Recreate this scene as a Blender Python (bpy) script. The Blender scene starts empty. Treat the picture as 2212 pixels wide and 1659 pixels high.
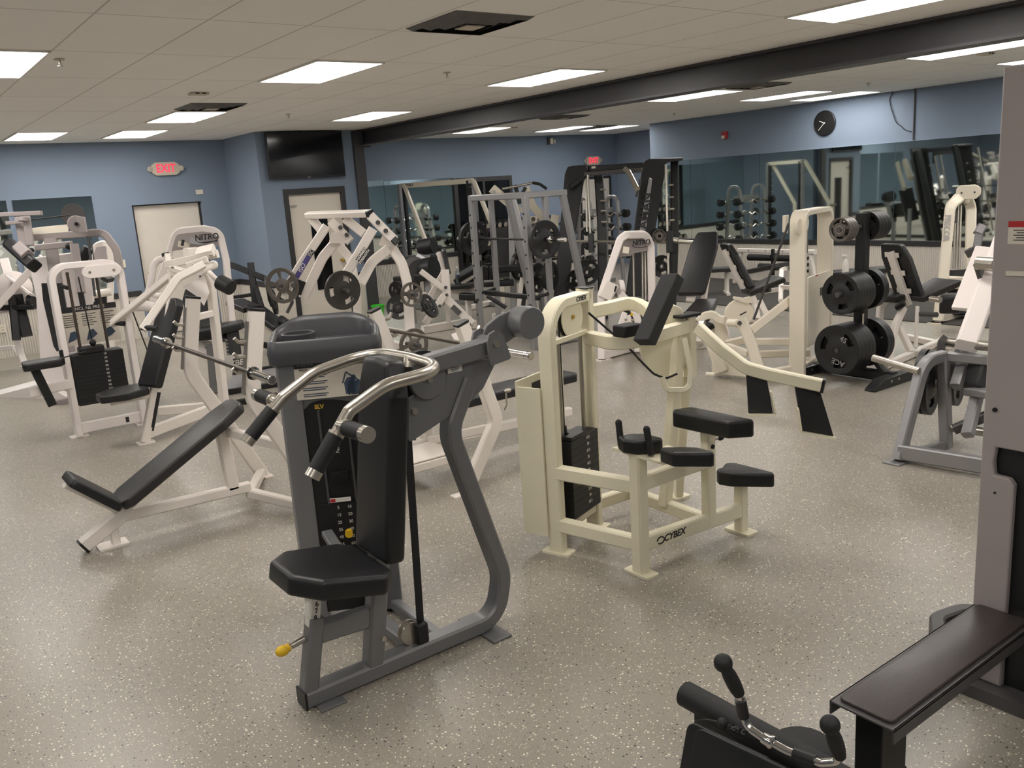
import bpy, bmesh, math, random
from mathutils import Vector, Matrix
random.seed(7)
SC = bpy.context.scene
COL = SC.collection

# ------------------------------------------------------------ camera, light, exposure
def setup_camera():
    cd = bpy.data.cameras.new('camera'); cd.sensor_width = 36.0; cd.lens = 30.645; cd.clip_start = 0.02; cd.clip_end = 80
    co = bpy.data.objects.new('camera', cd); COL.objects.link(co)
    yaw, pitch, roll = 0.6314, 0.2221, -0.0658
    f = Vector((math.sin(yaw)*math.cos(pitch), math.cos(yaw)*math.cos(pitch), -math.sin(pitch)))
    r = Vector((math.cos(yaw), -math.sin(yaw), 0)); u = r.cross(f)
    R = math.cos(roll)*r + math.sin(roll)*u
    U = -math.sin(roll)*r + math.cos(roll)*u
    m = Matrix((R, U, -f)).transposed().to_4x4(); m.translation = (0, 0, 1.95)
    co.matrix_world = m
    SC.camera = co
setup_camera()
w = bpy.data.worlds.new('world'); SC.world = w; w.use_nodes = True
w.node_tree.nodes['Background'].inputs[0].default_value = (0.9, 0.85, 0.8, 1)
w.node_tree.nodes['Background'].inputs[1].default_value = 0.02
SC.view_settings.view_transform = 'Standard'; SC.view_settings.look = 'None'
SC.view_settings.exposure = 1.55; SC.view_settings.gamma = 1.0; SC.view_settings.use_curve_mapping = False
LIGHT_STRENGTH = 5.0

# ------------------------------------------------------------ helpers
def lin(c):
    return tuple(((x/255)/12.92 if x/255 <= 0.04045 else ((x/255+0.055)/1.055)**2.4) for x in c)
def V(p): return Vector(p)
def unit(v): return Vector(v).normalized()

class MB:
    """collects shapes in metres; build() links them as one mesh object"""
    def __init__(s): s.v = []; s.f = []
    def add(s, vs, fs):
        o = len(s.v); s.v += [tuple(p) for p in vs]; s.f += [tuple(i+o for i in f) for f in fs]; return s
    def box(s, a, b):
        (x0,y0,z0),(x1,y1,z1) = a, b
        x0,x1 = min(x0,x1),max(x0,x1); y0,y1 = min(y0,y1),max(y0,y1); z0,z1 = min(z0,z1),max(z0,z1)
        return s.add([(x0,y0,z0),(x1,y0,z0),(x1,y1,z0),(x0,y1,z0),(x0,y0,z1),(x1,y0,z1),(x1,y1,z1),(x0,y1,z1)],
                     [(0,3,2,1),(4,5,6,7),(0,1,5,4),(1,2,6,5),(2,3,7,6),(3,0,4,7)])
    def cbox(s, c, d): return s.box([c[i]-d[i]/2 for i in range(3)], [c[i]+d[i]/2 for i in range(3)])
    def obox(s, o, ax, ay, az):
        o,ax,ay,az = V(o),V(ax),V(ay),V(az)
        p = [o,o+ax,o+ax+ay,o+ay]; p += [q+az for q in p]
        fs = [(0,3,2,1),(4,5,6,7),(0,1,5,4),(1,2,6,5),(2,3,7,6),(3,0,4,7)]
        if ax.cross(ay).dot(az) < 0: fs = [tuple(reversed(f)) for f in fs]
        return s.add(p, fs)
    def loft(s, rings, cap=True, closed=False):
        n = len(rings[0]); vs = [p for r in rings for p in r]; fs = []
        m = len(rings); last = m if closed else m-1
        for i in range(last):
            a, b = i*n, ((i+1) % m)*n
            for j in range(n):
                k = (j+1) % n
                fs.append((a+j, a+k, b+k, b+j))
        if cap and not closed:
            fs.append(tuple(reversed(range(n)))); fs.append(tuple((m-1)*n+j for j in range(n)))
        return s.add(vs, fs)
    def sweep(s, pts, w, h, n, r=0.0, k=6, ch=None, closed=False):
        """rectangular tube along a path: w across (along n), h in the plane of the path"""
        pts = fillet(pts, r, k, closed) if r else [V(p) for p in pts]
        n = unit(n); ch = min(w, h)*0.14 if ch is None else ch
        a, b = w/2, h/2
        sec = [(a-ch,-b),(a,-b+ch),(a,b-ch),(a-ch,b),(-a+ch,b),(-a,b-ch),(-a,-b+ch),(-a+ch,-b)] if ch > 0 else [(a,-b),(a,b),(-a,b),(-a,-b)]
        rings = []; N = len(pts)
        for i, p in enumerate(pts):
            pp = pts[i-1] if (i > 0 or closed) else None
            pn = pts[(i+1) % N] if (i < N-1 or closed) else None
            d0 = (p-pp).normalized() if pp is not None else None
            d1 = (pn-p).normalized() if pn is not None else None
            if d0 is None: d0 = d1
            if d1 is None: d1 = d0
            t = (d0+d1).normalized(); mit = 1/max(0.35, t.dot(d1))
            side = n - t*n.dot(t)
            side = side.normalized() if side.length > 1e-6 else unit((1,0,0))
            up = side.cross(t)
            rings.append([p+side*x+up*(y*mit) for x, y in sec])
        return s.loft(rings, True, closed)
    def bar(s, p, q, w, h, n=(0,0,1), ch=None):
        """straight rectangular tube; h is the size towards n"""
        p, q = V(p), V(q); t = (q-p).normalized(); n = V(n); n = n-t*n.dot(t)
        if n.length < 1e-4: n = Vector((1,0,0)); n = n-t*n.dot(t)
        return s.sweep([p, q], w, h, n.normalized().cross(t), ch=ch)
    def tube(s, pts, r, fr=0.0, seg=12, k=6, closed=False):
        pts = fillet(pts, fr, k, closed) if fr else [V(p) for p in pts]
        N = len(pts); rings = []; side = None
        for i, p in enumerate(pts):
            a = pts[i-1] if (i > 0 or closed) else p
            b = pts[(i+1) % N] if (i < N-1 or closed) else p
            t = (b-a).normalized()
            if side is None:
                side = t.orthogonal().normalized()
            side = (side - t*side.dot(t)).normalized(); up = t.cross(side)
            rr = r[i] if isinstance(r, (list, tuple)) else r
            rings.append([p+(side*math.cos(2*math.pi*j/seg)+up*math.sin(2*math.pi*j/seg))*rr for j in range(seg)])
        return s.loft(rings, True, closed)
    def cyl(s, p, q, r, r2=None, seg=20):
        return s.tube([p, q], [r, r if r2 is None else r2], seg=seg)
    def lathe(s, prof, o=(0,0,0), ax=(0,0,1), seg=28, cap=True):
        o, ax = V(o), unit(ax); sd = ax.orthogonal().normalized(); up = ax.cross(sd)
        rings = [[o+ax*z+(sd*math.cos(2*math.pi*j/seg)+up*math.sin(2*math.pi*j/seg))*max(r,1e-4) for j in range(seg)] for r, z in prof]
        return s.loft(rings, cap)
    def prism(s, out, o, ax, ay, th, r=0.0):
        """outline in the (ax, ay) plane, thickness th along ax x ay, centred on the plane"""
        o, ax, ay = V(o), unit(ax), unit(ay); az = ax.cross(ay)
        if r: out = [(p.x, p.y) for p in fillet([(a, b, 0) for a, b in out], r, 5, True)]
        if area2(out) < 0: out = out[::-1]
        r0 = [o+ax*a+ay*b-az*(th/2) for a, b in out]; r1 = [p+az*th for p in r0]
        return s.loft([r0, r1])
    def pad(s, out, o, ax, ay, th, cr=0.03, rnd=0.015, k=3):
        """upholstered cushion: outline in (ax, ay), underside on the plane, rising th along ax x ay"""
        o, ax, ay = V(o), unit(ax), unit(ay); az = ax.cross(ay)
        if area2(out) < 0: out = out[::-1]
        if cr: out = [(p.x, p.y) for p in fillet([(a, b, 0) for a, b in out], cr, 5, True)]
        prof = []
        for i in range(k+1):
            t = math.pi/2*i/k; prof.append((rnd*0.6*(1-math.sin(t)), rnd*0.6*(1-math.cos(t))))
        for i in range(k+1):
            t = math.pi/2*i/k; prof.append((rnd*(1-math.cos(t)), th-rnd*(1-math.sin(t))))
        rings = []
        for ins, z in prof:
            rings.append([o+ax*a+ay*b+az*z for a, b in inset(out, ins)])
        return s.loft(rings)
    def sphere(s, c, r, seg=16, rg=10, sc=(1,1,1)):
        c = V(c); rings = []
        for i in range(rg+1):
            t = math.pi*i/rg; z = -math.cos(t); q = max(math.sin(t), 1e-3)
            rings.append([c+Vector((q*math.cos(2*math.pi*j/seg)*r*sc[0], q*math.sin(2*math.pi*j/seg)*r*sc[1], z*r*sc[2])) for j in range(seg)])
        return s.loft(rings)
    def xf(s, o, u, v):
        o, u, v = V(o), V(u), V(v); s.v = [tuple(o+u*p[0]+v*p[1]+Vector((0,0,p[2]))) for p in s.v]; return s
    def build(s, name, m, parent=None, bev=0.0, smooth=35):
        off = thing_origin(parent)
        me = bpy.data.meshes.new(name)
        me.from_pydata([(p[0]-off[0], p[1]-off[1], p[2]-off[2]) for p in s.v], [], s.f)
        me.update()
        bm = bmesh.new(); bm.from_mesh(me); bmesh.ops.recalc_face_normals(bm, faces=bm.faces); bm.to_mesh(me); bm.free()
        for p in me.polygons: p.use_smooth = True
        me.set_sharp_from_angle(angle=math.radians(smooth))
        me.materials.append(m)
        o = bpy.data.objects.new(name, me); COL.objects.link(o)
        if parent is not None: o.parent = parent
        if bev:
            b = o.modifiers.new('bevel', 'BEVEL'); b.width = bev; b.segments = 2; b.limit_method = 'ANGLE'; b.angle_limit = math.radians(40)
        return o

def thing_origin(p):
    off = Vector((0,0,0))
    while p is not None: off += p.location; p = p.parent
    return off
def area2(o): return sum(o[i-1][0]*o[i][1]-o[i][0]*o[i-1][1] for i in range(len(o)))
def inset(o, d):
    n = len(o); res = []
    for i in range(n):
        a, b, c = Vector(o[i-1]), Vector(o[i]), Vector(o[(i+1) % n])
        e0 = (b-a); e1 = (c-b)
        if e0.length < 1e-7: e0 = e1
        if e1.length < 1e-7: e1 = e0
        n0 = Vector((-e0.y, e0.x)).normalized(); n1 = Vector((-e1.y, e1.x)).normalized()
        m = (n0+n1); m = m.normalized() if m.length > 1e-6 else n0
        res.append(tuple(b+m*(d/max(0.5, m.dot(n0)))))
    return res
def fillet(pts, r, k=6, closed=False):
    pts = [V(p) for p in pts]; n = len(pts); res = []
    for i, p in enumerate(pts):
        if not closed and (i == 0 or i == n-1): res.append(p); continue
        a, b = pts[i-1], pts[(i+1) % n]
        d0, d1 = (a-p), (b-p); l0, l1 = d0.length, d1.length
        rr = r[i] if isinstance(r, (list, tuple)) else r
        if l0 < 1e-6 or l1 < 1e-6 or rr <= 0: res.append(p); continue
        d0 /= l0; d1 /= l1; cs = max(-1, min(1, d0.dot(d1))); ang = math.acos(cs)
        if ang > math.pi-0.02: res.append(p); continue
        t = min(rr/math.tan(ang/2), l0*0.49, l1*0.49); R = t*math.tan(ang/2)
        bis = (d0+d1).normalized(); c = p+bis*(R/math.sin(ang/2))
        s0 = p+d0*t-c; s1 = p+d1*t-c; tot = s0.angle(s1) if s0.length > 1e-9 else 0
        for j in range(k+1):
            u = j/k
            res.append(c+(s0*math.sin((1-u)*tot)+s1*math.sin(u*tot))/math.sin(tot) if tot > 1e-4 else p)
    return res
def rect(w, h, cx=0, cy=0): return [(cx-w/2,cy-h/2),(cx+w/2,cy-h/2),(cx+w/2,cy+h/2),(cx-w/2,cy+h/2)]
def circ(r, n=28, cx=0, cy=0): return [(cx+r*math.cos(2*math.pi*i/n), cy+r*math.sin(2*math.pi*i/n)) for i in range(n)]

def tag(o, label=None, cat=None, group=None, kind=None):
    if label: o['label'] = label
    if cat: o['category'] = cat
    if group: o['group'] = group
    if kind: o['kind'] = kind
    return o
def thing(name, label, cat, loc=(0,0,0), group=None):
    o = bpy.data.objects.new(name, None); o.empty_display_size = 0.1; COL.objects.link(o); o.location = loc
    return tag(o, label, cat, group)
def struct(name, mb, m, bev=0.0): return tag(mb.build(name, m, None, bev), kind='structure')
def kids(o): return [c for c in bpy.data.objects if c.parent == o]
def copy_tree(o, parent=None):
    c = o.copy(); COL.objects.link(c)
    if parent is not None: c.parent = parent
    for ch in kids(o): copy_tree(ch, c)
    return c
def text(name, s, size, o, ax, ay, m, parent, align='CENTER', depth=0.001, shear=0.0, bold=0.0, sx=1.0):
    """raised lettering on a surface: baseline along ax, up along ay"""
    cu = bpy.data.curves.new('t', 'FONT'); cu.body = s; cu.size = size; cu.align_x = align; cu.align_y = 'CENTER'
    cu.extrude = depth; cu.shear = shear; cu.offset = bold; cu.resolution_u = 3
    to = bpy.data.objects.new('t', cu); COL.objects.link(to)
    dg = bpy.context.evaluated_depsgraph_get(); me = bpy.data.meshes.new_from_object(to.evaluated_get(dg))
    bpy.data.objects.remove(to); bpy.data.curves.remove(cu)
    ax, ay = unit(ax), unit(ay); az = ax.cross(ay); off = thing_origin(parent); o = V(o)-off
    for v in me.vertices:
        c = v.co.copy(); v.co = o+ax*(c.x*sx)+ay*c.y+az*c.z
    me.materials.clear(); me.materials.append(m); me.name = name
    ob = bpy.data.objects.new(name, me); COL.objects.link(ob); ob.parent = parent
    return ob

# ------------------------------------------------------------ materials
def nt(name):
    m = bpy.data.materials.new(name); m.use_nodes = True
    return m, m.node_tree.nodes, m.node_tree.links, m.node_tree.nodes['Principled BSDF']
def mat(name, c, rough=0.5, metal=0.0, var=0.06, scale=6.0, bump=0.0, bscale=200.0, coat=0.0, spec=0.5):
    m, N, L, P = nt(name); c = lin(c)
    tc = N.new('ShaderNodeTexCoord'); nz = N.new('ShaderNodeTexNoise'); nz.inputs['Scale'].default_value = scale; nz.inputs['Detail'].default_value = 4
    L.new(tc.outputs['Object'], nz.inputs['Vector'])
    mx = N.new('ShaderNodeMix'); mx.data_type = 'RGBA'
    mx.inputs[6].default_value = tuple(x*(1-var) for x in c)+(1,); mx.inputs[7].default_value = tuple(min(1, x*(1+var)) for x in c)+(1,)
    L.new(nz.outputs['Fac'], mx.inputs[0]); L.new(mx.outputs[2], P.inputs['Base Color'])
    P.inputs['Roughness'].default_value = rough; P.inputs['Metallic'].default_value = metal
    P.inputs['Specular IOR Level'].default_value = spec
    if coat: P.inputs['Coat Weight'].default_value = coat; P.inputs['Coat Roughness'].default_value = 0.15
    if bump:
        n2 = N.new('ShaderNodeTexNoise'); n2.inputs['Scale'].default_value = bscale; n2.inputs['Detail'].default_value = 2
        L.new(tc.outputs['Object'], n2.inputs['Vector'])
        b = N.new('ShaderNodeBump'); b.inputs['Strength'].default_value = bump; b.inputs['Distance'].default_value = 0.002
        L.new(n2.outputs['Fac'], b.inputs['Height']); L.new(b.outputs['Normal'], P.inputs['Normal'])
    return m
def emit(name, c, strength):
    m, N, L, P = nt(name); P.inputs['Base Color'].default_value = lin(c)+(1,)
    P.inputs['Emission Color'].default_value = lin(c)+(1,); P.inputs['Emission Strength'].default_value = strength
    return m
def floor_mat():
    m, N, L, P = nt('speckled_rubber_floor')
    tc = N.new('ShaderNodeTexCoord')
    def speck(scale, thr, keep, seed):
        mp = N.new('ShaderNodeMapping'); mp.inputs['Location'].default_value = (seed, seed*1.7, 0); L.new(tc.outputs['Object'], mp.inputs['Vector'])
        v = N.new('ShaderNodeTexVoronoi'); v.voronoi_dimensions = '2D'; v.inputs['Scale'].default_value = scale; L.new(mp.outputs[0], v.inputs['Vector'])
        a = N.new('ShaderNodeMath'); a.operation = 'LESS_THAN'; L.new(v.outputs['Distance'], a.inputs[0])
        sp = N.new('ShaderNodeSeparateColor'); L.new(v.outputs['Color'], sp.inputs[0])
        sz = N.new('ShaderNodeMath'); sz.operation = 'MULTIPLY'; sz.inputs[1].default_value = thr; L.new(sp.outputs[1], sz.inputs[0]); L.new(sz.outputs[0], a.inputs[1])
        b = N.new('ShaderNodeMath'); b.operation = 'LESS_THAN'; b.inputs[1].default_value = keep; L.new(sp.outputs[0], b.inputs[0])
        c = N.new('ShaderNodeMath'); c.operation = 'MULTIPLY'; L.new(a.outputs[0], c.inputs[0]); L.new(b.outputs[0], c.inputs[1])
        return c.outputs[0]
    nz = N.new('ShaderNodeTexNoise'); nz.inputs['Scale'].default_value = 0.9; nz.inputs['Detail'].default_value = 5; L.new(tc.outputs['Object'], nz.inputs['Vector'])
    base = N.new('ShaderNodeMix'); base.data_type = 'RGBA'; base.inputs[6].default_value = lin((140,134,124))+(1,); base.inputs[7].default_value = lin((160,153,142))+(1,)
    L.new(nz.outputs['Fac'], base.inputs[0]); cur = base.outputs[2]
    for scale, thr, keep, seed, col in ((80,0.36,0.17,0.0,(236,230,212)),(70,0.30,0.12,3.1,(52,50,46)),(130,0.36,0.14,7.7,(214,207,188)),(160,0.34,0.14,9.3,(92,88,82))):
        mx = N.new('ShaderNodeMix'); mx.data_type = 'RGBA'; L.new(speck(scale, thr, keep, seed), mx.inputs[0]); L.new(cur, mx.inputs[6]); mx.inputs[7].default_value = lin(col)+(1,); cur = mx.outputs[2]
    L.new(cur, P.inputs['Base Color'])
    n2 = N.new('ShaderNodeTexNoise'); n2.inputs['Scale'].default_value = 2.2; n2.inputs['Detail'].default_value = 6; L.new(tc.outputs['Object'], n2.inputs['Vector'])
    mr = N.new('ShaderNodeMapRange'); mr.inputs[1].default_value = 0.0; mr.inputs[2].default_value = 1.0; mr.inputs[3].default_value = 0.24; mr.inputs[4].default_value = 0.42; mr.clamp = False
    L.new(n2.outputs['Fac'], mr.inputs[0]); L.new(mr.outputs[0], P.inputs['Roughness'])
    P.inputs['Specular IOR Level'].default_value = 0.5
    n3 = N.new('ShaderNodeTexNoise'); n3.inputs['Scale'].default_value = 35; L.new(tc.outputs['Object'], n3.inputs['Vector'])
    b = N.new('ShaderNodeBump'); b.inputs['Strength'].default_value = 0.25; b.inputs['Distance'].default_value = 0.002; L.new(n3.outputs['Fac'], b.inputs['Height']); L.new(b.outputs['Normal'], P.inputs['Normal'])
    return m
def ceiling_mat():
    m, N, L, P = nt('ceiling_tiles')
    tc = N.new('ShaderNodeTexCoord'); sp = N.new('ShaderNodeSeparateXYZ'); L.new(tc.outputs['Object'], sp.inputs[0])
    def line(out, off, per, wd):
        a = N.new('ShaderNodeMath'); a.operation = 'SUBTRACT'; a.inputs[1].default_value = off; L.new(out, a.inputs[0])
        b = N.new('ShaderNodeMath'); b.operation = 'DIVIDE'; b.inputs[1].default_value = per; L.new(a.outputs[0], b.inputs[0])
        c = N.new('ShaderNodeMath'); c.operation = 'PINGPONG'; c.inputs[1].default_value = 0.5; L.new(b.outputs[0], c.inputs[0])
        d = N.new('ShaderNodeMath'); d.operation = 'LESS_THAN'; d.inputs[1].default_value = wd/per; L.new(c.outputs[0], d.inputs[0]); return d.outputs[0]
    mx = N.new('ShaderNodeMath'); mx.operation = 'MAXIMUM'
    L.new(line(sp.outputs[0], 5.0697*0.6096, 0.6096, 0.006), mx.inputs[0]); L.new(line(sp.outputs[1], 8.6399*0.6096, 1.2192, 0.006), mx.inputs[1])
    nz = N.new('ShaderNodeTexNoise'); nz.inputs['Scale'].default_value = 1.4; nz.inputs['Detail'].default_value = 8; L.new(tc.outputs['Object'], nz.inputs['Vector'])
    base = N.new('ShaderNodeMix'); base.data_type = 'RGBA'; base.inputs[6].default_value = lin((244,241,236))+(1,); base.inputs[7].default_value = lin((252,250,246))+(1,); L.new(nz.outputs['Fac'], base.inputs[0])
    m2 = N.new('ShaderNodeMix'); m2.data_type = 'RGBA'; L.new(mx.outputs[0], m2.inputs[0]); L.new(base.outputs[2], m2.inputs[6]); m2.inputs[7].default_value = lin((206,201,192))+(1,)
    L.new(m2.outputs[2], P.inputs['Base Color']); P.inputs['Roughness'].default_value = 0.9
    return m
def mirror_mat():
    m, N, L, P = nt('mirror_glass')
    tc = N.new('ShaderNodeTexCoord'); nz = N.new('ShaderNodeTexNoise'); nz.inputs['Scale'].default_value = 1.2; L.new(tc.outputs['Object'], nz.inputs['Vector'])
    mr = N.new('ShaderNodeMapRange'); mr.inputs[3].default_value = 0.015; mr.inputs[4].default_value = 0.045; L.new(nz.outputs['Fac'], mr.inputs[0]); L.new(mr.outputs[0], P.inputs['Roughness'])
    P.inputs['Base Color'].default_value = lin((220,232,228))+(1,); P.inputs['Metallic'].default_value = 1.0
    return m
M = dict(
 floor=floor_mat(), ceiling=ceiling_mat(), mirror=mirror_mat(),
 wall=mat('blue_wall_paint', (122,136,154), 0.75, var=0.05, scale=1.5, bump=0.15, bscale=90),
 trim=mat('dark_trim', (46,45,46), 0.5), beam=mat('charcoal_beam_paint', (62,61,64), 0.42, var=0.2, scale=3),
 corr=mat('corrugated_white_metal', (214,208,198), 0.45, metal=0.0), door=mat('almond_door', (218,210,198), 0.5, var=0.04),
 white=mat('white_powder_coat', (234,226,218), 0.32, var=0.03), cream=mat('cream_powder_coat', (233,226,200), 0.34, var=0.04),
 ivory=mat('ivory_powder_coat', (235,226,208), 0.34, var=0.03), blush=mat('warm_white_powder_coat', (240,231,227), 0.34, var=0.03),
 grey=mat('grey_metallic_paint', (122,122,124), 0.38, metal=0.35, var=0.06), lgrey=mat('light_grey_paint', (162,153,151), 0.5, var=0.05),
 silver=mat('silver_paint', (158,157,158), 0.38, metal=0.5, var=0.08), satin=mat('satin_steel', (188,182,172), 0.3, metal=0.9),
 chrome=mat('chrome', (205,202,198), 0.12, metal=1.0), darkbar=mat('worn_steel_bar', (92,84,76), 0.4, metal=0.8, var=0.15, scale=40),
 vinyl=mat('black_vinyl', (25,25,27), 0.42, var=0.15, bump=0.25, bscale=260), vinyl2=mat('worn_charcoal_vinyl', (44,42,43), 0.4, var=0.25, scale=5, bump=0.3, bscale=220),
 shroud=mat('charcoal_plastic_shroud', (66,66,69), 0.38, var=0.05), black=mat('black_powder_coat', (24,25,26), 0.42, var=0.15),
 rubber=mat('black_rubber', (22,22,23), 0.6, var=0.1, bump=0.3, bscale=300), iron=mat('dark_iron_plate', (56,53,50), 0.42, metal=0.3, var=0.2, scale=14),
 ironlt=mat('grey_iron_plate', (104,99,93), 0.4, metal=0.4, var=0.15, scale=14), blackpl=mat('black_rubber_plate', (27,27,28), 0.48, var=0.15),
 paper=mat('placard_paper', (214,206,192), 0.5), ink=mat('dark_print', (38,38,42), 0.5), slate=mat('slate_blue_print', (62,76,94), 0.5),
 red=mat('red_print', (178,36,40), 0.5), yellow=mat('yellow_knob', (226,184,30), 0.4), orange=mat('orange_label', (222,168,60), 0.5),
 whiteink=mat('white_print', (230,226,218), 0.5), purple=mat('violet_sticker', (66,58,120), 0.45), bucket=mat('lime_green_plastic', (60,205,40), 0.4),
 cable=mat('black_cable', (16,16,17), 0.5), brass=mat('brass', (196,164,84), 0.25, metal=1.0), dgrey=mat('dark_grey_paint', (74,72,72), 0.45, var=0.1),
 screen=mat('tv_screen', (14,15,20), 0.12, var=0.0), dark=mat('dark_void', (14,14,15), 0.6), mat_=mat('dark_rubber_mat', (58,54,50), 0.7, bump=0.3, bscale=120),
 lightfr=mat('light_frame', (236,232,224), 0.5), lamp=emit('fluorescent_diffuser', (255,250,244), LIGHT_STRENGTH),
 exitred=emit('exit_letters', (255,40,70), 0.5), glassdark=mat('dark_window_glass', (16,17,18), 0.08), sockets=mat('ivory_plastic', (226,218,200), 0.45),
 plastic=mat('beige_plastic', (200,190,172), 0.5), amber=mat('gold_print', (200,160,60), 0.5), ball=mat('grey_exercise_ball', (150,150,150), 0.4),
 foam=mat('charcoal_foam', (58,58,59), 0.7, var=0.1, bump=0.2), worn=mat('worn_brown_black_vinyl', (62,55,54), 0.34, var=0.3, scale=4, bump=0.2), louvre=mat('shaded_louvre', (96,94,92), 0.6, var=0.3, scale=10),  # louvre: shade on the vent blades is painted in as a darker grey
 blue=mat('blue_strap', (40,110,170), 0.6), clear=None)
def clear_mat():
    m, N, L, P = nt('clear_plastic'); P.inputs['Base Color'].default_value = (0.85,0.92,0.97,1); P.inputs['Transmission Weight'].default_value = 0.85; P.inputs['Roughness'].default_value = 0.1; P.inputs['IOR'].default_value = 1.3
    return m
M['clear'] = clear_mat()

# ------------------------------------------------------------ the room
ZC = 2.992
struct('floor', MB().box((-4.2,-4.2,-0.1),(15.0,15.7,0)), M['floor'])
struct('ceiling', MB().box((-4.2,-4.2,ZC),(15.0,15.7,ZC+0.1)), M['ceiling'])
wl = MB()
wl.box((-4.2,14.45,0),(3.56,14.6,ZC)).box((4.63,14.45,0),(5.1,14.6,ZC)).box((3.56,14.45,2.045),(4.63,14.6,ZC)).box((3.5,14.6,0),(4.7,14.75,2.2))
struct('wall_left', wl, M['wall'])
struct('wall_return', MB().box((5.1,13.05,0),(5.25,14.6,ZC)), M['wall'])
wt = MB(); wt.box((5.25,13.05,0),(5.5,13.2,ZC)).box((6.42,13.05,0),(6.70,13.2,ZC)).box((5.5,13.05,2.06),(6.42,13.2,ZC))
struct('wall_centre', wt, M['wall'])
struct('wall_inner', MB().box((6.70,13.2,0),(6.9,15.5,ZC)), M['wall'])
struct('wall_back', MB().box((6.9,15.35,0),(15.0,15.5,ZC)), M['wall'])
struct('wall_alcove', MB().box((14.68,12.62,0),(14.85,15.35,ZC)).box((13.1,12.62,0),(14.68,12.72,ZC)), M['wall'])
struct('wall_right', MB().box((13.1,-4.2,0),(13.25,12.62,ZC)), M['wall'])
struct('wall_far_left', MB().box((-4.2,-4.2,0),(-4.05,14.45,ZC)), M['wall'])
struct('wall_rear', MB().box((-4.05,-4.2,0),(13.1,-4.05,ZC)), M['wall'])
# steel beam and its post
bm_ = MB(); bm_.box((6.90,-4.05,2.765),(6.915,13.18,ZC-0.001)).box((6.80,-4.05,2.745),(7.02,13.18,2.768)).box((6.80,-4.05,ZC-0.025),(7.02,13.18,ZC-0.001))
struct('trim_1', bm_, M['beam'])
struct('trim_2', MB().box((6.69,12.985,0),(6.865,13.05,ZC-0.02)).box((6.69,13.05,2.72),(7.02,13.2,ZC-0.02)), M['beam'])
# corrugated wainscot with a dark cap rail
def corrugated(p, q, z0, z1, n, pitch=0.034, d=0.012):
    p, q, n = V(p), V(q), V(n); L_ = (q-p).length; t = (q-p)/L_; k = int(L_/pitch); vs = []; fs = []
    prof = ((0,0),(0.3,0),(0.5,1),(0.8,1))
    pts = [p+t*min(L_,(i+a)*pitch)+n*(0.004+b*d) for i in range(k) for a, b in prof]+[q+n*0.004]
    for a in pts: vs += [(a.x,a.y,z0),(a.x,a.y,z1)]
    for i in range(len(pts)-1): fs.append((2*i,2*i+2,2*i+3,2*i+1))
    o = len(vs); vs += [(p.x,p.y,z0),(p.x,p.y,z1),(q.x,q.y,z0),(q.x,q.y,z1)]
    return MB().add(vs, fs)
E_ = {}
for i, (a, b, n) in enumerate((((-4.0,14.45,0),(3.5,14.45,0),(0,-1,0)), ((4.69,14.45,0),(5.1,14.45,0),(0,-1,0)), ((5.1,14.43,0),(5.1,13.03,0),(-1,0,0)),
        ((5.1,13.05,0),(5.43,13.05,0),(0,-1,0)), ((6.9,15.35,0),(10.05,15.35,0),(0,-1,0)), ((11.5,15.35,0),(13.45,15.35,0),(0,-1,0)), ((13.1,12.6,0),(13.1,-4,0),(-1,0,0)), ((6.53,13.05,0),(6.68,13.05,0),(0,-1,0)))):
    zt = 0.62 if i in (4,5) else 0.66
    struct('trim_%d' % (3+i), corrugated(a, b, 0.0, zt, n), M['corr'])
    a, b, n = V(a), V(b), V(n)
    struct('trim_%d' % (13+i), MB().bar(a+n*0.012+Vector((0,0,zt+0.04)), b+n*0.012+Vector((0,0,zt+0.04)), 0.03, 0.085, (0,0,1)), M['trim'])
# doors
def door(name, box0, box1): 
    o = MB().box(box0, box1).build(name, M['door'], None, 0.003); o['kind'] = 'structure'; return o
d1 = door('door_1', (3.60,14.555,0.01), (4.60,14.598,2.03))
MB().box((3.56,14.53,2.03),(4.63,14.595,2.045)).box((4.60,14.53,0),(4.63,14.595,2.03)).box((3.56,14.53,0),(3.60,14.595,2.03)).build('door_frame', M['trim'], d1)
MB().cyl((3.70,14.56,0.98),(3.70,14.53,0.98),0.03).sphere((3.70,14.50,0.98),0.032).build('door_handle', M['brass'], d1)
d2 = door('door_2', (5.51,13.10,0.01), (6.41,13.145,2.05))
MB().box((5.435,13.035,0),(5.515,13.05,2.135)).box((6.405,13.035,0),(6.475,13.05,2.135)).box((5.515,13.035,2.045),(6.405,13.05,2.135)).box((5.5,13.05,0),(5.512,13.14,2.05)).box((6.408,13.05,0),(6.42,13.14,2.05)).build('door_frame', M['trim'], d2)
# narrow vision pane and a dark kick panel in the door
MB().box((5.874-0.02,13.085,0.537),(6.112+0.03,13.099,1.679-0.03)).build('window_pane', M['glassdark'], d2)
MB().cyl((6.32,13.10,0.97),(6.32,13.06,0.97),0.024).sphere((6.32,13.03,0.97),0.03).build('door_handle', M['brass'], d2)
MB().box((5.52,13.09,1.86),(5.66,13.10,1.89)).tube([(5.55,13.085,1.87),(5.62,13.05,1.87)],0.006).build('door_closer', M['satin'], d2)
d3 = door('door_3', (10.12,15.30,0.0), (11.46,15.34,2.10)); d3.data.materials[0] = M['glassdark']
MB().box((10.05,15.28,0),(10.13,15.35,2.19)).box((11.45,15.28,0),(11.53,15.35,2.19)).box((10.13,15.28,2.10),(11.45,15.35,2.19)).box((10.76,15.285,0),(10.82,15.35,2.10)).build('door_frame', M['trim'], d3)
d4 = door('door_4', (13.50,15.29,0.01), (14.36,15.335,2.0))
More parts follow.
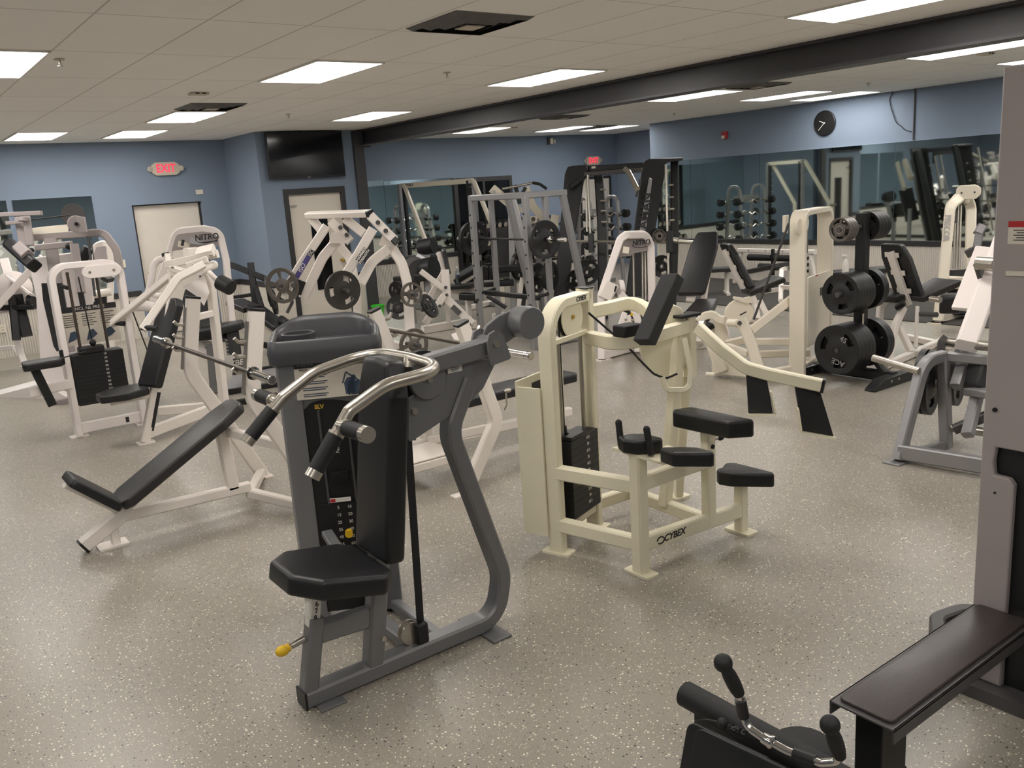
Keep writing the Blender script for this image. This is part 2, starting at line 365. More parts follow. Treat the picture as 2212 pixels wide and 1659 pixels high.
MB().box((13.44,15.285,0),(13.50,15.35,2.06)).box((14.36,15.285,0),(14.42,15.35,2.06)).box((13.50,15.285,2.0),(14.36,15.35,2.06)).build('door_frame', M['trim'], d4)
# ceiling lights: one troffer with a frame and a glowing diffuser, then copies on the grid
def make_light():
    t = thing('ceiling_light', 'x', 'ceiling light')
    w_, l_ = 0.60, 1.21
    fr = MB()
    for s_ in (-1,1): fr.box((s_*w_/2-0.018*s_,-l_/2,-0.012),(s_*w_/2,l_/2,0.0)).box((-w_/2,s_*l_/2-0.018*s_,-0.012),(w_/2,s_*l_/2,0.0))
    fr.build('frame', M['lightfr'], t)
    MB().box((-w_/2+0.018,-l_/2+0.018,-0.008),(w_/2-0.018,l_/2-0.018,-0.002)).build('diffuser', M['lamp'], t)
    return t
proto = make_light()
U0, V0, CS = 5.0697, 8.6399, 0.6096
spots = []
def cell(u, v): return ((u+0.5+U0)*CS, (2*v+1+V0)*CS)
spots += [(cell(0,1),'ceiling light just left of the big square vent, second from the camera'), (cell(4,1),'ceiling light beside the dark beam near the middle of the ceiling'),
 (cell(0,4),'ceiling light beside the black vent, above the exit sign'), (cell(4,4),'ceiling light nearest the television wall, beside the dark beam'),
 (cell(-4,1),'ceiling light cut off by the left edge of the picture'), (cell(4,-2),'large ceiling light at the top right, cut off by the top edge'),
 (cell(0,5.87),'ceiling light closest to the exit sign on the left wall'), (cell(-2,5.93),'leftmost small ceiling light near the left blue wall'),
 ((9.43,8.32),'thin ceiling light half hidden just behind the dark beam'), ((11.28,8.22),'ceiling light beyond the beam, beside the clock wall vent'),
 ((12.45,8.18),'ceiling light directly in front of the clock on the right wall'), ((9.55,13.45),'small ceiling light behind the far end of the beam'),
 ((11.55,13.5),'far ceiling light near the back wall security lamp'), ((12.72,13.5),'far ceiling light above the red exit sign on the back wall'),
 ((11.35,4.55),'ceiling light whose tip shows beside the grey machine tower at right'), ((9.3,4.55),None), ((12.5,4.55),None),
 (cell(0,-2),None), (cell(-4,-2),None), (cell(-4,4),None), (cell(-8,1),None), (cell(-8,4),None), (cell(-8,-2),None), (cell(-8,-5),None), (cell(-4,-5),None), (cell(0,-5),None), (cell(4,-5),None),
 ((9.3,1.0),None), ((11.35,1.0),None), ((9.3,-2.5),None), ((11.35,-2.5),None)]
for i, (p, lb) in enumerate(spots):
    o = proto if i == 0 else copy_tree(proto)
    o.location = (p[0], p[1], ZC-0.001)
    o['label'] = lb or 'lit fluorescent ceiling panel outside the picture'
    o['group'] = 'fluorescent ceiling panels'
# air vents
def make_vent():
    t = thing('ceiling_vent', 'x', 'air vent')
    fr = MB(); s0 = 0.30
    for k, (a, z) in enumerate(((0.30,0.0),(0.22,-0.006),(0.15,-0.010))):
        for s_ in (-1,1):
            fr.add([(s_*a,-a,z),(s_*a,a,z),(s_*(a-0.035),a-0.035,z-0.022),(s_*(a-0.035),-a+0.035,z-0.022)],[(0,1,2,3)])
            fr.add([(-a,s_*a,z),(a,s_*a,z),(a-0.035,s_*(a-0.035),z-0.022),(-a+0.035,s_*(a-0.035),z-0.022)],[(0,1,2,3)])
    fr.build('louvre', M['louvre'], t)
    MB().box((-0.29,-0.29,-0.004),(0.29,0.29,-0.001)).build('backing', M['dark'], t)
    MB().box((-0.07,-0.07,-0.035),(0.07,0.07,-0.028)).build('centre_plate', M['plastic'], t)
    return t
vp = make_vent()
for i, (p, lb) in enumerate((((3.42,4.88),'big square ceiling vent at the top middle of the picture'), ((3.33,9.66),'black ceiling vent behind a lit panel above the exit sign'),
     ((9.5,11.1),'dark vent between the beam and the far ceiling lights'), ((9.4,7.25),'dark vent just beyond the beam, left of the clock lights'), ((12.1,13.15),'farthest vent, partly hidden between two small ceiling lights'))):
    o = vp if i == 0 else copy_tree(vp)
    o.location = (p[0], p[1], ZC-0.001); o['label'] = lb; o['group'] = 'square ceiling vents'
def make_sprinkler():
    t = thing('sprinkler', 'x', 'sprinkler')
    MB().cyl((0,0,0),(0,0,-0.006),0.035).build('plate', M['plastic'], t)
    MB().cyl((0,0,-0.006),(0,0,-0.035),0.008).cyl((0,0,-0.045),(0,0,-0.048),0.018).tube([(0.008,0,-0.03),(0.012,0,-0.045)],0.002).tube([(-0.008,0,-0.03),(-0.012,0,-0.045)],0.002).build('head', M['satin'], t)
    return t
sp_ = make_sprinkler()
for i, (p, lb) in enumerate((((1.36,6.81),'ceiling sprinkler beside the leftmost large light'), ((4.57,6.93),'ceiling sprinkler below the big square vent'), ((4.56,10.49),'ceiling sprinkler between the exit sign and television lights'),
        ((11.55,10.63),'small ceiling sprinkler beyond the beam over the mirror corner'), ((11.21,6.85),'small ceiling sprinkler above the clock wall'))):
    o = sp_ if i == 0 else copy_tree(sp_)
    o.location = (p[0], p[1], ZC-0.001); o['label'] = lb; o['group'] = 'ceiling sprinklers'
for p, lb in (((2.85,8.54),'small vented sensor on the ceiling above the exit sign lights'), ((9.82,12.91),'small dark slot sensor on the far ceiling by the beam'), ((9.8,4.67),'small dark slot sensor on the ceiling near the grey tower')):
    t = thing('ceiling_sensor', lb, 'sensor', (p[0],p[1],ZC-0.001), 'ceiling sensors')
    MB().cbox((p[0],p[1],ZC-0.012),(0.16,0.12,0.02)).build('cover', M['plastic'], t, 0.004)
    MB().cbox((p[0]-0.03,p[1]-0.061,ZC-0.013),(0.035,0.004,0.01)).cbox((p[0]+0.03,p[1]-0.061,ZC-0.013),(0.035,0.004,0.01)).build('slot', M['dark'], t)
# mirrors
def mirror(name, a, b, lb, grp):
    t = thing(name, lb, 'mirror', a, grp)
    MB().box(a, b).build('glass', M['mirror'], t)
    return t
mirror('wall_mirror', (1.95,14.435,0.70), (3.005,14.449,2.22), 'wall mirror on the left blue wall, left of the almond door', 'left wall mirrors')
mirror('wall_mirror', (0.60,14.435,0.70), (1.875,14.449,2.22), 'wall mirror cut off by the left edge of the picture', 'left wall mirrors')
mirror('wall_mirror', (6.92,15.335,0.72), (8.45,15.349,2.23), 'back wall mirror beside the dark post', 'back wall mirrors')
mirror('wall_mirror', (8.46,15.335,0.72), (10.04,15.349,2.21), 'back wall mirror beside the black framed glass door', 'back wall mirrors')
ys = [12.55, 11.66, 10.05, 7.52, 5.0, 2.5, 0.0, -2.5]
lbs = ['right wall mirror in the corner behind the black machine', 'right wall mirror panel reflecting the black machine and dumbbells', 'right wall mirror panel reflecting the door and the silver cage', 'right wall mirror panel nearest the grey tower', None, None, None]
for i in range(7):
    mirror('wall_mirror', (13.085, ys[i+1]+0.004, 0.745), (13.099, ys[i]-0.004, 2.235), lbs[i] or 'right wall mirror panel hidden behind the grey machine tower', 'right wall mirrors')
# things on the walls
def exit_sign(o, ax, n, s, lb):
    ax, n = V(ax), V(n); up = Vector((0,0,1)); o = V(o)
    t = thing('exit_sign', lb, 'exit sign', o)
    MB().prism([(-0.21*s,-0.06*s),(-0.15*s,-0.1*s),(0.15*s,-0.1*s),(0.21*s,-0.06*s),(0.21*s,0.06*s),(0.15*s,0.1*s),(-0.15*s,0.1*s),(-0.21*s,0.06*s)], o+n*0.03, ax, up, 0.055, 0.015).build('housing', M['plastic'], t, 0.004)
    for sg in (-1,1):
        c = o+ax*(sg*0.235*s)+n*0.045
        l_ = MB().lathe([(0.01,-0.03),(0.036*s,-0.02),(0.042*s,0.012),(0.036*s,0.016),(0.02*s,0.02)], c, n).build('lamp_head', M['plastic'], t)
        MB().lathe([(0.001,0.021),(0.028*s,0.019)], c, n).build('lens', M['satin'], l_)
    text('lettering', 'EXIT', 0.17*s, o+n*0.059, ax, up, M['exitred'], t, bold=0.003, sx=0.85)
exit_sign((4.135,14.448,2.57), (1,0,0), (0,-1,0), 1.0, 'red exit sign with two lamp heads on the left wall')
exit_sign((13.91,15.348,2.41), (1,0,0), (0,-1,0), 1.0, 'red exit sign above the black machine on the back wall')
tv = thing('television', 'large black wall television above the almond door with a window', 'television', (5.84,13.0,2.63))
MB().box((5.215,12.93,2.285),(6.47,12.975,2.975)).build('casing', M['black'], tv, 0.006)
MB().box((5.235,12.925,2.31),(6.45,12.931,2.96)).build('screen', M['screen'], tv)
MB().box((5.55,12.975,2.45),(6.15,13.048,2.85)).build('wall_bracket', M['black'], tv)
MB().box((5.82,12.922,2.29),(5.86,12.929,2.30)).build('badge', M['satin'], tv)
ls = thing('light_switch', 'ivory light switch plate left of the almond door', 'light switch', (3.30,14.449,1.18))
MB().box((3.265,14.44,1.12),(3.335,14.449,1.24)).build('plate', M['sockets'], ls, 0.002); MB().box((3.293,14.432,1.165),(3.307,14.441,1.19)).build('toggle', M['sockets'], ls)
wo = thing('wall_outlet', 'ivory electrical outlet low on the ribbed wall at the left edge', 'outlet', (1.53,14.44,0.43))
MB().box((1.49,14.42,0.37),(1.565,14.434,0.49)).build('plate', M['sockets'], wo, 0.002); MB().box((1.51,14.417,0.40),(1.545,14.421,0.42)).box((1.51,14.417,0.44),(1.545,14.421,0.46)).build('socket', M['plastic'], wo)
tag(MB().box((4.56,14.437,2.155),(4.675,14.4495,2.225)).build('wall_card', M['sockets'], None, 0.002), 'small white card on the blue wall above the almond door corner', 'card')
sl = thing('security_lamp', 'small grey security lamp high on the back blue wall', 'lamp', (12.68,15.349,2.86))
MB().box((12.60,15.30,2.80),(12.70,15.349,2.95)).build('housing', M['dgrey'], sl, 0.005); MB().cyl((12.68,15.28,2.81),(12.68,15.28,2.93),0.035).build('lens', M['sockets'], sl); MB().box((12.74,15.26,2.82),(12.78,15.349,2.90)).build('side_lamp', M['sockets'], sl, 0.004)
fa = thing('fire_alarm', 'red fire alarm strobe on the mirror wall left of the clock', 'fire alarm', (13.1,10.82,2.61))
MB().box((13.055,10.76,2.55),(13.099,10.88,2.68)).build('body', M['red'], fa, 0.006); MB().box((13.03,10.80,2.555),(13.056,10.86,2.61)).build('strobe_lens', M['sockets'], fa, 0.004)
ck = thing('wall_clock', 'round black wall clock with white numerals on the right wall', 'clock', (13.1,8.757,2.635))
MB().lathe([(0.195,0),(0.2,0.01),(0.2,0.03),(0.19,0.036),(0.186,0.03)], (13.099,8.757,2.635), (-1,0,0), 48).build('rim', M['black'], ck)
MB().lathe([(0.186,0.0),(0.187,0.026)], (13.099,8.757,2.635), (-1,0,0), 48).build('dial', M['dark'], ck)
for k in range(12):
    a = math.pi*(k+1)/6
    text('numeral', str(k+1), 0.05, (13.0715, 8.757-0.155*math.sin(a), 2.635+0.155*math.cos(a)), (0,-1,0), (0,0,1), M['whiteink'], ck, bold=0.001)
for a0, s_ in ((-0.5,'EVERY WORLD'), (2.2,'GYM'), (-2.3,'FIT')):
    for j, c in enumerate(s_):
        a = a0 + j*0.13*(1.0)
        if c != ' ': text('lettering', c, 0.03, (13.0715, 8.757-0.095*math.sin(a), 2.635+0.095*math.cos(a)), (0,-math.cos(a),-math.sin(a)), (0,-math.sin(a),math.cos(a)), M['whiteink'], ck)
def hand(a, l, w_, nm):
    d_ = Vector((0,-math.sin(a),math.cos(a))); MB().bar(V((13.066,8.757,2.635))-d_*0.02, V((13.066,8.757,2.635))+d_*l, w_, 0.002, (1,0,0)).build(nm, M['whiteink'], ck)
hand(math.radians(225), 0.15, 0.008, 'minute_hand'); hand(math.radians(295), 0.10, 0.010, 'hour_hand')
tag(MB().tube([(13.09,7.59,2.985),(13.085,7.64,2.88),(13.08,7.61,2.76),(13.08,7.53,2.55),(13.085,7.49,2.50),(13.085,7.44,2.47),(13.085,7.38,2.41),(13.09,7.27,2.37)], 0.006, 0.04, 8).build('dangling_cable', M['cable'], None), 'loose black cable hanging from the ceiling right of the clock', 'cable')
tag(MB().cyl((13.088,7.24,2.25),(13.088,7.24,2.99),0.011).build('conduit_pipe', M['dgrey'], None), 'thin grey conduit pipe running up the wall above the mirror', 'pipe')
bk = thing('bucket', 'small lime green plastic bucket on the floor by the dark post', 'bucket', (6.72,12.78,0))
MB().lathe([(0.085,0),(0.105,0.2),(0.112,0.2),(0.112,0.185),(0.108,0.185)], (6.72,12.78,0.001), (0,0,1)).lathe([(0.08,0.01),(0.101,0.2)], (6.72,12.78,0.001), (0,0,1), cap=False).build('pail', M['bucket'], bk)
MB().tube([(6.61,12.78,0.18),(6.62,12.70,0.16),(6.72,12.665,0.13),(6.82,12.70,0.16),(6.83,12.78,0.18)], 0.004, 0.03, 8).build('handle', M['bucket'], bk)

# ------------------------------------------------------------ grey overhead press machine in the foreground
def overhead_press():
    t = thing('overhead_press_machine', 'large grey overhead press machine with black seat and curved handles in the foreground', 'exercise machine', (1.5,3.1,0))
    yc = 3.03; G = M['grey']
    fr = MB()
    # floor rail that bends up into the rear post
    fr.sweep([(1.095,yc,0.04),(2.035,yc,0.045),(2.085,yc,0.24),(1.865,yc,0.965),(1.98,yc,1.17)], 0.085, 0.07, (0,1,0), [0,0.14,0.2,0.16,0], 8)
    fr.build('frame', G, t, 0.0)
    MB().box((1.088,yc-0.043,0.006),(1.098,yc+0.043,0.077)).build('end_cap', M['black'], t)
    for x0 in (1.95,):
        MB().box((1.93,yc-0.13,0),(2.03,yc+0.16,0.012)).build('foot_plate', G, t, 0.003)
    MB().box((1.13,yc-0.09,0),(1.24,yc+0.06,0.01)).build('foot_plate', G, t, 0.003)
    fr2 = MB()
    fr2.bar((1.125,yc,0.07),(1.185,yc,0.36),0.07,0.06,(1,0,0))           # front seat post
    fr2.build('seat_post', G, t)
    ft = MB().bar((1.172,yc,0.33),(1.20,yc,0.50),0.05,0.05,(1,0,0)).build('seat_tube', M['whiteink'], t)
    for k in range(4): MB().cbox((1.155+0.006*k,yc-0.008,0.36+0.035*k),(0.004,0.014,0.02)).build('hole', M['dark'], ft)
    for k, c in enumerate('87654'):
        text('number', c, 0.03, (1.178+0.006*k, yc-0.0262, 0.365+0.027*k), (1,0,0), (0,0,1), M['ink'], ft)
    kn = MB().cyl((1.13,yc,0.285),(1.075,yc,0.275),0.014).build('pull_pin', M['satin'], t)
    MB().sphere((1.04,yc,0.268),0.022,12,8,(1.3,1,1)).cyl((1.055,yc,0.271),(1.07,yc,0.274),0.016).build('knob', M['yellow'], kn)
    MB().bar((1.19,yc,0.29),(1.47,yc,0.275),0.055,0.085,(0,0,1)).build('seat_link', G, t)
    up = MB(); up.bar((1.405,yc-0.005,0.06),(1.50,yc-0.005,0.62),0.07,0.075,(1,0,0)); up.bar((1.50,yc,0.6),(1.63,yc,1.18),0.06,0.07,(1,0,0))
    up.build('upright', G, t)
    bo = MB()
    for z in (0.18,0.40): 
        x = 1.42+0.17*(z-0.06)
        MB().cyl((x+0.008,yc-0.040,z),(x+0.008,yc-0.05,z),0.011,seg=12).build('bolt', M['satin'], t)
    # seat
    ax = unit((0.36,0,-0.075)); ay = Vector((0,1,0))
    MB().pad([(-0.01,-0.10),(-0.01,0.09),(0.08,0.185),(0.33,0.215),(0.385,0.17),(0.385,-0.17),(0.33,-0.225),(0.08,-0.20)], (1.048,2.99,0.545), ax, ay, 0.08, 0.035, 0.022).build('seat', M['vinyl'], t)
    # back pad, leaning slightly backwards
    p0 = V((1.446,2.87,0.535)); p1 = V((1.548,2.87,1.295)); az_ = unit(p1-p0); L_ = (p1-p0).length
    nx = unit(Vector((0,1,0)).cross(az_))
    MB().pad([(0.0,-0.14),(0.0,0.14),(L_-0.10,0.14),(L_+0.035,0.10),(L_+0.045,0.0),(L_+0.035,-0.10),(L_-0.10,-0.14)], V((p0.x,3.01,p0.z))+nx*0.075, az_, (0,1,0), 0.085, 0.03, 0.025).build('backrest', M['vinyl'], t)
    # tower with weight stack
    x0, x1, y0, y1 = -0.22, 0.215, 0.0, 0.27
    TO, TU, TV = V((1.5875,3.55,0)), V((0.879,-0.477,0)), V((0.477,0.879,0))
    def ttext(nm, s_, sz, o, ax, ay, m, p, **k):
        f = lambda q: TU*q[0]+TV*q[1]+Vector((0,0,q[2]))
        return text(nm, s_, sz, TO+f(o), f(ax), f(ay), m, p, **k)
    tw = MB()
    def colm(cx):
        tw.loft([[(cx+a, b, z) for a, b in [(-0.06+sh,y0+0.05),(-0.045+sh,y0+0.012),(-0.02+sh,y0),(0.045+sh,y0),(0.045+sh,y1-0.02),(0.02+sh,y1),(-0.045+sh,y1-0.012),(-0.06+sh,y1-0.05)]] for sh, z in ((0,0.03),(0,1.25))])
    colm(x0+0.05); colm(x1-0.035)
    tw.xf(TO,TU,TV).build('tower_column', G, t)
    MB().box((x0+0.095,y0+0.012,1.02),(x1-0.08,y0+0.03,1.27)).xf(TO,TU,TV).build('tower_panel', G, t)
    sh = [(x0+0.095,0.05),(x1-0.08,0.05),(x1-0.08,1.04)] + [(x0+0.095+(x1-x0-0.175)*(1-k/8), 1.04+0.035*math.sin(math.pi*(1-k/8)**0.7)) for k in range(1,8)] + [(x0+0.095,1.035)]
    MB().prism(sh, (0,y0+0.016,0), (1,0,0), (0,0,1), 0.014).xf(TO,TU,TV).build('front_shroud', M['black'], t)
    for x_ in (x0+0.16, x0+0.285): MB().cyl((x_,y0+0.004,0.55),(x_,y0+0.004,1.03),0.006,seg=10).xf(TO,TU,TV).build('guide_rod', M['dgrey'], t)
    ws = MB().box((x0+0.12,y0-0.004,0.30),(x1-0.1,y0+0.012,0.585)).xf(TO,TU,TV).build('weight_stack', M['dark'], t)
    for k in range(7):
        for j, dx in enumerate((0.0,0.05)):
            ttext('number', str(5+10*k+5*j), 0.02, (x0+0.20+dx, y0-0.0045, 0.565-0.036*k), (1,0,0), (0,0,1), M['whiteink'], ws)
    MB().box((x0+0.165,y0-0.006,0.592),(x0+0.26,y0-0.003,0.612)).xf(TO,TU,TV).build('warning_label', M['whiteink'], ws)
    MB().box((x0+0.167,y0-0.007,0.594),(x0+0.19,y0-0.005,0.610)).xf(TO,TU,TV).build('warning_mark', M['red'], ws)
    MB().cyl((x0+0.235,y0-0.002,0.44),(x0+0.235,y0-0.03,0.44),0.018).xf(TO,TU,TV).build('selector_pin', M['yellow'], ws)
    MB().box((x0+0.18,y0-0.006,0.69),(x0+0.26,y0+0.01,0.735)).cyl((x0+0.2,y0-0.01,0.712),(x0+0.2,y0,0.712),0.012).cyl((x0+0.24,y0-0.01,0.712),(x0+0.24,y0,0.712),0.012).xf(TO,TU,TV).build('pulley_bracket', M['black'], ws)
    # instruction placard
    px0, px1, pz0, pz1 = x0+0.075, x1-0.055, 1.085, 1.255
    pl = MB().box((px0,y0-0.003,pz0),(px1,y0+0.013,pz1)).xf(TO,TU,TV).build('placard', M['paper'], t)
    MB().box((px0,y0-0.004,pz1-0.028),(px1,y0-0.002,pz1)).xf(TO,TU,TV).build('placard_band', M['ink'], pl)
    U = (1,0,0); W = (0,0,1)
    ttext('lettering', 'Nautilus', 0.026, (px0+0.175,y0-0.0045,pz1-0.014), U, W, M['whiteink'], pl, shear=0.2)
    ttext('lettering', 'OVERHEAD', 0.014, (px0+0.05,y0-0.0045,pz1-0.010), U, W, M['whiteink'], pl)
    ttext('lettering', 'PRESS', 0.014, (px0+0.04,y0-0.0045,pz1-0.036), U, W, M['ink'], pl)
    ttext('lettering', 'STEEL', 0.02, (px1-0.06,y0-0.0045,pz1-0.014), U, W, M['slate'], pl)
    for k in range(4):
        for j in range(2):
            MB().box((px0+0.03,y0-0.004,pz0+0.105-0.028*k-0.009*j),(px0+0.03+0.11*(0.9 if j else 1),y0-0.0025,pz0+0.109-0.028*k-0.009*j)).xf(TO,TU,TV).build('text_line', M['slate'], pl)
    fig = MB().prism([(-0.03,0),(-0.03,0.05),(-0.022,0.06),(-0.008,0.064),(-0.008,0.07),(-0.011,0.08),(-0.006,0.09),(0.006,0.09),(0.011,0.08),(0.008,0.07),(0.008,0.064),(0.022,0.06),(0.03,0.05),(0.03,0),(0.022,0.0),(0.018,0.035),(0.016,0.0),(-0.016,0.0),(-0.018,0.035),(-0.022,0.0)], (px1-0.05,y0-0.0035,pz0+0.005), U, W, 0.002)
    fig.xf(TO,TU,TV).build('figure_print', M['slate'], pl)
    mg = MB(); c0 = V((px0+0.235,y0-0.0035,pz0+0.01))
    mg.prism([(-0.02,0),(-0.024,0.05),(-0.008,0.075),(0.018,0.075),(0.024,0.0)], c0, U, W, 0.002)
    for a, b in (((-0.03,0.05),(-0.012,0.1)),((-0.012,0.1),(0.04,0.06)),((0.04,0.06),(0.055,0.05)),((0.02,0.03),(0.04,0.06))):
        mg.bar(c0+Vector((a[0],0,a[1])), c0+Vector((b[0],0,b[1])), 0.006, 0.002, (0,1,0))
    mg.xf(TO,TU,TV).build('machine_print', M['slate'], pl)
    ttext('lettering', 'SLV', 0.026, (x0+0.165,y0+0.007,1.045), U, W, M['amber'], t, bold=0.001)
    ttext('lettering', 'Nautilus', 0.024, (x0+0.225,y0+0.0075,0.86), (0,0,1), (-1,0,0), M['whiteink'], t, shear=0.2)
    # moulded cap with a tray and a raised back
    def ring(ins, z, rise):
        o_ = [(x0-0.03,y0-0.03),(x1+0.03,y0-0.03),(x1+0.03,y1+0.02),(x0-0.03,y1+0.02)]
        o_ = [(p.x,p.y) for p in fillet([(a,b,0) for a, b in o_], [0.05,0.05,0.15,0.15], 7, True)]
        o2 = inset(o_, ins)
        res = []
        for (a, b) in o2:
            tt = max(0, min(1, (b-y0)/(y1-y0))); ux = (a-(x0+x1)/2)/((x1-x0)/2+0.03)
            res.append((a, b, z+rise*(0.075*tt*(1-0.6*abs(ux)**2.5)-0.006)))
        return res
    cp = MB().loft([ring(0.016,1.245,0), ring(0.0,1.252,0), ring(-0.004,1.30,0.3), ring(0.004,1.352,1), ring(0.013,1.363,1), ring(0.026,1.360,1), ring(0.036,1.345,0.9), ring(0.045,1.325,0.0), ring(0.09,1.318,0.0)])
    cp.xf(TO,TU,TV).build('tower_cap', M['shroud'], t, 0.0, 60)
    MB().lathe([(0.072,0),(0.076,0.05),(0.070,0.054),(0.064,0.05),(0.062,0.01)], (x0+0.10,y0+0.11,1.32), (0,0,1), 24).xf(TO,TU,TV).build('bottle_holder', M['shroud'], t)
    # cross members joining tower and rail
    MB().bar((1.62,yc,0.05),(1.62,3.5,0.05),0.06,0.05).build('cross_member', G, t)
    MB().bar((1.74,yc,0.05),(1.76,3.46,0.05),0.05,0.05).build('cross_member', G, t)
    MB().sweep([(1.45,yc+0.02,0.36),(1.45,3.24,0.36),(1.47,3.36,0.42),(1.50,3.56,0.46)],0.05,0.03,(1,0,0),0.06).build('cross_member', G, t)
    for q in ((-0.17,0.05),(0.17,0.05),(-0.15,0.22),(0.15,0.22)):
        p = TO+TU*q[0]+TV*q[1]
        MB().cyl((p.x,p.y,0),(p.x,p.y,0.035),0.022).build('levelling_foot', M['rubber'], t)
    # big side plate carrying the cam
    MB().prism([(1.657,0.96),(1.677,1.146),(1.737,1.162),(1.808,1.14),(1.857,1.17),(1.873,1.246),(1.898,1.265),(1.963,1.264),(2.08,1.24),(2.134,1.237),(2.045,1.118),(1.943,1.053),(1.847,1.027)], (0,3.015,0), (1,0,0), (0,0,1), 0.02, 0.015).build('side_plate', G, t, 0.003)
    cm = MB().lathe([(0.082,0),(0.085,0.004),(0.085,0.02),(0.082,0.024)], (1.768,2.985,1.213), (0,1,0), 36).build('cam', G, t)
    MB().cyl((1.768,2.985,1.213),(1.768,2.972,1.213),0.013,seg=12).build('bolt', M['satin'], cm)
    MB().lathe([(0.112,0),(0.112,0.03)], (1.768,3.03,1.213), (0,1,0), 36).build('cam_belt', M['rubber'], t)
    MB().cyl((1.696,3.01,1.092),(1.696,2.99,1.092),0.014,seg=12).build('bolt', M['satin'], t)
    # warning sticker
    st = MB().cbox((1.907,3.0035,1.237),(0.07,0.003,0.044)).build('caution_label', M['whiteink'], t)
    MB().cbox((1.907,3.0015,1.237+0.014),(0.07,0.002,0.016)).build('caution_band', M['orange'], st)
    text('lettering', '\u25B2CAUTION', 0.014, (1.907,2.9998,1.237+0.014), (1,0,0), (0,0,1), M['ink'], st)
    for k in range(3): MB().cbox((1.907,3.0015,1.237-0.002-0.007*k),(0.045-0.004*k,0.002,0.002)).build('text_line', M['slate'], st)
    # press arm
    arm = MB().bar((1.681,2.98,1.269), (2.062,2.98,1.302), 0.07, 0.075, (0,0,1)).build('press_arm', G, t)
    cl = MB()
    for yy in (2.925, 3.035):
        cl.prism([(-0.035,-0.09),(0.075,-0.075),(0.045,0.02),(0.03,0.045),(0.0,0.055),(-0.03,0.045),(-0.042,0.015)], (2.066,yy,1.318), (1,0,0), (0,0,1), 0.012, 0.012)
    cl.cyl((2.066,2.92,1.318),(2.066,3.04,1.318),0.03)
    pvo = cl.build('pivot_bracket', G, t)
    MB().cyl((2.066,2.922,1.318),(2.066,2.908,1.318),0.016,seg=8).build('bolt', M['satin'], pvo)
    # yoke of bent tube with grips
    r_ = 0.0235
    jt = V((1.687,3.0,1.309))
    yk = MB().tube([(1.120,2.690,1.052),(1.268,2.695,1.232),(1.42,2.70,1.296),(1.69,2.72,jt.z-0.005),(1.70,3.0,jt.z),(1.69,3.30,jt.z-0.005),(1.42,3.305,1.262),(1.27,3.30,1.185),(1.120,3.300,1.052)], r_, [0,0.03,0.22,0.16,0.02,0.16,0.22,0.03,0], 14, 8)
    yk.cyl((1.70,3.0,jt.z),(1.681,2.98,1.269),0.028)
    yo = yk.build('yoke', M['satin'], t)
    for ys_, yo_ in ((2.690,-1),(3.300,1)):
        e0 = V((1.120,ys_,1.055)); e1 = V((1.268,ys_+(0.005 if yo_<0 else 0),1.232 if yo_<0 else 1.185)); d_ = (e1-e0).normalized()
        MB().cyl(e0+d_*0.0, e0+d_*0.135, 0.029).build('grip', M['rubber'], t)
        MB().cyl(e0-d_*0.028, e0, 0.0285).build('grip_end', M['satin'], t); MB().cyl(e0+d_*0.135, e0+d_*0.145, 0.0295).build('grip_collar', M['satin'], t)
        s0 = e0+d_*0.172; q = Vector((0.02,yo_*1.0,0.02 if yo_<0 else 0.06)).normalized()
        if yo_ > 0: q = Vector((-0.05,1,0.03)).normalized()
        MB().cyl(s0, s0+q*0.055, 0.024).build('grip_stem', M['satin'], t)
        MB().cyl(s0+q*0.05, s0+q*0.165, 0.029).build('grip', M['rubber'], t)
        MB().cyl(s0+q*0.165, s0+q*0.195, 0.0285).build('grip_end', M['satin'], t); MB().cyl(s0+q*0.04, s0+q*0.05, 0.0295).build('grip_collar', M['satin'], t)
    # counterweight on its lever
    MB().prism([(2.058,1.323),(2.094,1.378),(2.163,1.414),(2.253,1.434),(2.355,1.433),(2.344,1.278),(2.264,1.318),(2.177,1.284)], (0,3.03,0), (1,0,0), (0,0,1), 0.02, 0.01).build('counterweight_lever', G, t, 0.003)
    MB().lathe([(0.066,0),(0.070,0.004),(0.070,0.09),(0.066,0.094)], (2.272,2.93,1.374), (0,1,0), 40).build('counterweight', G, t)
    # belt running down to the floor pulley
    MB().bar((1.676,3.03,1.106), (1.648,3.03,0.16), 0.035, 0.004, (0,1,0)).build('belt', M['rubber'], t)
    MB().lathe([(0.05,0),(0.05,0.006),(0.035,0.01),(0.035,0.03),(0.05,0.034),(0.05,0.04)], (1.648-0.045,3.03,0.125), (0,1,0), 28).build('pulley', M['satin'], t)
    MB().box((1.648-0.035,2.995,0.075),(1.648+0.02,3.065,0.17)).build('pulley_guard', M['black'], t, 0.01)
    # rollers behind the seat
overhead_press()

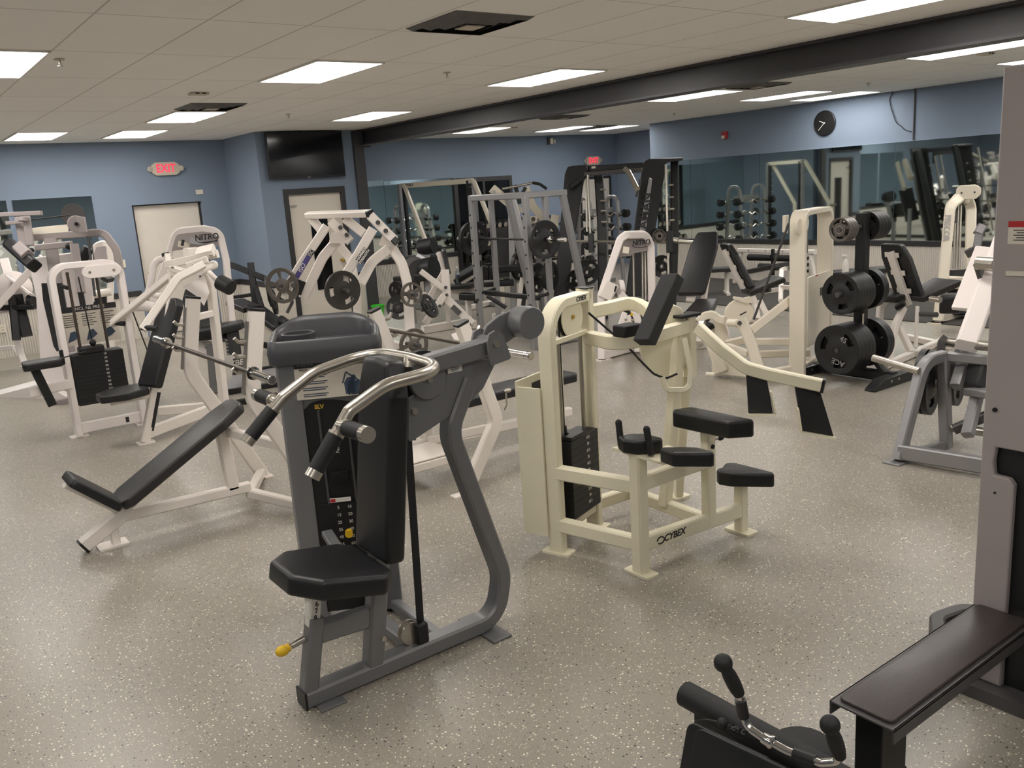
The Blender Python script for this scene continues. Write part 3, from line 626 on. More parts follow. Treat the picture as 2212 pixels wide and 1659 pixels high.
# ------------------------------------------------------------ cream selectorised machine in the middle of the floor
def cream_machine():
    t = thing('torso_machine', 'cream weight machine with black paddle arm standing alone in the middle of the floor', 'exercise machine', (3.2,3.3,0))
    C = M['cream']
    c1 = V((2.765,3.452,0)); c2 = V((3.155,3.59,0)); fr = V((2.895,2.955,0)); rr = V((3.665,2.945,0)); bk = V((3.83,3.56,0))
    d12 = (c2-c1).normalized(); n12 = Vector((0,0,1)).cross(d12)
    def at(p, z): return Vector((p.x,p.y,z))
    w = 0.055; h = 0.08
    f = MB()
    f.sweep([at(c1,0.01),at(c1,1.345),at(c2,1.345)], 0.085, w, n12, 0.17, 8)      # front column and top arch
    f.bar(at(c2,0.01),at(c2,1.385),w,0.085,n12)
    f.build('column_frame', C, t)
    MB().box((c2.x-0.03,c2.y-0.045,1.383),(c2.x+0.03,c2.y+0.045,1.39)).build('column_cap', M['black'], t)
    for p in (c1,c2,fr,rr):
        o_ = n12*0 
        q = MB().prism([(-0.045,-0.085),(0.045,-0.085),(0.045,0.085),(-0.045,0.085)], at(p,0.006), d12 if p in (c1,c2) else (1,0,0), n12 if p in (c1,c2) else (0,1,0), 0.012, 0.015).build('foot_plate', C, t)
    MB().prism([(-0.06,-0.05),(0.06,-0.05),(0.06,0.05),(-0.06,0.05)], at(bk,0.006), (1,0,0), (0,1,0), 0.012, 0.015).build('foot_plate', C, t)
    b = MB()
    b.bar(at(fr,0.01),at(fr,0.635),0.075,0.07,(1,0,0))
    b.bar(at(rr,0.01),at(rr,0.285),0.06,0.06,(1,0,0))
    b.bar(at(c1,0.165),at(fr,0.16),w,0.075); b.bar(at(c1,0.46),at(fr,0.465),w,0.075)
    b.bar(at(fr,0.16),at(rr,0.13),w,0.08); b.bar(at(fr,0.48),(3.40,2.945,0.485),w,0.08)
    b.bar((3.40,2.945,0.13),(3.40,2.945,0.665),0.062,0.062,(1,0,0))
    b.bar(at(c1,0.13),at(c2,0.13),w,0.07)
    b.sweep([at(c2,0.135),(3.43,3.575,0.135),(3.40,2.955,0.135)], 0.07, w, (0,0,1), 0.02)
    b.build('base_frame', C, t)
    bolts = MB()
    MB().cyl((3.40,2.908,0.56),(3.40,2.916,0.56),0.012,seg=12).build('bolt', M['dark'], t)
    pin = MB().cyl((3.435,2.945,0.585),(3.475,2.94,0.59),0.012).build('pull_pin', M['satin'], t)
    MB().sphere((3.49,2.938,0.592),0.024).build('knob', M['rubber'], pin)
    # seat, chest pad, elbow pads
    MB().pad([(3.563,3.033),(3.602,3.024),(3.677,3.063),(3.717,3.018),(3.72,2.765),(3.694,2.748),(3.551,2.918),(3.53,2.986)], (0,0,0.295), (1,0,0), (0,1,0), 0.08, 0.03, 0.018).build('seat', M['vinyl'], t)
    MB().pad([(3.301,3.095),(3.396,3.061),(3.407,3.032),(3.409,2.655),(3.389,2.645),(3.287,2.715),(3.284,2.745),(3.273,3.069)], (0,0,0.665), (1,0,0), (0,1,0), 0.09, 0.025, 0.018).build('chest_pad', M['vinyl'], t)
    MB().pad([(2.858,3.056),(2.932,3.037),(2.98,2.988),(2.985,2.87),(2.955,2.845),(2.849,2.921),(2.826,2.983)], (0,0,0.645), (1,0,0), (0,1,0), 0.07, 0.02, 0.015).build('elbow_pad', M['vinyl'], t)
    MB().pad([(2.849,2.762),(2.874,2.762),(2.943,2.692),(2.975,2.639),(2.976,2.54),(2.952,2.525),(2.832,2.662)], (0,0,0.645), (1,0,0), (0,1,0), 0.07, 0.02, 0.015).build('elbow_pad', M['vinyl'], t)
    MB().prism([(2.864,3.11),(2.924,3.089),(2.972,2.894),(3.074,2.929),(3.056,2.688),(2.994,2.598),(2.851,2.779),(2.856,2.859)], (0,0,0.636), (1,0,0), (0,1,0), 0.014, 0.01).build('pad_plate', C, t)
    MB().tube([(2.887,3.059,0.65),(2.898,3.084,0.768)],0.017).sphere((2.898,3.084,0.768),0.017).build('grip', M['rubber'], t)
    MB().tube([(2.887,2.853,0.65),(2.892,2.884,0.773)],0.017).sphere((2.892,2.884,0.773),0.017).build('grip', M['rubber'], t)
    # weight stack, rods, cable, shroud
    m = (c1+c2)/2; 
    ws = MB().obox(at(c1,0.17)+d12*0.07-n12*0.07, d12*0.30, n12*0.13, (0,0,0.44)).obox(at(c1,0.615)+d12*0.07-n12*0.075, d12*0.14, n12*0.14, (0,0,0.02)).build('weight_stack', M['black'], t, 0.002)
    for k in range(11):
        MB().obox(at(c1,0.19+0.037*k)+d12*0.069-n12*0.071, d12*0.302, n12*0.132, (0,0,0.002)).build('plate_gap', M['dark'], ws)
    for k, sN in enumerate(('12.5','20','27.5','35','42.5','50','57.5','65','72.5','80','87.5')):
        text('number', sN, 0.022, at(c1,0.59-0.037*k)+d12*0.25-n12*0.0722, d12, (0,0,1), M['whiteink'], ws)
    for s_ in (0.10, 0.34): MB().cyl(at(c1,0.60)+d12*s_, at(c1,1.145)+d12*s_, 0.012).build('guide_rod', M['satin'], t)
    MB().bar(at(c1,1.15),at(c2,1.15),0.05,0.03).build('crossbar', C, t)
    pc = at(c1,1.255)+d12*0.235
    MB().lathe([(0.11,-0.022),(0.112,-0.018),(0.10,-0.008),(0.10,0.008),(0.112,0.018),(0.11,0.022)], pc, n12, 40).build('pulley', C, t)
    MB().lathe([(0.108,-0.008),(0.1135,-0.004),(0.1135,0.004),(0.108,0.008)], pc, n12, 40).build('pulley_belt', M['rubber'], t)
    MB().cyl(pc-n12*0.022, pc-n12*0.03, 0.012, seg=12).build('bolt', M['brass'], t)
    MB().obox(pc-d12*0.03-n12*0.03+Vector((0,0,0.06)), d12*0.06, n12*0.06, (0,0,0.04)).build('pulley_hanger', C, t)
    MB().cyl(pc-d12*0.11, at(c1,0.62)+d12*0.125, 0.005, seg=8).build('cable', M['cable'], t)
    MB().cyl(at(c1,0.62)+d12*0.125, at(c1,0.68)+d12*0.125, 0.014).cyl(at(c1,0.62)+d12*0.125, at(c1,0.635)+d12*0.125, 0.025).build('stack_bolt', M['black'], t)
    g0 = at(c1,0.10)-d12*0.045+n12*0.035
    sd = MB().obox(g0, d12*0.012, n12*0.14, (0,0,0.82)).obox(g0+n12*0.14, d12*0.48, n12*0.012, (0,0,0.85)).build('shroud', M['cream'], t)
    pk = at(c1,0.60)+d12*0.10+n12*0.172
    pb = MB().obox(pk, d12*0.15, n12*0.003, (0,0,0.31)).build('placard', M['ink'], t)
    pp = MB().obox(pk+d12*0.015-n12*0.001+Vector((0,0,0.02)), d12*0.11, n12*0.002, (0,0,0.24)).build('placard_sheet', M['paper'], pb)
    for k in range(9): MB().obox(pk+d12*0.025-n12*0.002+Vector((0,0,0.24-0.022*k)), d12*(0.085 if k % 3 else 0.06), n12*0.001, (0,0,0.005)).build('text_line', M['ink'], pp)
    # wishbone to the pivot
    pv = V((3.653,3.285,1.14))
    MB().sweep([at(c2,1.115)]+[(3.048,3.242,1.13),(3.228,3.205,1.13),(3.43,3.247,1.13),(3.648,3.287,1.13)], 0.075, 0.05, (0,0,1), 0.15).build('lower_arm_tube', C, t)
    wf = [at(c2,1.25), V((3.62,3.84,1.22)), V((3.72,3.72,1.17)), pv+Vector((0.02,0.12,-0.02))]
    MB().sweep([at(c2,1.25)]+[(3.325,3.602,1.25),(3.581,3.658,1.25),(3.505,3.472,1.23),(3.474,3.356,1.16)]+[pv+Vector((0.0,0.1,-0.02))], 0.075, 0.05, (0,0,1), 0.08).build('upper_arm_tube', C, t)
    # A-shaped stand below the pivot
    st = MB()
    st.bar((3.40,3.265,0.14), pv+Vector((-0.06,0.02,-0.04)), 0.055, 0.075, (0,0,1)); st.bar(at(bk,0.01), pv+Vector((0.03,0.06,-0.3)), 0.05, 0.06, (0,0,1))
    st.sweep([(3.506,3.191,1.093),(3.502,3.145,0.92),(3.484,3.137,0.842),(3.455,3.152,0.82),(3.379,3.209,0.826),(3.372,3.234,0.894)], 0.05, 0.03, (0.735,0.675,-0.207), 0.03)
    st.build('pivot_stand', C, t)
    hb = MB().bar(pv+Vector((0,0,-0.30)), pv+Vector((0,0,0.045)), 0.06, 0.06, (1,0,0))
    hb.build('pivot_post', C, t)
    MB().cyl(pv+Vector((0.03,-0.05,0.0)), pv+Vector((0.04,-0.075,0.0)), 0.02, seg=10).build('bolt', M['satin'], t)
    MB().cbox(pv+Vector((-0.03,0,0.055)), (0.16,0.09,0.018)).build('rubber_stop', M['rubber'], t, 0.004)
    # large curved cam with its cable
    cn = unit((0.80,-0.60,0.05)); cn = unit((-0.42,-0.90,-0.05))
    cax = unit(Vector((0,0,1)).cross(cn)); cay = unit(cn.cross(cax))
    cx_ = V((3.523,3.336,1.063))
    hd = [(0.16*math.cos(a)*1.0, 0.205*math.sin(a)) for a in [math.radians(60+ i*12) for i in range(0,26)]]
    MB().prism(hd, cx_, cax, cay, 0.03).build('cam', C, t, 0.004)
    MB().tube([(2.875,3.244,1.312),(3.17,3.284,1.091),(3.302,3.308,0.976),(3.339,3.263,0.914),(3.4,3.234,0.88),(3.456,3.2,0.903)],0.006,0.05,8).build('cable', M['cable'], t)
    # right arm with two hanging paddles
    ar = [V(p) for p in [(3.485,3.073,1.163),(3.488,2.916,1.06),(3.506,2.778,0.979),(3.558,2.682,0.951),(3.676,2.454,0.902)]]
    MB().sweep(ar, 0.045, 0.062, unit((ar[4]-ar[0]).cross(Vector((0,0,1)))), [0,0.1,0.12,0.12,0], 5).build('paddle_arm', C, t)
    da = (ar[4]-ar[3]).normalized()
    MB().bar(ar[4]-da*0.002, ar[4]+da*0.012, 0.048, 0.068, (0,0,1)).build('end_cap', M['black'], t)
    for qi, q in enumerate(([(3.5,2.773,0.945),(3.564,2.7,0.943),(3.557,2.652,0.752),(3.474,2.739,0.754)], [(3.612,2.568,0.914),(3.688,2.483,0.898),(3.719,2.413,0.64),(3.616,2.523,0.673)])):
        q = [V(p) for p in q]; ax_ = (q[1]-q[0]); n_ = unit(ax_.cross(q[3]-q[0]))
        pd = MB().loft([[p+n_*0.0 for p in q],[p+n_*0.03 for p in q]]).build('paddle', M['rubber'], t, 0.003)
        dn = unit(q[3]-q[0]); e_ = unit(ax_)
        MB().obox(q[3]-e_*0.012+dn*0.001+n_*0.03, q[2]-q[3]+e_*0.02, -n_*0.075, dn*0.009).build('paddle_lip', C, pd)
        a_, b_ = (q[2]+e_*0.004, q[1]) if qi == 0 else (q[3]-e_*0.004, q[0])
        s_ = 1 if qi == 0 else -1; u_ = unit(b_-a_)
        MB().loft([[a_+n_*0.03, a_+u_*0.10+n_*0.03, a_+u_*0.12-n_*0.01, a_+u_*0.11-n_*0.045, a_-n_*0.045],[p+e_*(s_*0.009) for p in (a_+n_*0.03, a_+u_*0.10+n_*0.03, a_+u_*0.12-n_*0.01, a_+u_*0.11-n_*0.045, a_-n_*0.045)]]).build('paddle_side', C, pd)
    # left arm pad, seen from behind
    A_, B_, C_, D_, E2 = [V(p) for p in [(3.125,2.984,1.491),(3.143,2.907,1.49),(2.983,2.94,1.188),(2.954,3.023,1.184),(3.201,2.917,1.452)]]
    MB().obox(D_, C_-D_, A_-D_, E2-B_).build('arm_pad', M['foam'], t, 0.006)
    MB().cbox((3.012,3.117,1.217), (0.12,0.09,0.06)).build('pad_block', M['rubber'], t, 0.008)
    # maker's lettering
    d1 = (rr-fr).normalized()
    base_n = Vector((d1.y,-d1.x,0))
    o_ = at(fr,0.152)+d1*0.19+base_n*0.0285
    text('lettering', 'CYBEX', 0.05, o_+d1*0.025, d1, (0,0,1), M['ink'], t, shear=0.25, bold=0.0012)
    lo = []
    MB().tube([o_-d1*(0.075+0.025*math.cos(a))+Vector((0,0,0.018*math.sin(a))) for a in [i*0.5 for i in range(12)]], 0.004, seg=6).build('logo', M['ink'], t)
    text('lettering', 'CYBEX', 0.035, at(c1,1.345)+d12*0.30-n12*0.0435, d12, (0,0,1), M['ink'], t, shear=0.2, bold=0.001)
cream_machine()

# ------------------------------------------------------------ weight plates
def plate_mesh(r, th, style='slots', hub=0.06, bore=0.026, seg=48):
    """disc along local X: rim, web and hub; three grip openings or five spokes"""
    mb = MB(); rims = [bore, hub, r*0.50 if style == 'slots' else r*0.40, r*0.76 if style == 'slots' else r*0.80, r*0.90, r]
    hw = [th*0.62, th*0.62, th*0.30, th*0.30, th*0.5, th*0.5]
    nR = len(rims)
    def open_(ri, k):
        a = (k+0.5)/seg*360
        if style == 'slots': return ri == 2 and ((a+15) % 120) < 46
        if style == 'spokes': return ri == 2 and ((a) % 72) > 20
        return False
    vs = []; fs = []
    for side in (1, -1):
        for i in range(nR):
            for k in range(seg):
                t = 2*math.pi*k/seg; vs.append((side*hw[i], rims[i]*math.cos(t), rims[i]*math.sin(t)))
    def idx(sd, i, k): return (0 if sd > 0 else nR*seg) + i*seg + (k % seg)
    for i in range(nR-1):
        for k in range(seg):
            if open_(i, k): continue
            fs.append((idx(1,i,k), idx(1,i+1,k), idx(1,i+1,k+1), idx(1,i,k+1)))
            fs.append((idx(-1,i,k), idx(-1,i,k+1), idx(-1,i+1,k+1), idx(-1,i+1,k)))
            for (kk, e) in ((k-1, k), (k+1, k+1)):
                if open_(i, kk % seg): fs.append((idx(1,i,e), idx(-1,i,e), idx(-1,i+1,e), idx(1,i+1,e)))
            if i+1 < nR-1 and open_(i+1, k): fs.append((idx(1,i+1,k), idx(1,i+1,k+1), idx(-1,i+1,k+1), idx(-1,i+1,k)))
            if i > 0 and open_(i-1, k): fs.append((idx(1,i,k), idx(-1,i,k), idx(-1,i,k+1), idx(1,i,k+1)))
    for k in range(seg):
        fs.append((idx(1,nR-1,k), idx(-1,nR-1,k), idx(-1,nR-1,k+1), idx(1,nR-1,k+1)))
        fs.append((idx(1,0,k), idx(1,0,k+1), idx(-1,0,k+1), idx(-1,0,k)))
    return mb.add(vs, fs)
PROTO = {}
def weight_plate(c, ax, r, th, m, label, group=None, style='slots', spin=0.0):
    """one plate as a thing of its own; copies share mesh data"""
    key = (round(r,3), round(th,3), style, m)
    if key not in PROTO:
        o = plate_mesh(r, th, style).build('weight_plate', M[m], None, 0.0, 30)
        pf = MB().lathe([(0.0262,-th*0.7),(0.036,-th*0.7),(0.036,th*0.7),(0.0262,th*0.7)], (0,0,0), (1,0,0), 24, False).build('hub', M['satin'] if style == 'spokes' else M[m], o)
        PROTO[key] = o; t = o
    else: t = copy_tree(PROTO[key])
    ax = unit(ax)
    t.rotation_mode = 'QUATERNION'
    from mathutils import Quaternion
    t.rotation_quaternion = Vector((1,0,0)).rotation_difference(ax) @ Quaternion((1,0,0), spin)
    t.location = c; t['label'] = label; t['category'] = 'weight plate'
    if group: t['group'] = group
    elif 'group' in t: del t['group']
    return t
def olympic_bar(p, q, label, m_shaft='darkbar', name='barbell', end_l=0.30, grp=None):
    p, q = V(p), V(q); d = (q-p).normalized()
    t = thing(name, label, 'barbell', (p+q)/2, grp)
    MB().cyl(p+d*end_l, q-d*end_l, 0.0145).build('shaft', M[m_shaft], t)
    for a, s in ((p, d), (q, -d)):
        MB().lathe([(0.022,0),(0.0255,0.004),(0.0255,0.018),(0.0235,0.02),(0.0235,0.05),(0.025,0.052),(0.025,end_l-0.035),(0.038,end_l-0.033),(0.038,end_l-0.012),(0.028,end_l-0.01),(0.028,end_l+0.02)], a, s, 24).build('sleeve', M['chrome'], t)
    return t

# ------------------------------------------------------------ grey low row machine at the right edge
def low_row():
    t = thing('low_row_machine', 'grey tower machine at the right edge with a low black bench in front', 'exercise machine', (2.7,1.3,0))
    G = M['lgrey']
    tp = [(1.42-0.02,0.0),(1.40,2.225),(0.62,2.225),(0.62,0.845),(1.29,0.845),(1.285,0.33)]
    out = [(1.40,0.05),(1.40,2.225),(0.62,2.225),(0.62,0.955),(1.352,0.955),(1.358,0.90),(1.352,0.853),(1.30,0.85),(1.285,0.83),(1.285,0.05)]
    MB().prism(out, (3.075,0,0), (0,1,0), (0,0,1), 0.03).build('tower_panel', G, t, 0.006)
    MB().box((3.09,0.64,0.05),(3.46,1.39,2.20)).build('tower_body', M['black'], t)
    MB().cyl((3.059,1.361,1.09),(3.054,1.361,1.09),0.008,seg=14).build('screw', M['dark'], t)
    MB().cyl((3.059,1.345,0.79),(3.055,1.345,0.79),0.004,seg=10).build('screw', M['dark'], t)
    pk = MB().box((3.055,1.06,1.555),(3.0598,1.352,1.735)).build('placard', M['paper'], t)
    MB().box((3.0535,1.06,1.715),(3.0552,1.352,1.735)).build('placard_band', M['red'], pk)
    MB().box((3.0535,1.06,1.572),(3.0552,1.352,1.66)).build('picture_panel', M['lgrey'], pk)
    for k in range(5): MB().box((3.0535,1.14,1.672+0.008*k),(3.0548,1.335-0.01*(k % 2),1.6745+0.008*k)).build('text_line', M['ink'], pk)
    MB().sweep([(3.5,1.2,0.06),(3.5,1.62,0.06),(3.32,1.66,0.06),(3.05,1.50,0.06)], 0.09, 0.06, (0,0,1), 0.09, 8).build('base_hoop', M['dgrey'], t)
    MB().box((3.0,1.1,0.0),(3.4,1.45,0.05)).build('base_plate', M['dgrey'], t)
    # bench: channel tray with a worn pad
    tr = MB()
    tr.box((2.15,1.182,0.338),(3.055,1.394,0.346)).box((2.15,1.182,0.300),(3.055,1.189,0.346)).box((2.15,1.387,0.300),(3.055,1.394,0.346))
    tr.build('bench_tray', M['dgrey'], t, 0.002)
    MB().pad([(2.168,1.20),(3.05,1.20),(3.05,1.377),(2.168,1.377)], (0,0,0.346), (1,0,0), (0,1,0), 0.012, 0.02, 0.005).build('bench_pad', M['worn'], t)
    MB().box((2.19,1.24,0.05),(2.33,1.33,0.338)).build('bench_post', M['black'], t, 0.004)
    MB().box((1.75,1.25,0.02),(2.36,1.32,0.09)).build('base_rail', M['black'], t, 0.006)
    # foot rests and roller
    MB().cyl((1.925,1.78,0.285),(1.925,1.10,0.285),0.042,seg=28).build('foot_roller', M['rubber'], t)
    MB().box((1.90,1.12,0.05),(1.95,1.72,0.25)).build('roller_bracket', M['black'], t)
    q0, q1, q2, q3 = V((1.812,1.635,0.3)), V((1.852,1.278,0.3)), V((1.746,1.671,0.12)), V((1.827,1.312,0.1))
    ux = (q1-q0).normalized(); dn = (q2-q0); 
    MB().pad([(0,0),(0.36,0),(0.36,0.28),(0,0.28)], q0+Vector((0,0,-0.01)), ux, unit(dn-ux*dn.dot(ux)), 0.03, 0.03, 0.008).build('foot_plate', M['black'], t)
    r0 = V((1.816,1.671,0.29)); vv = unit(dn-ux*dn.dot(ux))
    MB().pad([(0,0),(0.30,0),(0.30,0.24),(0,0.24)], r0, ux, vv, 0.02, 0.03, 0.006).build('foot_plate', M['black'], t)
    rc = V((2.126,1.468,0.16))
    MB().pad([(rc.x+0.10*math.cos(a), rc.y+0.10*math.sin(a)) for a in [i*math.pi/9 for i in range(18)]], (0,0,0.135), (1,0,0), (0,1,0), 0.03, 0.0, 0.008).build('pedal_pad', M['rubber'], t)
    MB().bar((rc.x,rc.y,0.04),(rc.x,rc.y,0.14),0.05,0.05,(1,0,0)).build('pedal_post', M['black'], t)
    # chain and bar with ball ends lying over the roller
    h = thing('rowing_bar', 'chrome rowing bar with two black ball ends lying on the foot roller', 'bar', (1.95,1.5,0.36))
    L_ = [V(p) for p in [(1.726,1.452,0.62),(1.754,1.44,0.545),(1.767,1.43,0.515),(1.785,1.431,0.44),(1.783,1.413,0.41),(1.788,1.37,0.4),(1.806,1.299,0.385),(1.827,1.208,0.385),(1.845,1.173,0.4),(1.848,1.163,0.42),(1.808,1.169,0.53)]]
    MB().tube(L_[2:10], 0.0115, [0,0.04,0.05,0.06,0.06,0.03,0.02,0], 14, 6).build('bar', M['chrome'], h)
    for a, b in ((L_[2], L_[0]), (L_[9], L_[10])):
        d_ = (b-a); 
        MB().tube([a, a+d_*0.15, a+d_*0.35, a+d_*0.6, a+d_*0.8, b], [0.016,0.019,0.021,0.0205,0.017,0.016], seg=16).build('grip', M['rubber'], h)
        MB().sphere(b, 0.0265, 18, 12).build('ball_end', M['rubber'], h)
    MB().tube([L_[3]+(L_[2]-L_[3])*0.75, L_[3]+(L_[4]-L_[3])*0.1], 0.0165, seg=14).build('sleeve', M['black'], h); MB().tube([L_[6]+(L_[7]-L_[6])*0.2, L_[6]+(L_[7]-L_[6])*0.85], 0.0165, seg=14).build('sleeve', M['black'], h)
    m0 = L_[5]+(L_[6]-L_[5])*0.05; md = (L_[6]-L_[5])
    MB().tube([m0, m0+md*0.25, m0+md*0.3, m0+md*0.4, m0+md*0.45], [0.016,0.018,0.0205,0.0205,0.016], seg=16).build('swivel', M['chrome'], h)
    ch = thing('chain', 'black snap hook and chain draped over the foot plate beside the chrome rowing bar', 'chain', (1.803,1.523,0.36))
    MB().tube([(1.785,1.612,0.33),(1.781,1.566,0.36),(1.792,1.514,0.37),(1.793,1.464,0.375),(1.78,1.412,0.4)], 0.004, 0.03, 8).build('cord', M['cable'], ch)
    MB().sphere((1.786,1.509,0.375), 0.016, 12, 8).build('stop_ball', M['rubber'], ch)
    for i, p in enumerate([(1.796,1.486,0.37),(1.793,1.467,0.375),(1.784,1.443,0.385),(1.776,1.42,0.395)]):
        p = V(p); a = (V((0.012,0.004,0)), V((0,0.005,0.008)))[i % 2]
        MB().tube([p+V((0.011*math.cos(k*0.785),0.007*math.sin(k*0.785)*(i%2),0.007*math.sin(k*0.785)*(1-i%2))) for k in range(8)], 0.0025, seg=6, closed=True).build('link', M['black'], ch)
low_row()

# ------------------------------------------------------------ plate loaded leg press behind the grey tower
def leg_press():
    t = thing('leg_press', 'grey framed leg press with white sled beam behind the grey tower', 'exercise machine', (5.8,2.6,0))
    S = M['silver']
    f = MB()
    zt = 0.653; yt = 2.955
    f.sweep([(5.29,2.95,0.02),(5.60,2.93,zt),(5.76,2.92,zt),(5.80,2.1,zt)], 0.075, 0.07, (0.6,0.8,0), 0.0)
    fr = MB()
    fr.sweep([(5.29,2.95,0.02),(5.52,2.925,zt),(5.74,2.90,zt)], 0.07, 0.075, (0.11,0.99,0), 0.17, 8)
    fr.bar((5.70,2.84,0.03),(5.72,2.90,zt),0.07,0.07,(1,0,0))
    fr.bar((5.74,2.90,zt),(5.82,2.05,zt),0.06,0.065)
    fr.bar((5.30,2.95,0.075),(5.42,2.05,0.075),0.06,0.10)
    fr.bar((5.32,2.90,0.05),(5.72,2.84,0.05),0.05,0.06)
    fr.build('frame', S, t)
    MB().box((5.21,2.90,0),(5.36,3.02,0.012)).build('foot_plate', S, t, 0.003)
    MB().cyl((5.72,2.88,0.17),(5.82,2.05,0.17),0.03).build('lower_bar', M['satin'], t)
    MB().cyl((5.929,3.002,0.711),(5.731,2.587,0.754),0.035).build('carriage_bar', M['satin'], t)
    MB().sweep([(5.838,2.98,0.624),(5.864,2.988,0.722),(5.896,2.974,0.751)],0.05,0.02,(0.6,-0.8,0),0.02).build('catch_hook', M['dgrey'], t)
    # white sled beam and the plate behind it
    sb = MB().bar((5.743,2.762,0.734),(6.648,2.97,1.342),0.135,0.10,(-0.2,-0.3,1)).build('sled_beam', M['blush'], t, 0.004)
    pq = [V(p) for p in [(6.308,3.15,0.869),(6.318,2.95,0.862),(6.932,2.986,1.232),(6.941,3.303,1.253)]]; n_ = unit((pq[1]-pq[0]).cross(pq[3]-pq[0]))
    MB().loft([[p for p in pq],[p+n_*0.03 for p in pq]]).build('foot_platform', M['blush'], t, 0.006)
    MB().cyl((6.213,2.938,1.228),(6.204,2.816,1.223),0.05).build('sled_roller', M['satin'], t)
    MB().bar((6.244,2.953,1.224),(6.251,2.919,1.122),0.03,0.09,(1,0,0)).build('roller_bracket', M['dgrey'], t)
    # seat cushion and links low in the frame
    MB().bar((6.022,2.924,0.451),(5.829,2.575,0.512),0.30,0.17,(0.5,0.1,1)).build('seat', M['foam'], t, 0.04)
    MB().bar((5.897,2.826,0.68),(5.69,2.79,0.466),0.07,0.07,(1,0,0)).build('link_arm', S, t)
    MB().bar((5.697,2.65,0.439),(5.447,2.583,0.224),0.07,0.06,(1,0,0)).build('link_arm', S, t)
    MB().bar((5.716,2.701,0.443),(5.585,2.49,0.479),0.12,0.05,(0,0,1)).build('step', S, t, 0.006)
    MB().bar((5.529,2.712,0.219),(5.639,2.535,0.33),0.06,0.06,(0,0,1)).build('cross_link', M['dgrey'], t)
    MB().cyl((5.423,3.229,0.655),(5.418,2.901,0.605),0.024).build('weight_horn', M['satin'], t)
    wd = unit(V((5.418,2.901,0.605))-V((5.423,3.229,0.655)))
    ax = unit((0.25,-0.95,-0.02)); c0 = V((5.738,2.982,0.459))
    MB().cyl(c0+ax*0.05, c0-ax*0.10, 0.0245).build('plate_peg', M['satin'], t)
    weight_plate(c0, ax, 0.225, 0.04, 'blackpl', 'black weight plate hanging inside the left frame of the leg press, nearer one', 'plates on the leg press', 'slots', 0.4)
    weight_plate(c0-ax*0.055, ax, 0.225, 0.04, 'blackpl', 'black weight plate hanging inside the leg press frame, second one', 'plates on the leg press', 'slots', 0.9)
    c1 = V((6.405,3.127,0.364))
    weight_plate(c1, ax, 0.225, 0.04, 'blackpl', 'black weight plate behind the inner leg of the leg press', 'plates on the leg press', 'slots', 0.2)
leg_press()

# ------------------------------------------------------------ incline bench with its barbell, front left
def incline_bench():
    t = thing('incline_bench', 'white incline bench with a long black back pad, front left of the floor', 'bench', (1.4,5.45,0))
    W = M['white']; yc = 5.45
    f = MB()
    f.bar((0.775,yc,0.045),(1.06,yc,0.205),0.07,0.085,(0,0,1))
    f.bar((0.98,yc,0.165),(1.80,yc,0.145),0.06,0.065,(0,0,1))
    f.bar((1.0,yc,0.19),(1.78,yc,0.645),0.06,0.05,(0,0,1))
    f.bar((1.665,yc,0.62),(1.69,yc,0.16),0.06,0.075,(1,0,0))
    f.build('spine', W, t)
    MB().bar((0.765,yc,0.038),(0.778,yc,0.046),0.072,0.087,(0,0,1)).build('end_cap', M['black'], t)
    MB().prism(rect(0.17,0.13), (0.93,yc,0.006), (1,0,0), (0,1,0), 0.012, 0.01).bar((0.95,yc,0.01),(0.95,yc,0.13),0.05,0.05,(1,0,0)).build('foot', W, t)
    for y in (6.03, 4.87):
        s = 1 if y > yc else -1
        u = MB().sweep([(1.785,y,1.35),(1.69,y,0.86),(1.82,y,0.60),(2.10,y,0.012)], 0.05, 0.092, (0,1,0), [0,0.25,0.2,0], 8)
        uo = u.build('upright', W, t)
        MB().bar((1.782,y,1.352),(1.785,y,1.366),0.054,0.098,(1,0,0)).build('upright_cap', M['black'], uo)
        MB().bar((1.723,y,1.30),(1.643,y,0.885),0.045,0.006,(1,0,0)).build('hook_strip', M['satin'], uo)
        for z in (1.19, 1.105, 1.02):
            x = 1.643+(z-0.885)/0.415*0.08
            MB().tube([(x,y,z-0.008),(x-0.045,y,z),(x-0.065,y,z+0.025)], 0.011, 0.01, 10).build('bar_hook', M['satin'], uo)
        MB().bar((1.86,y,0.52),(1.70,yc+s*0.05,0.55),0.05,0.06).build('cross_brace', W, t)
        MB().bar((1.80,yc,0.10),(2.08,y-s*0.02,0.04),0.06,0.06).build('rear_leg', W, t)
        MB().prism(rect(0.07,0.16), (2.12,y,0.006), (1,0,0), (0,1,0), 0.012, 0.01).build('foot_plate', W, t)
    ax = unit((0.76,0,0.435))
    MB().pad([(0,-0.10),(0.05,-0.14),(0.75,-0.15),(0.90,-0.12),(0.925,-0.06),(0.925,0.06),(0.90,0.12),(0.75,0.15),(0.05,0.14),(0,0.10)], (1.015,yc,0.225), ax, (0,1,0), 0.06, 0.03, 0.015).build('back_pad', M['vinyl2'], t)
    a2 = unit((0.255,0,-0.235))
    MB().pad([(0,-0.13),(0,0.13),(0.33,0.15),(0.33,-0.15)], (0.735,yc,0.455), a2, (0,1,0), 0.055, 0.04, 0.015).build('seat', M['vinyl'], t)
    MB().bar(V((0.735,yc,0.44)), V((0.98,yc,0.215)), 0.07, 0.035, (1,0,1)).build('seat_bracket', W, t)
    return t
incline_bench()
olympic_bar((1.632,4.35,1.045),(1.632,6.55,1.045), 'barbell with chrome sleeves resting across the white incline bench at the left')
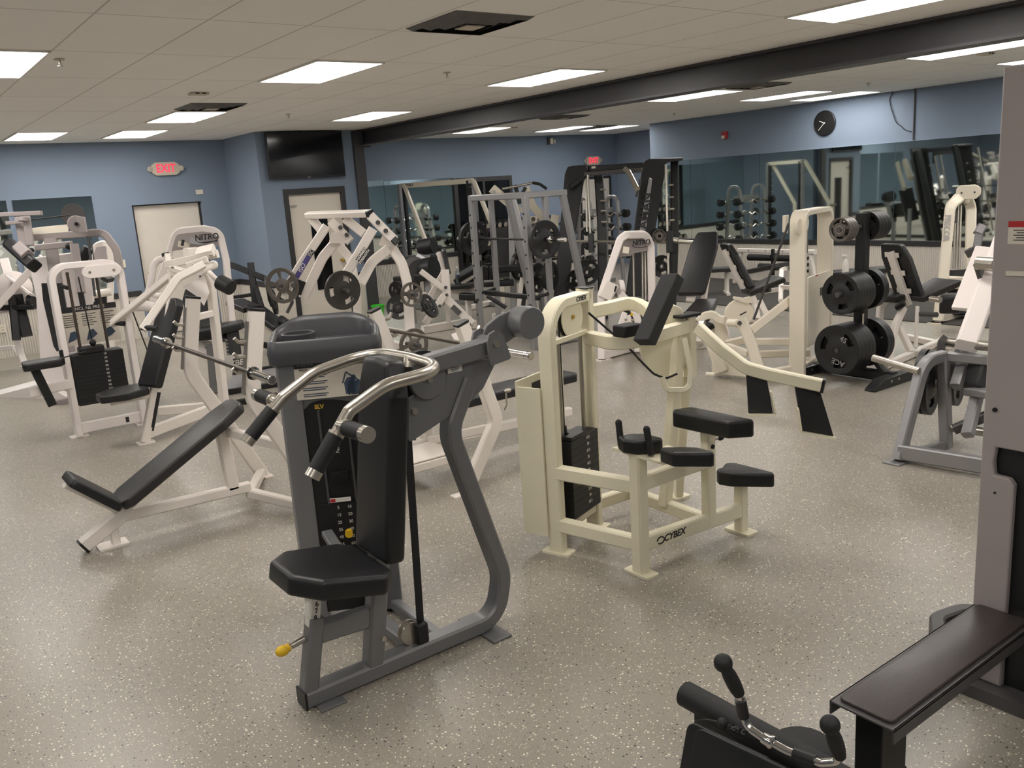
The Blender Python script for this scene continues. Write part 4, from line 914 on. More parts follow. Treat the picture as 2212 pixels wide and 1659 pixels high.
# ------------------------------------------------------------ flat bench behind the grey press machine
def flat_bench():
    t = thing('flat_bench', 'white flat press bench with black pad, standing behind the grey overhead press machine', 'bench', (3.2,5.2,0))
    W = M['white']; yc = 5.19
    for y in (4.60, 5.76):
        s = 1 if y > yc else -1
        uo = MB().sweep([(3.0,y,1.12),(3.215,y,0.44),(2.93,y,0.012)], 0.06, 0.09, (0,1,0), [0,0.10,0], 6).build('upright', W, t)
        MB().bar((2.997,y,1.122),(2.993,y,1.135),0.065,0.096,(1,0,0)).build('upright_cap', M['black'], uo)
        for z in (1.06, 0.925):
            x = 3.0+(1.12-z)/0.68*0.215+0.045
            MB().tube([(x,y,z-0.01),(x+0.05,y,z-0.012),(x+0.075,y,z+0.03)], 0.013, 0.01, 10).build('bar_hook', M['satin'], uo)
        MB().prism(rect(0.13,0.07), (2.89,y,0.006), (1,0,0), (0,1,0), 0.012, 0.01).build('foot_plate', W, t)
        MB().bar((3.20,y,0.40),(3.02,yc+s*0.04,0.24),0.05,0.06).build('cross_brace', W, t)
    f = MB(); f.bar((2.75,yc,0.22),(4.35,yc,0.17),0.06,0.07); f.bar((3.02,yc,0.2),(3.02,yc,0.43),0.06,0.06,(1,0,0)); f.bar((4.2,yc,0.0),(4.2,yc,0.43),0.06,0.06,(1,0,0)); f.bar((4.2,yc-0.3,0.03),(4.2,yc+0.3,0.03),0.06,0.06)
    f.bar((2.9,yc,0.42),(4.3,yc,0.42),0.06,0.04)
    f.build('frame', W, t)
    MB().pad([(2.86,yc-0.12),(2.90,yc-0.14),(4.32,yc-0.14),(4.36,yc-0.10),(4.36,yc+0.10),(4.32,yc+0.14),(2.90,yc+0.14),(2.86,yc+0.12)], (0,0,0.435), (1,0,0), (0,1,0), 0.065, 0.02, 0.015).build('pad', M['vinyl'], t)
    MB().box((3.45,yc-0.145,0.43),(3.52,yc-0.139,0.50)).box((3.45,yc-0.145,0.50),(3.52,yc+0.145,0.505)).tube([(2.86,yc-0.1,0.44),(2.85,yc-0.13,0.38),(2.84,yc-0.13,0.30)],0.012).build('strap', M['rubber'], t)
    MB().box((2.62,4.80,0.225),(3.02,5.50,0.235)).build('spotter_step', W, t, 0.002)
    MB().bar((2.66,4.82,0.19),(3.0,4.82,0.19),0.05,0.06).build('step_rail', W, t)
    MB().tube([(3.33,4.63,0.60),(3.33,4.63,0.52),(3.36,4.70,0.47)],0.006).sphere((3.34,4.62,0.62),0.018,10,8,(1.6,1,0.8)).build('pull_pin', M['satin'], t)
    return t
flat_bench()
olympic_bar((3.135,4.07,0.953),(3.135,6.27,0.953), 'barbell with chrome sleeve end lying across the flat bench behind the grey press')

# ------------------------------------------------------------ white incline press weight tower, far left
def stack_numbers(ws, o, ax, up, n, h, m='whiteink', s=0.02):
    for k in range(n): text('number', str(10*(k+1)), s, V(o)-unit(up)*(h*k), ax, up, M[m], ws)
def incline_press_tower():
    t = thing('incline_press_machine', 'white framed weight stack machine with a small black side seat at the far left', 'exercise machine', (1.6,8.5,0))
    W = M['blush']; y = 8.5
    MB().sweep([(1.335,y,0.012),(1.335,y,1.525),(1.90,y,1.525),(1.90,y,0.012)], 0.13, 0.055, (0,1,0), 0.13, 8).build('frame', W, t)
    MB().prism([(-0.11,-0.055),(0.11,-0.055),(0.155,-0.03),(0.165,0),(0.155,0.03),(0.11,0.055),(-0.11,0.055),(-0.155,0.03),(-0.165,0),(-0.155,-0.03)], (1.735,y-0.075,1.455), (1,0,0), (0,0,1), 0.03, 0.03).build('pulley_cover', W, t, 0.005)
    for dx in (-0.10, 0.10): MB().cyl((1.735+dx,y-0.09,1.455),(1.735+dx,y-0.096,1.455),0.012,seg=12).build('bolt', M['satin'], t)
    MB().prism(rect(0.15,0.10), (1.335,y,0.006), (1,0,0), (0,1,0), 0.012, 0.01).build('foot_plate', W, t)
    MB().prism(rect(0.15,0.10), (1.90,y,0.006), (1,0,0), (0,1,0), 0.012, 0.01).build('foot_plate', W, t)
    MB().bar((1.335,y,0.075),(1.90,y,0.075),0.05,0.10).bar((1.335,y+0.2,0.30),(1.90,y+0.2,0.30),0.05,0.08).build('base_rail', W, t)
    MB().box((1.74,y-0.028,0.05),(1.77,y-0.0255,0.10)).build('badge', M['ink'], t)
    ws = MB().box((1.375,y-0.05,0.28),(1.81,y+0.15,0.74)).build('weight_stack', M['black'], t, 0.004)
    for k in range(12): MB().box((1.373,y-0.052,0.31+0.036*k),(1.812,y+0.05,0.3125+0.036*k)).build('plate_gap', M['dark'], ws)
    stack_numbers(ws, (1.655,y-0.053,0.72), (1,0,0), (0,0,1), 11, 0.036, s=0.026)
    MB().box((1.45,y-0.06,0.74),(1.66,y+0.06,0.80)).build('top_plate', M['black'], ws, 0.01)
    MB().sphere((1.575,y-0.02,0.83),0.03).build('cable_ball', M['rubber'], t)
    for x in (1.47, 1.70): MB().cyl((x,y,0.76),(x,y,1.47),0.0125).build('guide_rod', M['darkbar'], t)
    for x in (1.575,): MB().cyl((x,y,0.85),(x-0.02,y,1.42),0.006,seg=8).build('cable', M['cable'], t)
    MB().cyl((1.88,y-0.03,1.42),(2.05,y-0.03,0.55),0.006,seg=8).build('side_cable', M['cable'], t)
    pk = MB().box((1.37,y+0.17,0.80),(1.86,y+0.18,1.14)).build('placard', M['paper'], t)
    MB().box((1.37,y+0.167,1.10),(1.86,y+0.169,1.15)).build('placard_band', M['ink'], pk)
    text('lettering', 'INCLINE PRESS', 0.04, (1.63,y+0.166,1.125), (1,0,0), (0,0,1), M['whiteink'], pk)
    for c in range(3):
        for k in range(6): MB().box((1.40+0.155*c,y+0.167,1.07-0.02*k),(1.40+0.155*c+0.12-0.03*(k % 2),y+0.169,1.075-0.02*k)).build('text_line', M['ink'], pk)
        MB().prism([(0,0),(0.03,0.09),(0.07,0.10),(0.10,0.05),(0.06,0.02)], (1.41+0.155*c,y+0.168,0.83), (1,0,0), (0,0,1), 0.002).build('picture_print', M['slate'], pk)
    # seat arm reaching out to the left
    MB().bar((0.98,8.33,0.50),(1.33,8.45,0.50),0.06,0.085).build('seat_arm', W, t)
    MB().bar((1.145,8.33,0.36),(1.06,8.33,0.70),0.06,0.07,(1,0,0)).build('seat_post', M['black'], t)
    MB().pad([(0.96,8.20),(0.98,8.42),(1.27,8.44),(1.30,8.30),(1.25,8.20)], (0,0,0.70), (1,0,-0.0), (0,1,0), 0.065, 0.03, 0.015).build('seat', M['vinyl'], t)
    MB().bar((1.29,8.36,0.70),(1.29,8.36,0.82),0.03,0.03,(1,0,0)).cyl((1.29,8.36,0.75),(1.5,8.42,0.77),0.006,seg=8).build('pull_lever', M['black'], t)
incline_press_tower()

# ------------------------------------------------------------ white plate loaded shoulder machine with long arms
def shoulder_machine():
    t = thing('shoulder_press_machine', 'white shoulder machine with two long slanting arms, right behind the incline bench', 'exercise machine', (1.9,7.8,0))
    W = M['white']
    f = MB()
    f.bar((1.715,7.75,0.012),(2.13,7.80,1.20),0.06,0.075,(1,0,0))
    f.bar((1.74,7.76,0.08),(2.60,8.28,0.08),0.055,0.10)
    f.sweep([(2.58,8.22,0.012),(2.60,8.18,1.25),(2.47,8.06,1.56),(2.36,7.98,1.56)], 0.065, 0.09, unit((-0.65,0.75,0)), [0,0.14,0.06,0], 7)
    f.bar((2.05,7.80,0.98),(2.60,8.19,0.98),0.05,0.06)
    f.bar((2.58,8.24,0.08),(2.06,8.55,0.08),0.055,0.09)
    f.build('frame', W, t)
    MB().prism(rect(0.14,0.12), (1.72,7.75,0.006), (1,0,0), (0,1,0), 0.012, 0.01).build('foot_plate', W, t)
    p0, p1 = V((1.798,7.698,0.482)), V((2.103,7.767,1.163))
    az_ = unit(p1-p0); ay_ = unit((-0.35,0.94,0)); L_ = (p1-p0).length
    nx = az_.cross(ay_)
    if nx.x > 0: nx = -nx
    MB().pad([(-0.02,-0.13),(-0.02,0.13),(L_-0.05,0.13),(L_+0.02,0.09),(L_+0.02,-0.09),(L_-0.05,-0.13)], p0+Vector((0.06,0.05,0)), az_, -ay_ if az_.cross(-ay_).x < 0 else ay_, 0.075, 0.03, 0.02).build('backrest', M['vinyl'], t)
    MB().pad([(1.40,7.62),(1.40,7.80),(1.55,7.93),(1.78,7.95),(1.80,7.66),(1.60,7.57)], (0,0,0.43), (1,0,0), (0,1,0), 0.065, 0.03, 0.015).build('seat', M['vinyl'], t)
    MB().bar((1.50,7.76,0.405),(1.86,7.78,0.405),0.06,0.05).build('seat_rail', W, t)
    MB().bar((1.78,7.73,0.10),(1.89,7.74,0.42),0.012,0.03,(1,0,0)).build('adjust_strip', M['black'], t)
    # head of the machine: pivot blocks, arms and the counterweight
    hd = MB()
    hd.bar((2.203,8.098,1.472),(2.555,7.734,1.544),0.05,0.07,(0,0,1)); hd.bar((2.279,7.723,1.464),(2.426,7.628,1.511),0.05,0.06,(0,0,1)); hd.cyl((2.335,7.607,1.422),(2.544,7.841,1.444),0.04)
    hd.bar((2.403,7.785,1.557),(2.518,7.707,1.58),0.14,0.075,(-0.2,-0.3,1))
    hd.bar((2.24,8.158,1.557),(2.218,8.041,1.308),0.06,0.055,(1,0,0))
    hd.bar((2.228,8.007,1.439),(2.268,7.779,1.411),0.06,0.05,(0,0,1))
    ho = hd.build('pivot_head', W, t)
    MB().bar((2.232,8.167,1.57),(2.233,8.16,1.545),0.062,0.058,(1,0,0)).build('end_cap', M['black'], ho)
    for p in [(2.152,7.715,1.469),(2.297,7.611,1.473),(2.429,7.535,1.548),(2.211,7.655,1.406)]: MB().sphere(p, 0.014, 10, 8).build('bolt', M['satin'], ho)
    for (a, b, c, e) in ([(2.234,8.052,1.388),(2.106,8.177,1.273),(1.764,8.532,0.965),(1.773,8.458,0.953)], [(2.344,7.488,1.476),(2.106,7.449,1.395),(1.746,7.354,1.023),(1.749,7.286,1.014)]):
        a, b, c, e = V(a), V(b), V(c), V(e)
        ao = MB().sweep([a,b,c], 0.05, 0.062, unit((c-a).cross(Vector((0.3,0.4,1)))), [0,0.12,0], 6).build('press_arm', W, t)
        d_ = unit((0.75,-0.65,-0.12))
        MB().cyl(c-d_*0.02+unit(b-c)*0.02, c+d_*0.11+unit(b-c)*0.02, 0.022).build('grip', M['rubber'], ao)
    cs = [V(p) for p in [(2.418,7.603,1.401),(2.435,7.511,1.344),(2.463,7.443,1.308)]]
    MB().tube(cs, 0.022, 0.05).build('counterweight_stem', W, t)
    d_ = unit(cs[2]-cs[1]+Vector((0.02,-0.03,-0.01)))
    MB().lathe([(0.060,0),(0.066,0.006),(0.066,0.13),(0.06,0.136)], cs[2]-d_*0.03, d_, 28).build('counterweight', M['rubber'], t)
    q = [V(p) for p in [(2.332,8.134,1.257),(2.502,8.035,1.347),(2.514,7.983,1.192),(2.452,7.997,1.081),(2.417,8.047,1.167),(2.331,8.133,1.248)]]
    n_ = unit((q[1]-q[0]).cross(q[2]-q[0])); MB().loft([q[:5],[p+n_*0.012 for p in q[:5]]]).build('linkage_plate', M['blush'], t)
shoulder_machine()

# ------------------------------------------------------------ white plate loaded press with raised levers, in front of the door
def lever_press():
    t = thing('lever_press_machine', 'white plate loaded lever press with high crossbar, in front of the windowed door', 'exercise machine', (4.6,9.6,0))
    W = M['white']; d = 10.6
    nrm = unit(V((0.456,0.918,-0.069)))
    MB().bar((4.623,10.412,1.767),(4.952,9.405,1.751),0.10,0.075,(-0.2,-0.3,1)).build('top_crossbar', W, t, 0.003)
    MB().bar((4.948,9.408,1.752),(4.96,9.373,1.75),0.104,0.079,(-0.2,-0.3,1)).build('end_cap', M['black'], t)
    def beam(pts, w, h, nm, fr=0.0, m=W, p=t):
        pts = [V(q) for q in pts]
        return MB().sweep(pts, w, h, nrm, fr, 7).build(nm, m, p)
    # hanging beams with bolts
    for pts, bolts in (([(4.96,9.391,1.724),(5.137,9.176,1.418)], [(4.991,9.282,1.64),(5.046,9.213,1.539)]), ([(4.711,9.943,1.682),(4.854,9.766,1.426)], [(4.766,9.816,1.6),(4.81,9.758,1.508)]), ([(4.657,10.375,1.724),(4.733,10.272,1.558)], []), ([(4.852,9.846,1.704),(5.002,9.681,1.509)], [])):
        b = beam(pts, 0.07, 0.11, 'link_beam')
        for q in bolts: 
            q = V(q); MB().cyl(q-nrm*0.02, q-nrm*0.06, 0.027, seg=16).cyl(q-nrm*0.06, q-nrm*0.065, 0.014, seg=10).build('bolt', M['dgrey'], b)
    MB().bar((5.102,9.143,1.437),(5.129,9.111,1.392),0.08,0.115,nrm).build('end_cap', M['black'], t)
    # left lever, left curved beam
    la = beam([(4.572,9.777,1.637),(4.217,9.907,1.174),(3.985,9.984,0.843)], 0.085, 0.10, 'left_lever', 0.1)
    MB().bar((3.98,9.987,0.838),(3.965,9.992,0.818),0.09,0.105,nrm).build('end_cap', M['black'], la)
    s0, s1, s2 = V((4.299,9.76,1.312)), V((4.129,9.815,1.067)), V((4.346,9.742,1.373))
    MB().bar(s0-nrm*0.0, s1-nrm*0.0, 0.06, 0.02, nrm).build('sticker', M['purple'], la)
    MB().bar(s2, s0+(s1-s0)*0.02, 0.06, 0.02, nrm).build('sticker', M['ink'], la)
    dv = unit(s1-s0); sv = unit(nrm.cross(dv)); 
    if sv.z < 0: sv = -sv
    text('lettering', 'ISO', 0.075, s0+(s1-s0)*0.55-nrm*0.014, -dv, unit((-dv).cross(nrm)) if unit((-dv).cross(nrm)).z < 9 else sv, M['whiteink'], la)
    text('lettering', 'ISO', 0.06, s2+(s0-s2)*0.5-nrm*0.014, -dv, unit((-dv).cross(nrm)), M['whiteink'], la)
    MB().cyl((4.082,9.8,0.98),(4.054,9.746,0.986),0.03,seg=16).build('bolt', M['dgrey'], la)
    MB().bar((4.252,9.964,1.013),(4.173,9.979,0.859),0.09,0.10,(1,0,0)).build('bumper', M['rubber'], t, 0.01)
    MB().tube([(4.106,10.022,0.837),(4.12,9.992,0.77),(4.081,10.003,0.707),(4.042,10.014,0.644)], 0.02, 0.05).build('grip', M['dgrey'], la)
    beam([(4.771,9.959,1.443),(4.593,10.036,1.255),(4.31,10.11,0.778)], 0.08, 0.12, 'left_curved_beam', 0.35)
    beam([(4.895,10.238,1.406),(5.001,10.101,1.19),(4.981,9.987,0.73),(4.896,9.922,0.275)], 0.08, 0.11, 'left_rear_leg', 0.3)
    MB().prism([(-0.1,-0.05),(0.12,-0.05),(0.06,0.08),(-0.05,0.08)], (4.73,9.869,1.469), unit((0.8,-0.5,-0.1)), (0,0,1), 0.10, 0.02).build('pivot_block', W, t)
    # right lever with the nameplate
    ra = beam([(4.886,9.214,1.578),(4.707,9.273,1.321),(4.494,9.345,1.024)], 0.085, 0.11, 'right_lever', 0.1)
    n0, n1 = V((4.74,9.132,1.358)), V((4.632,9.172,1.219))
    MB().bar(n0, n1, 0.085, 0.02, nrm).build('nameplate', M['ink'], ra)
    dv = unit(n0-n1); uv = unit(dv.cross(nrm)); c = (n0+n1)/2-nrm*0.014
    if uv.dot(Vector((0,0,1))) < 0: uv = -uv
    uv = -unit(nrm.cross(dv)) if (-unit(nrm.cross(dv))).z > 0 else unit(nrm.cross(dv))
    text('lettering', 'HAMMER', 0.045, c+uv*0.02, dv, uv, M['whiteink'], ra, bold=0.001)
    text('lettering', 'STRENGTH', 0.038, c-uv*0.022, dv, uv, M['whiteink'], ra, bold=0.001)
    beam([(5.088,9.25,1.329),(4.897,9.351,1.187),(4.746,9.395,0.949)], 0.08, 0.12, 'right_curved_beam', 0.3)
    beam([(5.191,9.446,1.388),(5.28,9.311,1.138),(5.288,9.236,0.893),(5.199,9.128,0.275)], 0.08, 0.12, 'right_leg', 0.4)
    MB().prism([(-0.12,-0.05),(0.12,-0.05),(0.07,0.09),(-0.05,0.09)], (5.119,9.313,1.407), unit((0.8,-0.5,-0.1)), (0,0,1), 0.10, 0.02).build('pivot_block', W, t)
    # lower frame
    g0 = V((5.405,10.976,0.0)); g1 = V((5.407,9.495,0.0))
    MB().bar((g0.x,g0.y,0.05),(g1.x,g1.y,0.05),0.08,0.09).build('base_rail', W, t)
    MB().bar((4.948,9.276,0.373),(5.151,9.108,0.301),0.07,0.08).build('side_rail', W, t)
    for q in [(4.941,9.151,0.363),(4.978,9.12,0.349)]: MB().cyl(V(q)-nrm*0.0, V(q)-nrm*0.06, 0.02, seg=12).build('bolt', M['dgrey'], t)
    def loaded(c, ax, r, th, m, lb, style, spin, par, l0=0.13, l1=0.16):
        c = V(c); ax = unit(ax)
        MB().cyl(c+ax*l0, c-ax*l1, 0.0245).build('weight_horn', M['dgrey'], par)
        weight_plate(c, ax, r, th, m, lb, 'plates on the lever press', style, spin)
    ax = (0.05,-1,0)
    loaded((4.427,9.236,0.913), ax, 0.225, 0.036, 'iron', 'large dark plate on the right lever of the white lever press', 'slots', 0.9, ra)
    loaded((3.981,9.901,0.987), (-0.80,-0.6,0), 0.21, 0.04, 'ironlt', 'grey spoked plate on the left lever of the white lever press', 'spokes', 0.3, la, 0.05, 0.2)
    loaded((5.153,8.926,0.793), ax, 0.145, 0.03, 'ironlt', 'small grey plate on the right leg of the white lever press', 'spokes', 0.2, t, 0.11, 0.2)
    loaded((5.091,8.871,0.205), ax, 0.195, 0.032, 'ironlt', 'grey spoked plate low behind the flat bench barbell', 'spokes', 0.5, t)
    loaded((5.199,9.348,0.604), (-0.65,-0.7,0.2), 0.15, 0.03, 'blackpl', 'black plate leaning left of the lever press leg', 'slots', 0.3, t, 0.03, 0.12)
    loaded((5.577,9.254,0.578), (0.45,-0.75,0.45), 0.16, 0.03, 'blackpl', 'black plate leaning right of the lever press leg', 'slots', 0.6, t, 0.03, 0.12)
    loaded((5.394,9.695,0.766), (-0.9,-0.4,0), 0.12, 0.03, 'blackpl', 'small black plate hidden behind the lever press leg', 'slots', 0.6, t, 0.03, 0.12)
lever_press()

# ------------------------------------------------------------ white row machine with a black chest pad, right of the lever press
def row_machine():
    t = thing('row_machine', 'white bolted row machine with small black chest pad, between the lever press and silver rack', 'exercise machine', (5.9,9.8,0))
    W = M['white']; nrm = unit(V((0.532,0.848,-0.117)))
    def beam(pts, w, h, nm, fr=0.0, m=W): return MB().sweep([V(q) for q in pts], w, h, nrm, fr, 6).build(nm, m, t)
    beam([(5.831,9.81,0.959),(6.032,9.594,0.712)], 0.07, 0.075, 'upper_arm'); beam([(6.165,9.879,1.17),(6.191,9.795,0.939),(5.931,9.878,0.555)], 0.07, 0.07, 'pad_post', 0.03)
    b = beam([(6.083,9.625,0.956),(6.031,9.55,0.552)], 0.08, 0.11, 'upright')
    for q in [(6.024,9.544,0.739),(6.016,9.523,0.645)]: MB().cyl(V(q)-nrm*0.02, V(q)-nrm*0.055, 0.022, seg=12).build('bolt', M['dgrey'], b)
    b = beam([(5.965,9.498,0.647),(5.694,9.601,0.305)], 0.07, 0.09, 'lever')
    for q in [(5.866,9.472,0.524),(5.799,9.5,0.448)]: MB().cyl(V(q)-nrm*0.02, V(q)-nrm*0.055, 0.022, seg=12).build('bolt', M['dgrey'], b)
    b = beam([(6.03,9.563,0.593),(6.237,9.315,0.25)], 0.07, 0.11, 'front_leg')
    MB().bar((6.019,9.418,0.502),(6.083,9.344,0.403),0.07,0.02,nrm).build('nameplate', M['dgrey'], b)
    beam([(6.14,9.72,0.539),(6.104,9.663,0.24)], 0.05, 0.06, 'rear_leg')
    f0 = V((6.225,10.56,-0.0)); f1 = V((6.946,10.562,0.0)); f2 = V((6.941,10.117,0.0))
    MB().bar((f0.x,f0.y,0.06),(f1.x,f1.y,0.06),0.08,0.12).build('base_rail', W, t)
    MB().bar((f1.x,f1.y,0.06),(f2.x,f2.y,0.06),0.08,0.12).build('base_rail', W, t)
    MB().cyl((6.147,9.256,0.256),(6.092,9.173,0.272),0.03,seg=12).build('bolt', M['dgrey'], t)
    MB().bar((5.885,9.173,0.184),(5.731,8.735,0.032),0.13,0.05,(-0.4,-0.5,0.8)).build('foot_plate', W, t, 0.003)
    p0, p1 = V((6.192,9.657,0.901)), V((6.248,9.832,1.218))
    az_ = unit(p1-p0); L_ = (p1-p0).length
    MB().pad([(0,-0.11),(0,0.11),(L_-0.03,0.11),(L_,0.08),(L_,-0.08),(L_-0.03,-0.11)], p0, az_, unit((0.5,0.85,0)), 0.07, 0.03, 0.015).build('chest_pad', M['vinyl'], t)
    MB().box(V((5.847,9.833,0.63))-Vector((0.04,0.04,0.05)), V((5.847,9.833,0.63))+Vector((0.04,0.04,0.05))).build('bolt_block', W, t)
row_machine()

# ------------------------------------------------------------ black plate loaded bench in the corner left of the door
def black_press():
    t = thing('black_press_machine', 'black plate loaded bench machine in the corner left of the windowed door', 'exercise machine', (4.0,11.2,0))
    B = M['black']; nrm = unit(V((0.367,0.972,-0.104)))
    def beam(pts, w, h, nm, fr=0.0, m=B): return MB().sweep([V(q) for q in pts], w, h, nrm, fr, 6).build(nm, m, t)
    beam([(3.984,11.603,1.179),(4.061,11.535,1.136),(4.35,11.272,0.949)], 0.07, 0.08, 'top_arm', 0.1)
    beam([(4.2,11.448,1.186),(4.19,11.418,1.053),(4.146,11.318,0.582),(4.08,11.245,0.149)], 0.07, 0.09, 'upright')
    beam([(4.263,11.091,0.985),(4.249,11.021,0.699)], 0.07, 0.07, 'lever'); beam([(3.94,11.518,0.756),(4.158,11.364,0.775)], 0.05, 0.05, 'cross_rail')
    beam([(4.123,11.167,0.888),(4.142,11.079,0.624)], 0.06, 0.07, 'strut')
    f0 = V((4.112,12.984,0.0)); f1 = V((4.25,11.67,0.0)); f2 = V((5.548,13.413,0.0))
    MB().bar((f0.x,f0.y,0.04),(f1.x,f1.y,0.04),0.07,0.08).build('base_rail', B, t)
    beam([(4.077,11.244,0.137),(4.47,10.917,-0.004)], 0.07, 0.08, 'floor_rail')
    MB().bar((3.87,11.303,0.717),(3.965,10.956,0.632),0.28,0.07,(0.1,-0.3,1)).build('seat', M['vinyl2'], t, 0.02)
    MB().bar((4.019,11.046,0.642),(4.121,10.394,0.394),0.28,0.07,(0.2,-0.2,1)).build('bench_pad', M['vinyl'], t, 0.02)
    MB().cyl((4.164,10.522,0.507),(4.142,10.274,0.472),0.05).build('leg_roller', M['rubber'], t)
    beam([(4.036,10.726,0.449),(4.121,10.613,0.267),(4.088,10.573,0.037)], 0.06, 0.07, 'bench_leg', 0.05, M['white'])
    weight_plate((4.196,10.907,0.833), unit((0.9,-0.4,0.1)), 0.2, 0.04, 'blackpl', 'black plate on the corner bench machine left of the door', None, 'slots', 0.5)
    weight_plate((4.111,10.56,0.734), unit((0.85,-0.5,0.1)), 0.16, 0.03, 'blackpl', 'lower black plate on the corner bench machine', None, 'slots', 0.1)
black_press()

# ------------------------------------------------------------ white arched machine with a grey headboard, in front of the exit door
def arched_machine(t, pts, w, h, n, panel, pn):
    MB().sweep(pts, w, h, n, 0.16, 8).build('arch_frame', M['ivory'], t)
def pec_machine():
    t = thing('pec_fly_machine', 'white arched weight machine with grey NITRO headboard, in front of the almond exit door', 'exercise machine', (2.9,9.3,0))
    W = M['blush']; nrm = unit(V((0.306,1.022,-0.089))); nrm = unit((nrm.x,nrm.y,0))
    MB().sweep([(2.452,9.975,0.433),(2.564,10.06,1.028),(2.799,10.023,1.513),(2.885,10.015,1.708),(3.134,9.836,1.718),(3.267,9.727,1.677),(3.268,9.642,1.375),(3.138,9.402,0.176)], 0.12, 0.075, nrm, [0,0.1,0.3,0.12,0.1,0.15,0.2,0], 6).build('arch_frame', W, t)
    q = [V(p) for p in [(2.761,9.984,1.502),(2.854,9.963,1.67),(2.918,9.926,1.705),(3.204,9.715,1.697),(3.235,9.671,1.62),(3.242,9.64,1.529)]]
    MB().loft([q,[p+nrm*0.03 for p in q]]).build('headboard', M['lgrey'], t)
    c = V((3.109,9.702,1.63)); rx = unit(V((3.208,9.632,1.637))-V((3.003,9.78,1.629))); ry = unit(rx.cross(nrm)); ry = ry if ry.z > 0 else -ry
    text('lettering', 'NITRO', 0.085, c-nrm*0.012, rx, ry, M['ink'], t, shear=0.15, bold=0.002)
    MB().tube([c-nrm*0.012+rx*(0.13*math.cos(a))+ry*(0.05*math.sin(a)-0.01) for a in [3.5+i*0.25 for i in range(13)]],0.004,seg=6).build('logo', M['ink'], t)
    MB().bar((2.906,9.84,1.592),(2.887,9.838,1.533),0.12,0.006,nrm).build('picture_print', M['sockets'], t)
    MB().bar((2.9,9.839,1.617),(2.876,9.839,1.554),0.03,0.006,nrm).build('figure_print', M['ink'], t)
    MB().bar((3.022,9.764,1.622),(3.006,9.758,1.559),0.14,0.006,nrm).build('text_panel', M['silver'], t)
    MB().bar((3.051,9.704,1.575),(3.192,9.604,1.584),0.01,0.008,nrm).build('text_line', M['ink'], t)
    # side handle tubes
    MB().tube([(2.678,9.579,1.426),(2.577,9.661,1.453),(2.514,9.69,1.391),(2.451,9.683,1.203),(2.398,9.685,1.072)], 0.035, 0.1).build('side_handle', W, t)
    MB().tube([(2.411,9.683,1.099),(2.503,9.606,1.063),(2.534,9.588,1.08)], 0.03, 0.05).build('side_stub', W, t)
    MB().tube([(2.226,9.661,0.988),(2.324,9.589,0.989),(2.416,9.514,0.963)], [0.05,0.06,0.05]).build('arm_pad', W, t)
    MB().sweep([(2.202,9.919,0.943),(2.335,9.83,0.972),(2.533,9.67,0.917),(2.592,9.596,0.805)], 0.05, 0.10, (0,0,1), 0.2).build('fly_arm', W, t)
    MB().sweep([(2.675,9.683,0.429),(2.83,9.588,0.491),(3.032,9.468,0.589),(3.173,9.392,0.688)], 0.05, 0.07, (0,0,1), 0.2).build('foot_arm', W, t)
    # stack, back pad and seat
    s0 = V((3.006,9.588,0.95))
    MB().bar((3.041,9.687,1.396),(2.96,9.553,0.705),0.12,0.10,nrm).build('stack_shroud', M['dark'], t)
    for p in [[(3.013,9.54,1.254),(2.962,9.441,0.765)],[(3.045,9.516,1.251),(2.994,9.417,0.762)]]: MB().cyl(p[0],p[1],0.012).build('guide_rod', M['satin'], t)
    for q in [(2.94,9.464,1.017),(2.954,9.433,0.942),(2.972,9.47,1.122),(2.996,9.405,0.953),(2.931,9.427,0.861)]: MB().sphere(q, 0.02, 10, 8).build('knob', M['satin'], t)
    p0, p1 = V((2.807,9.152,0.688)), V((2.821,9.456,1.131)); az_ = unit(p1-p0); L_ = (p1-p0).length
    MB().pad([(0,-0.16),(0,0.16),(L_*0.7,0.17),(L_-0.02,0.10),(L_,0),(L_-0.02,-0.10),(L_*0.7,-0.17)], p0, az_, unit((0.8,-0.6,0)), 0.07, 0.03, 0.02).build('backrest', M['vinyl'], t)
    c = V((2.894,8.969,0.716))
    MB().pad([(-0.24,-0.15),(-0.24,0.15),(0.0,0.2),(0.22,0.12),(0.24,0),(0.22,-0.12),(0.0,-0.2)], c-Vector((0,0,0.04)), unit((0.85,-0.45,0.12)), unit((0.45,0.85,0)), 0.08, 0.04, 0.02).build('seat', M['vinyl'], t)
    MB().pad([(-0.2,-0.12),(-0.2,0.12),(0.1,0.14),(0.18,0),(0.1,-0.14)], V((2.815,9.012,0.666))-Vector((0,0,0.04)), unit((0.9,-0.4,0)), unit((0.4,0.9,0)), 0.06, 0.04, 0.02).build('seat_flap', M['vinyl2'], t)
    q = [V(p) for p in [(2.638,9.125,0.604),(2.732,9.064,0.635),(2.818,8.98,0.557),(2.729,9.016,0.455),(2.664,9.07,0.475)]]
    MB().loft([q,[p+nrm*0.02 for p in q]]).build('link_plate', W, t)
    for p in [(2.646,9.052,0.591),(2.714,9.0,0.586),(2.719,8.987,0.548),(2.75,8.953,0.512)]: MB().cyl(V(p), V(p)-nrm*0.02, 0.015, seg=10).build('bolt', M['silver'], t)
    MB().bar((2.974,8.902,0.686),(2.953,8.852,0.451),0.14,0.16,nrm).build('weight_stack', M['black'], t)
    for k in range(5): MB().bar(V((2.858,8.777,0.619))+Vector((0,0,-0.035*k)), V((2.873,8.766,0.618))+Vector((0,0,-0.035*k)), 0.02, 0.012, nrm).build('weight_label', M['silver'], t)
    MB().bar((2.997,9.038,0.323),(3.255,8.98,0.336),0.04,0.10,(0,0,1)).build('name_rail', M['dgrey'], t)
    rx = unit(V((3.255,8.98,0.336))-V((2.997,9.038,0.323))); 
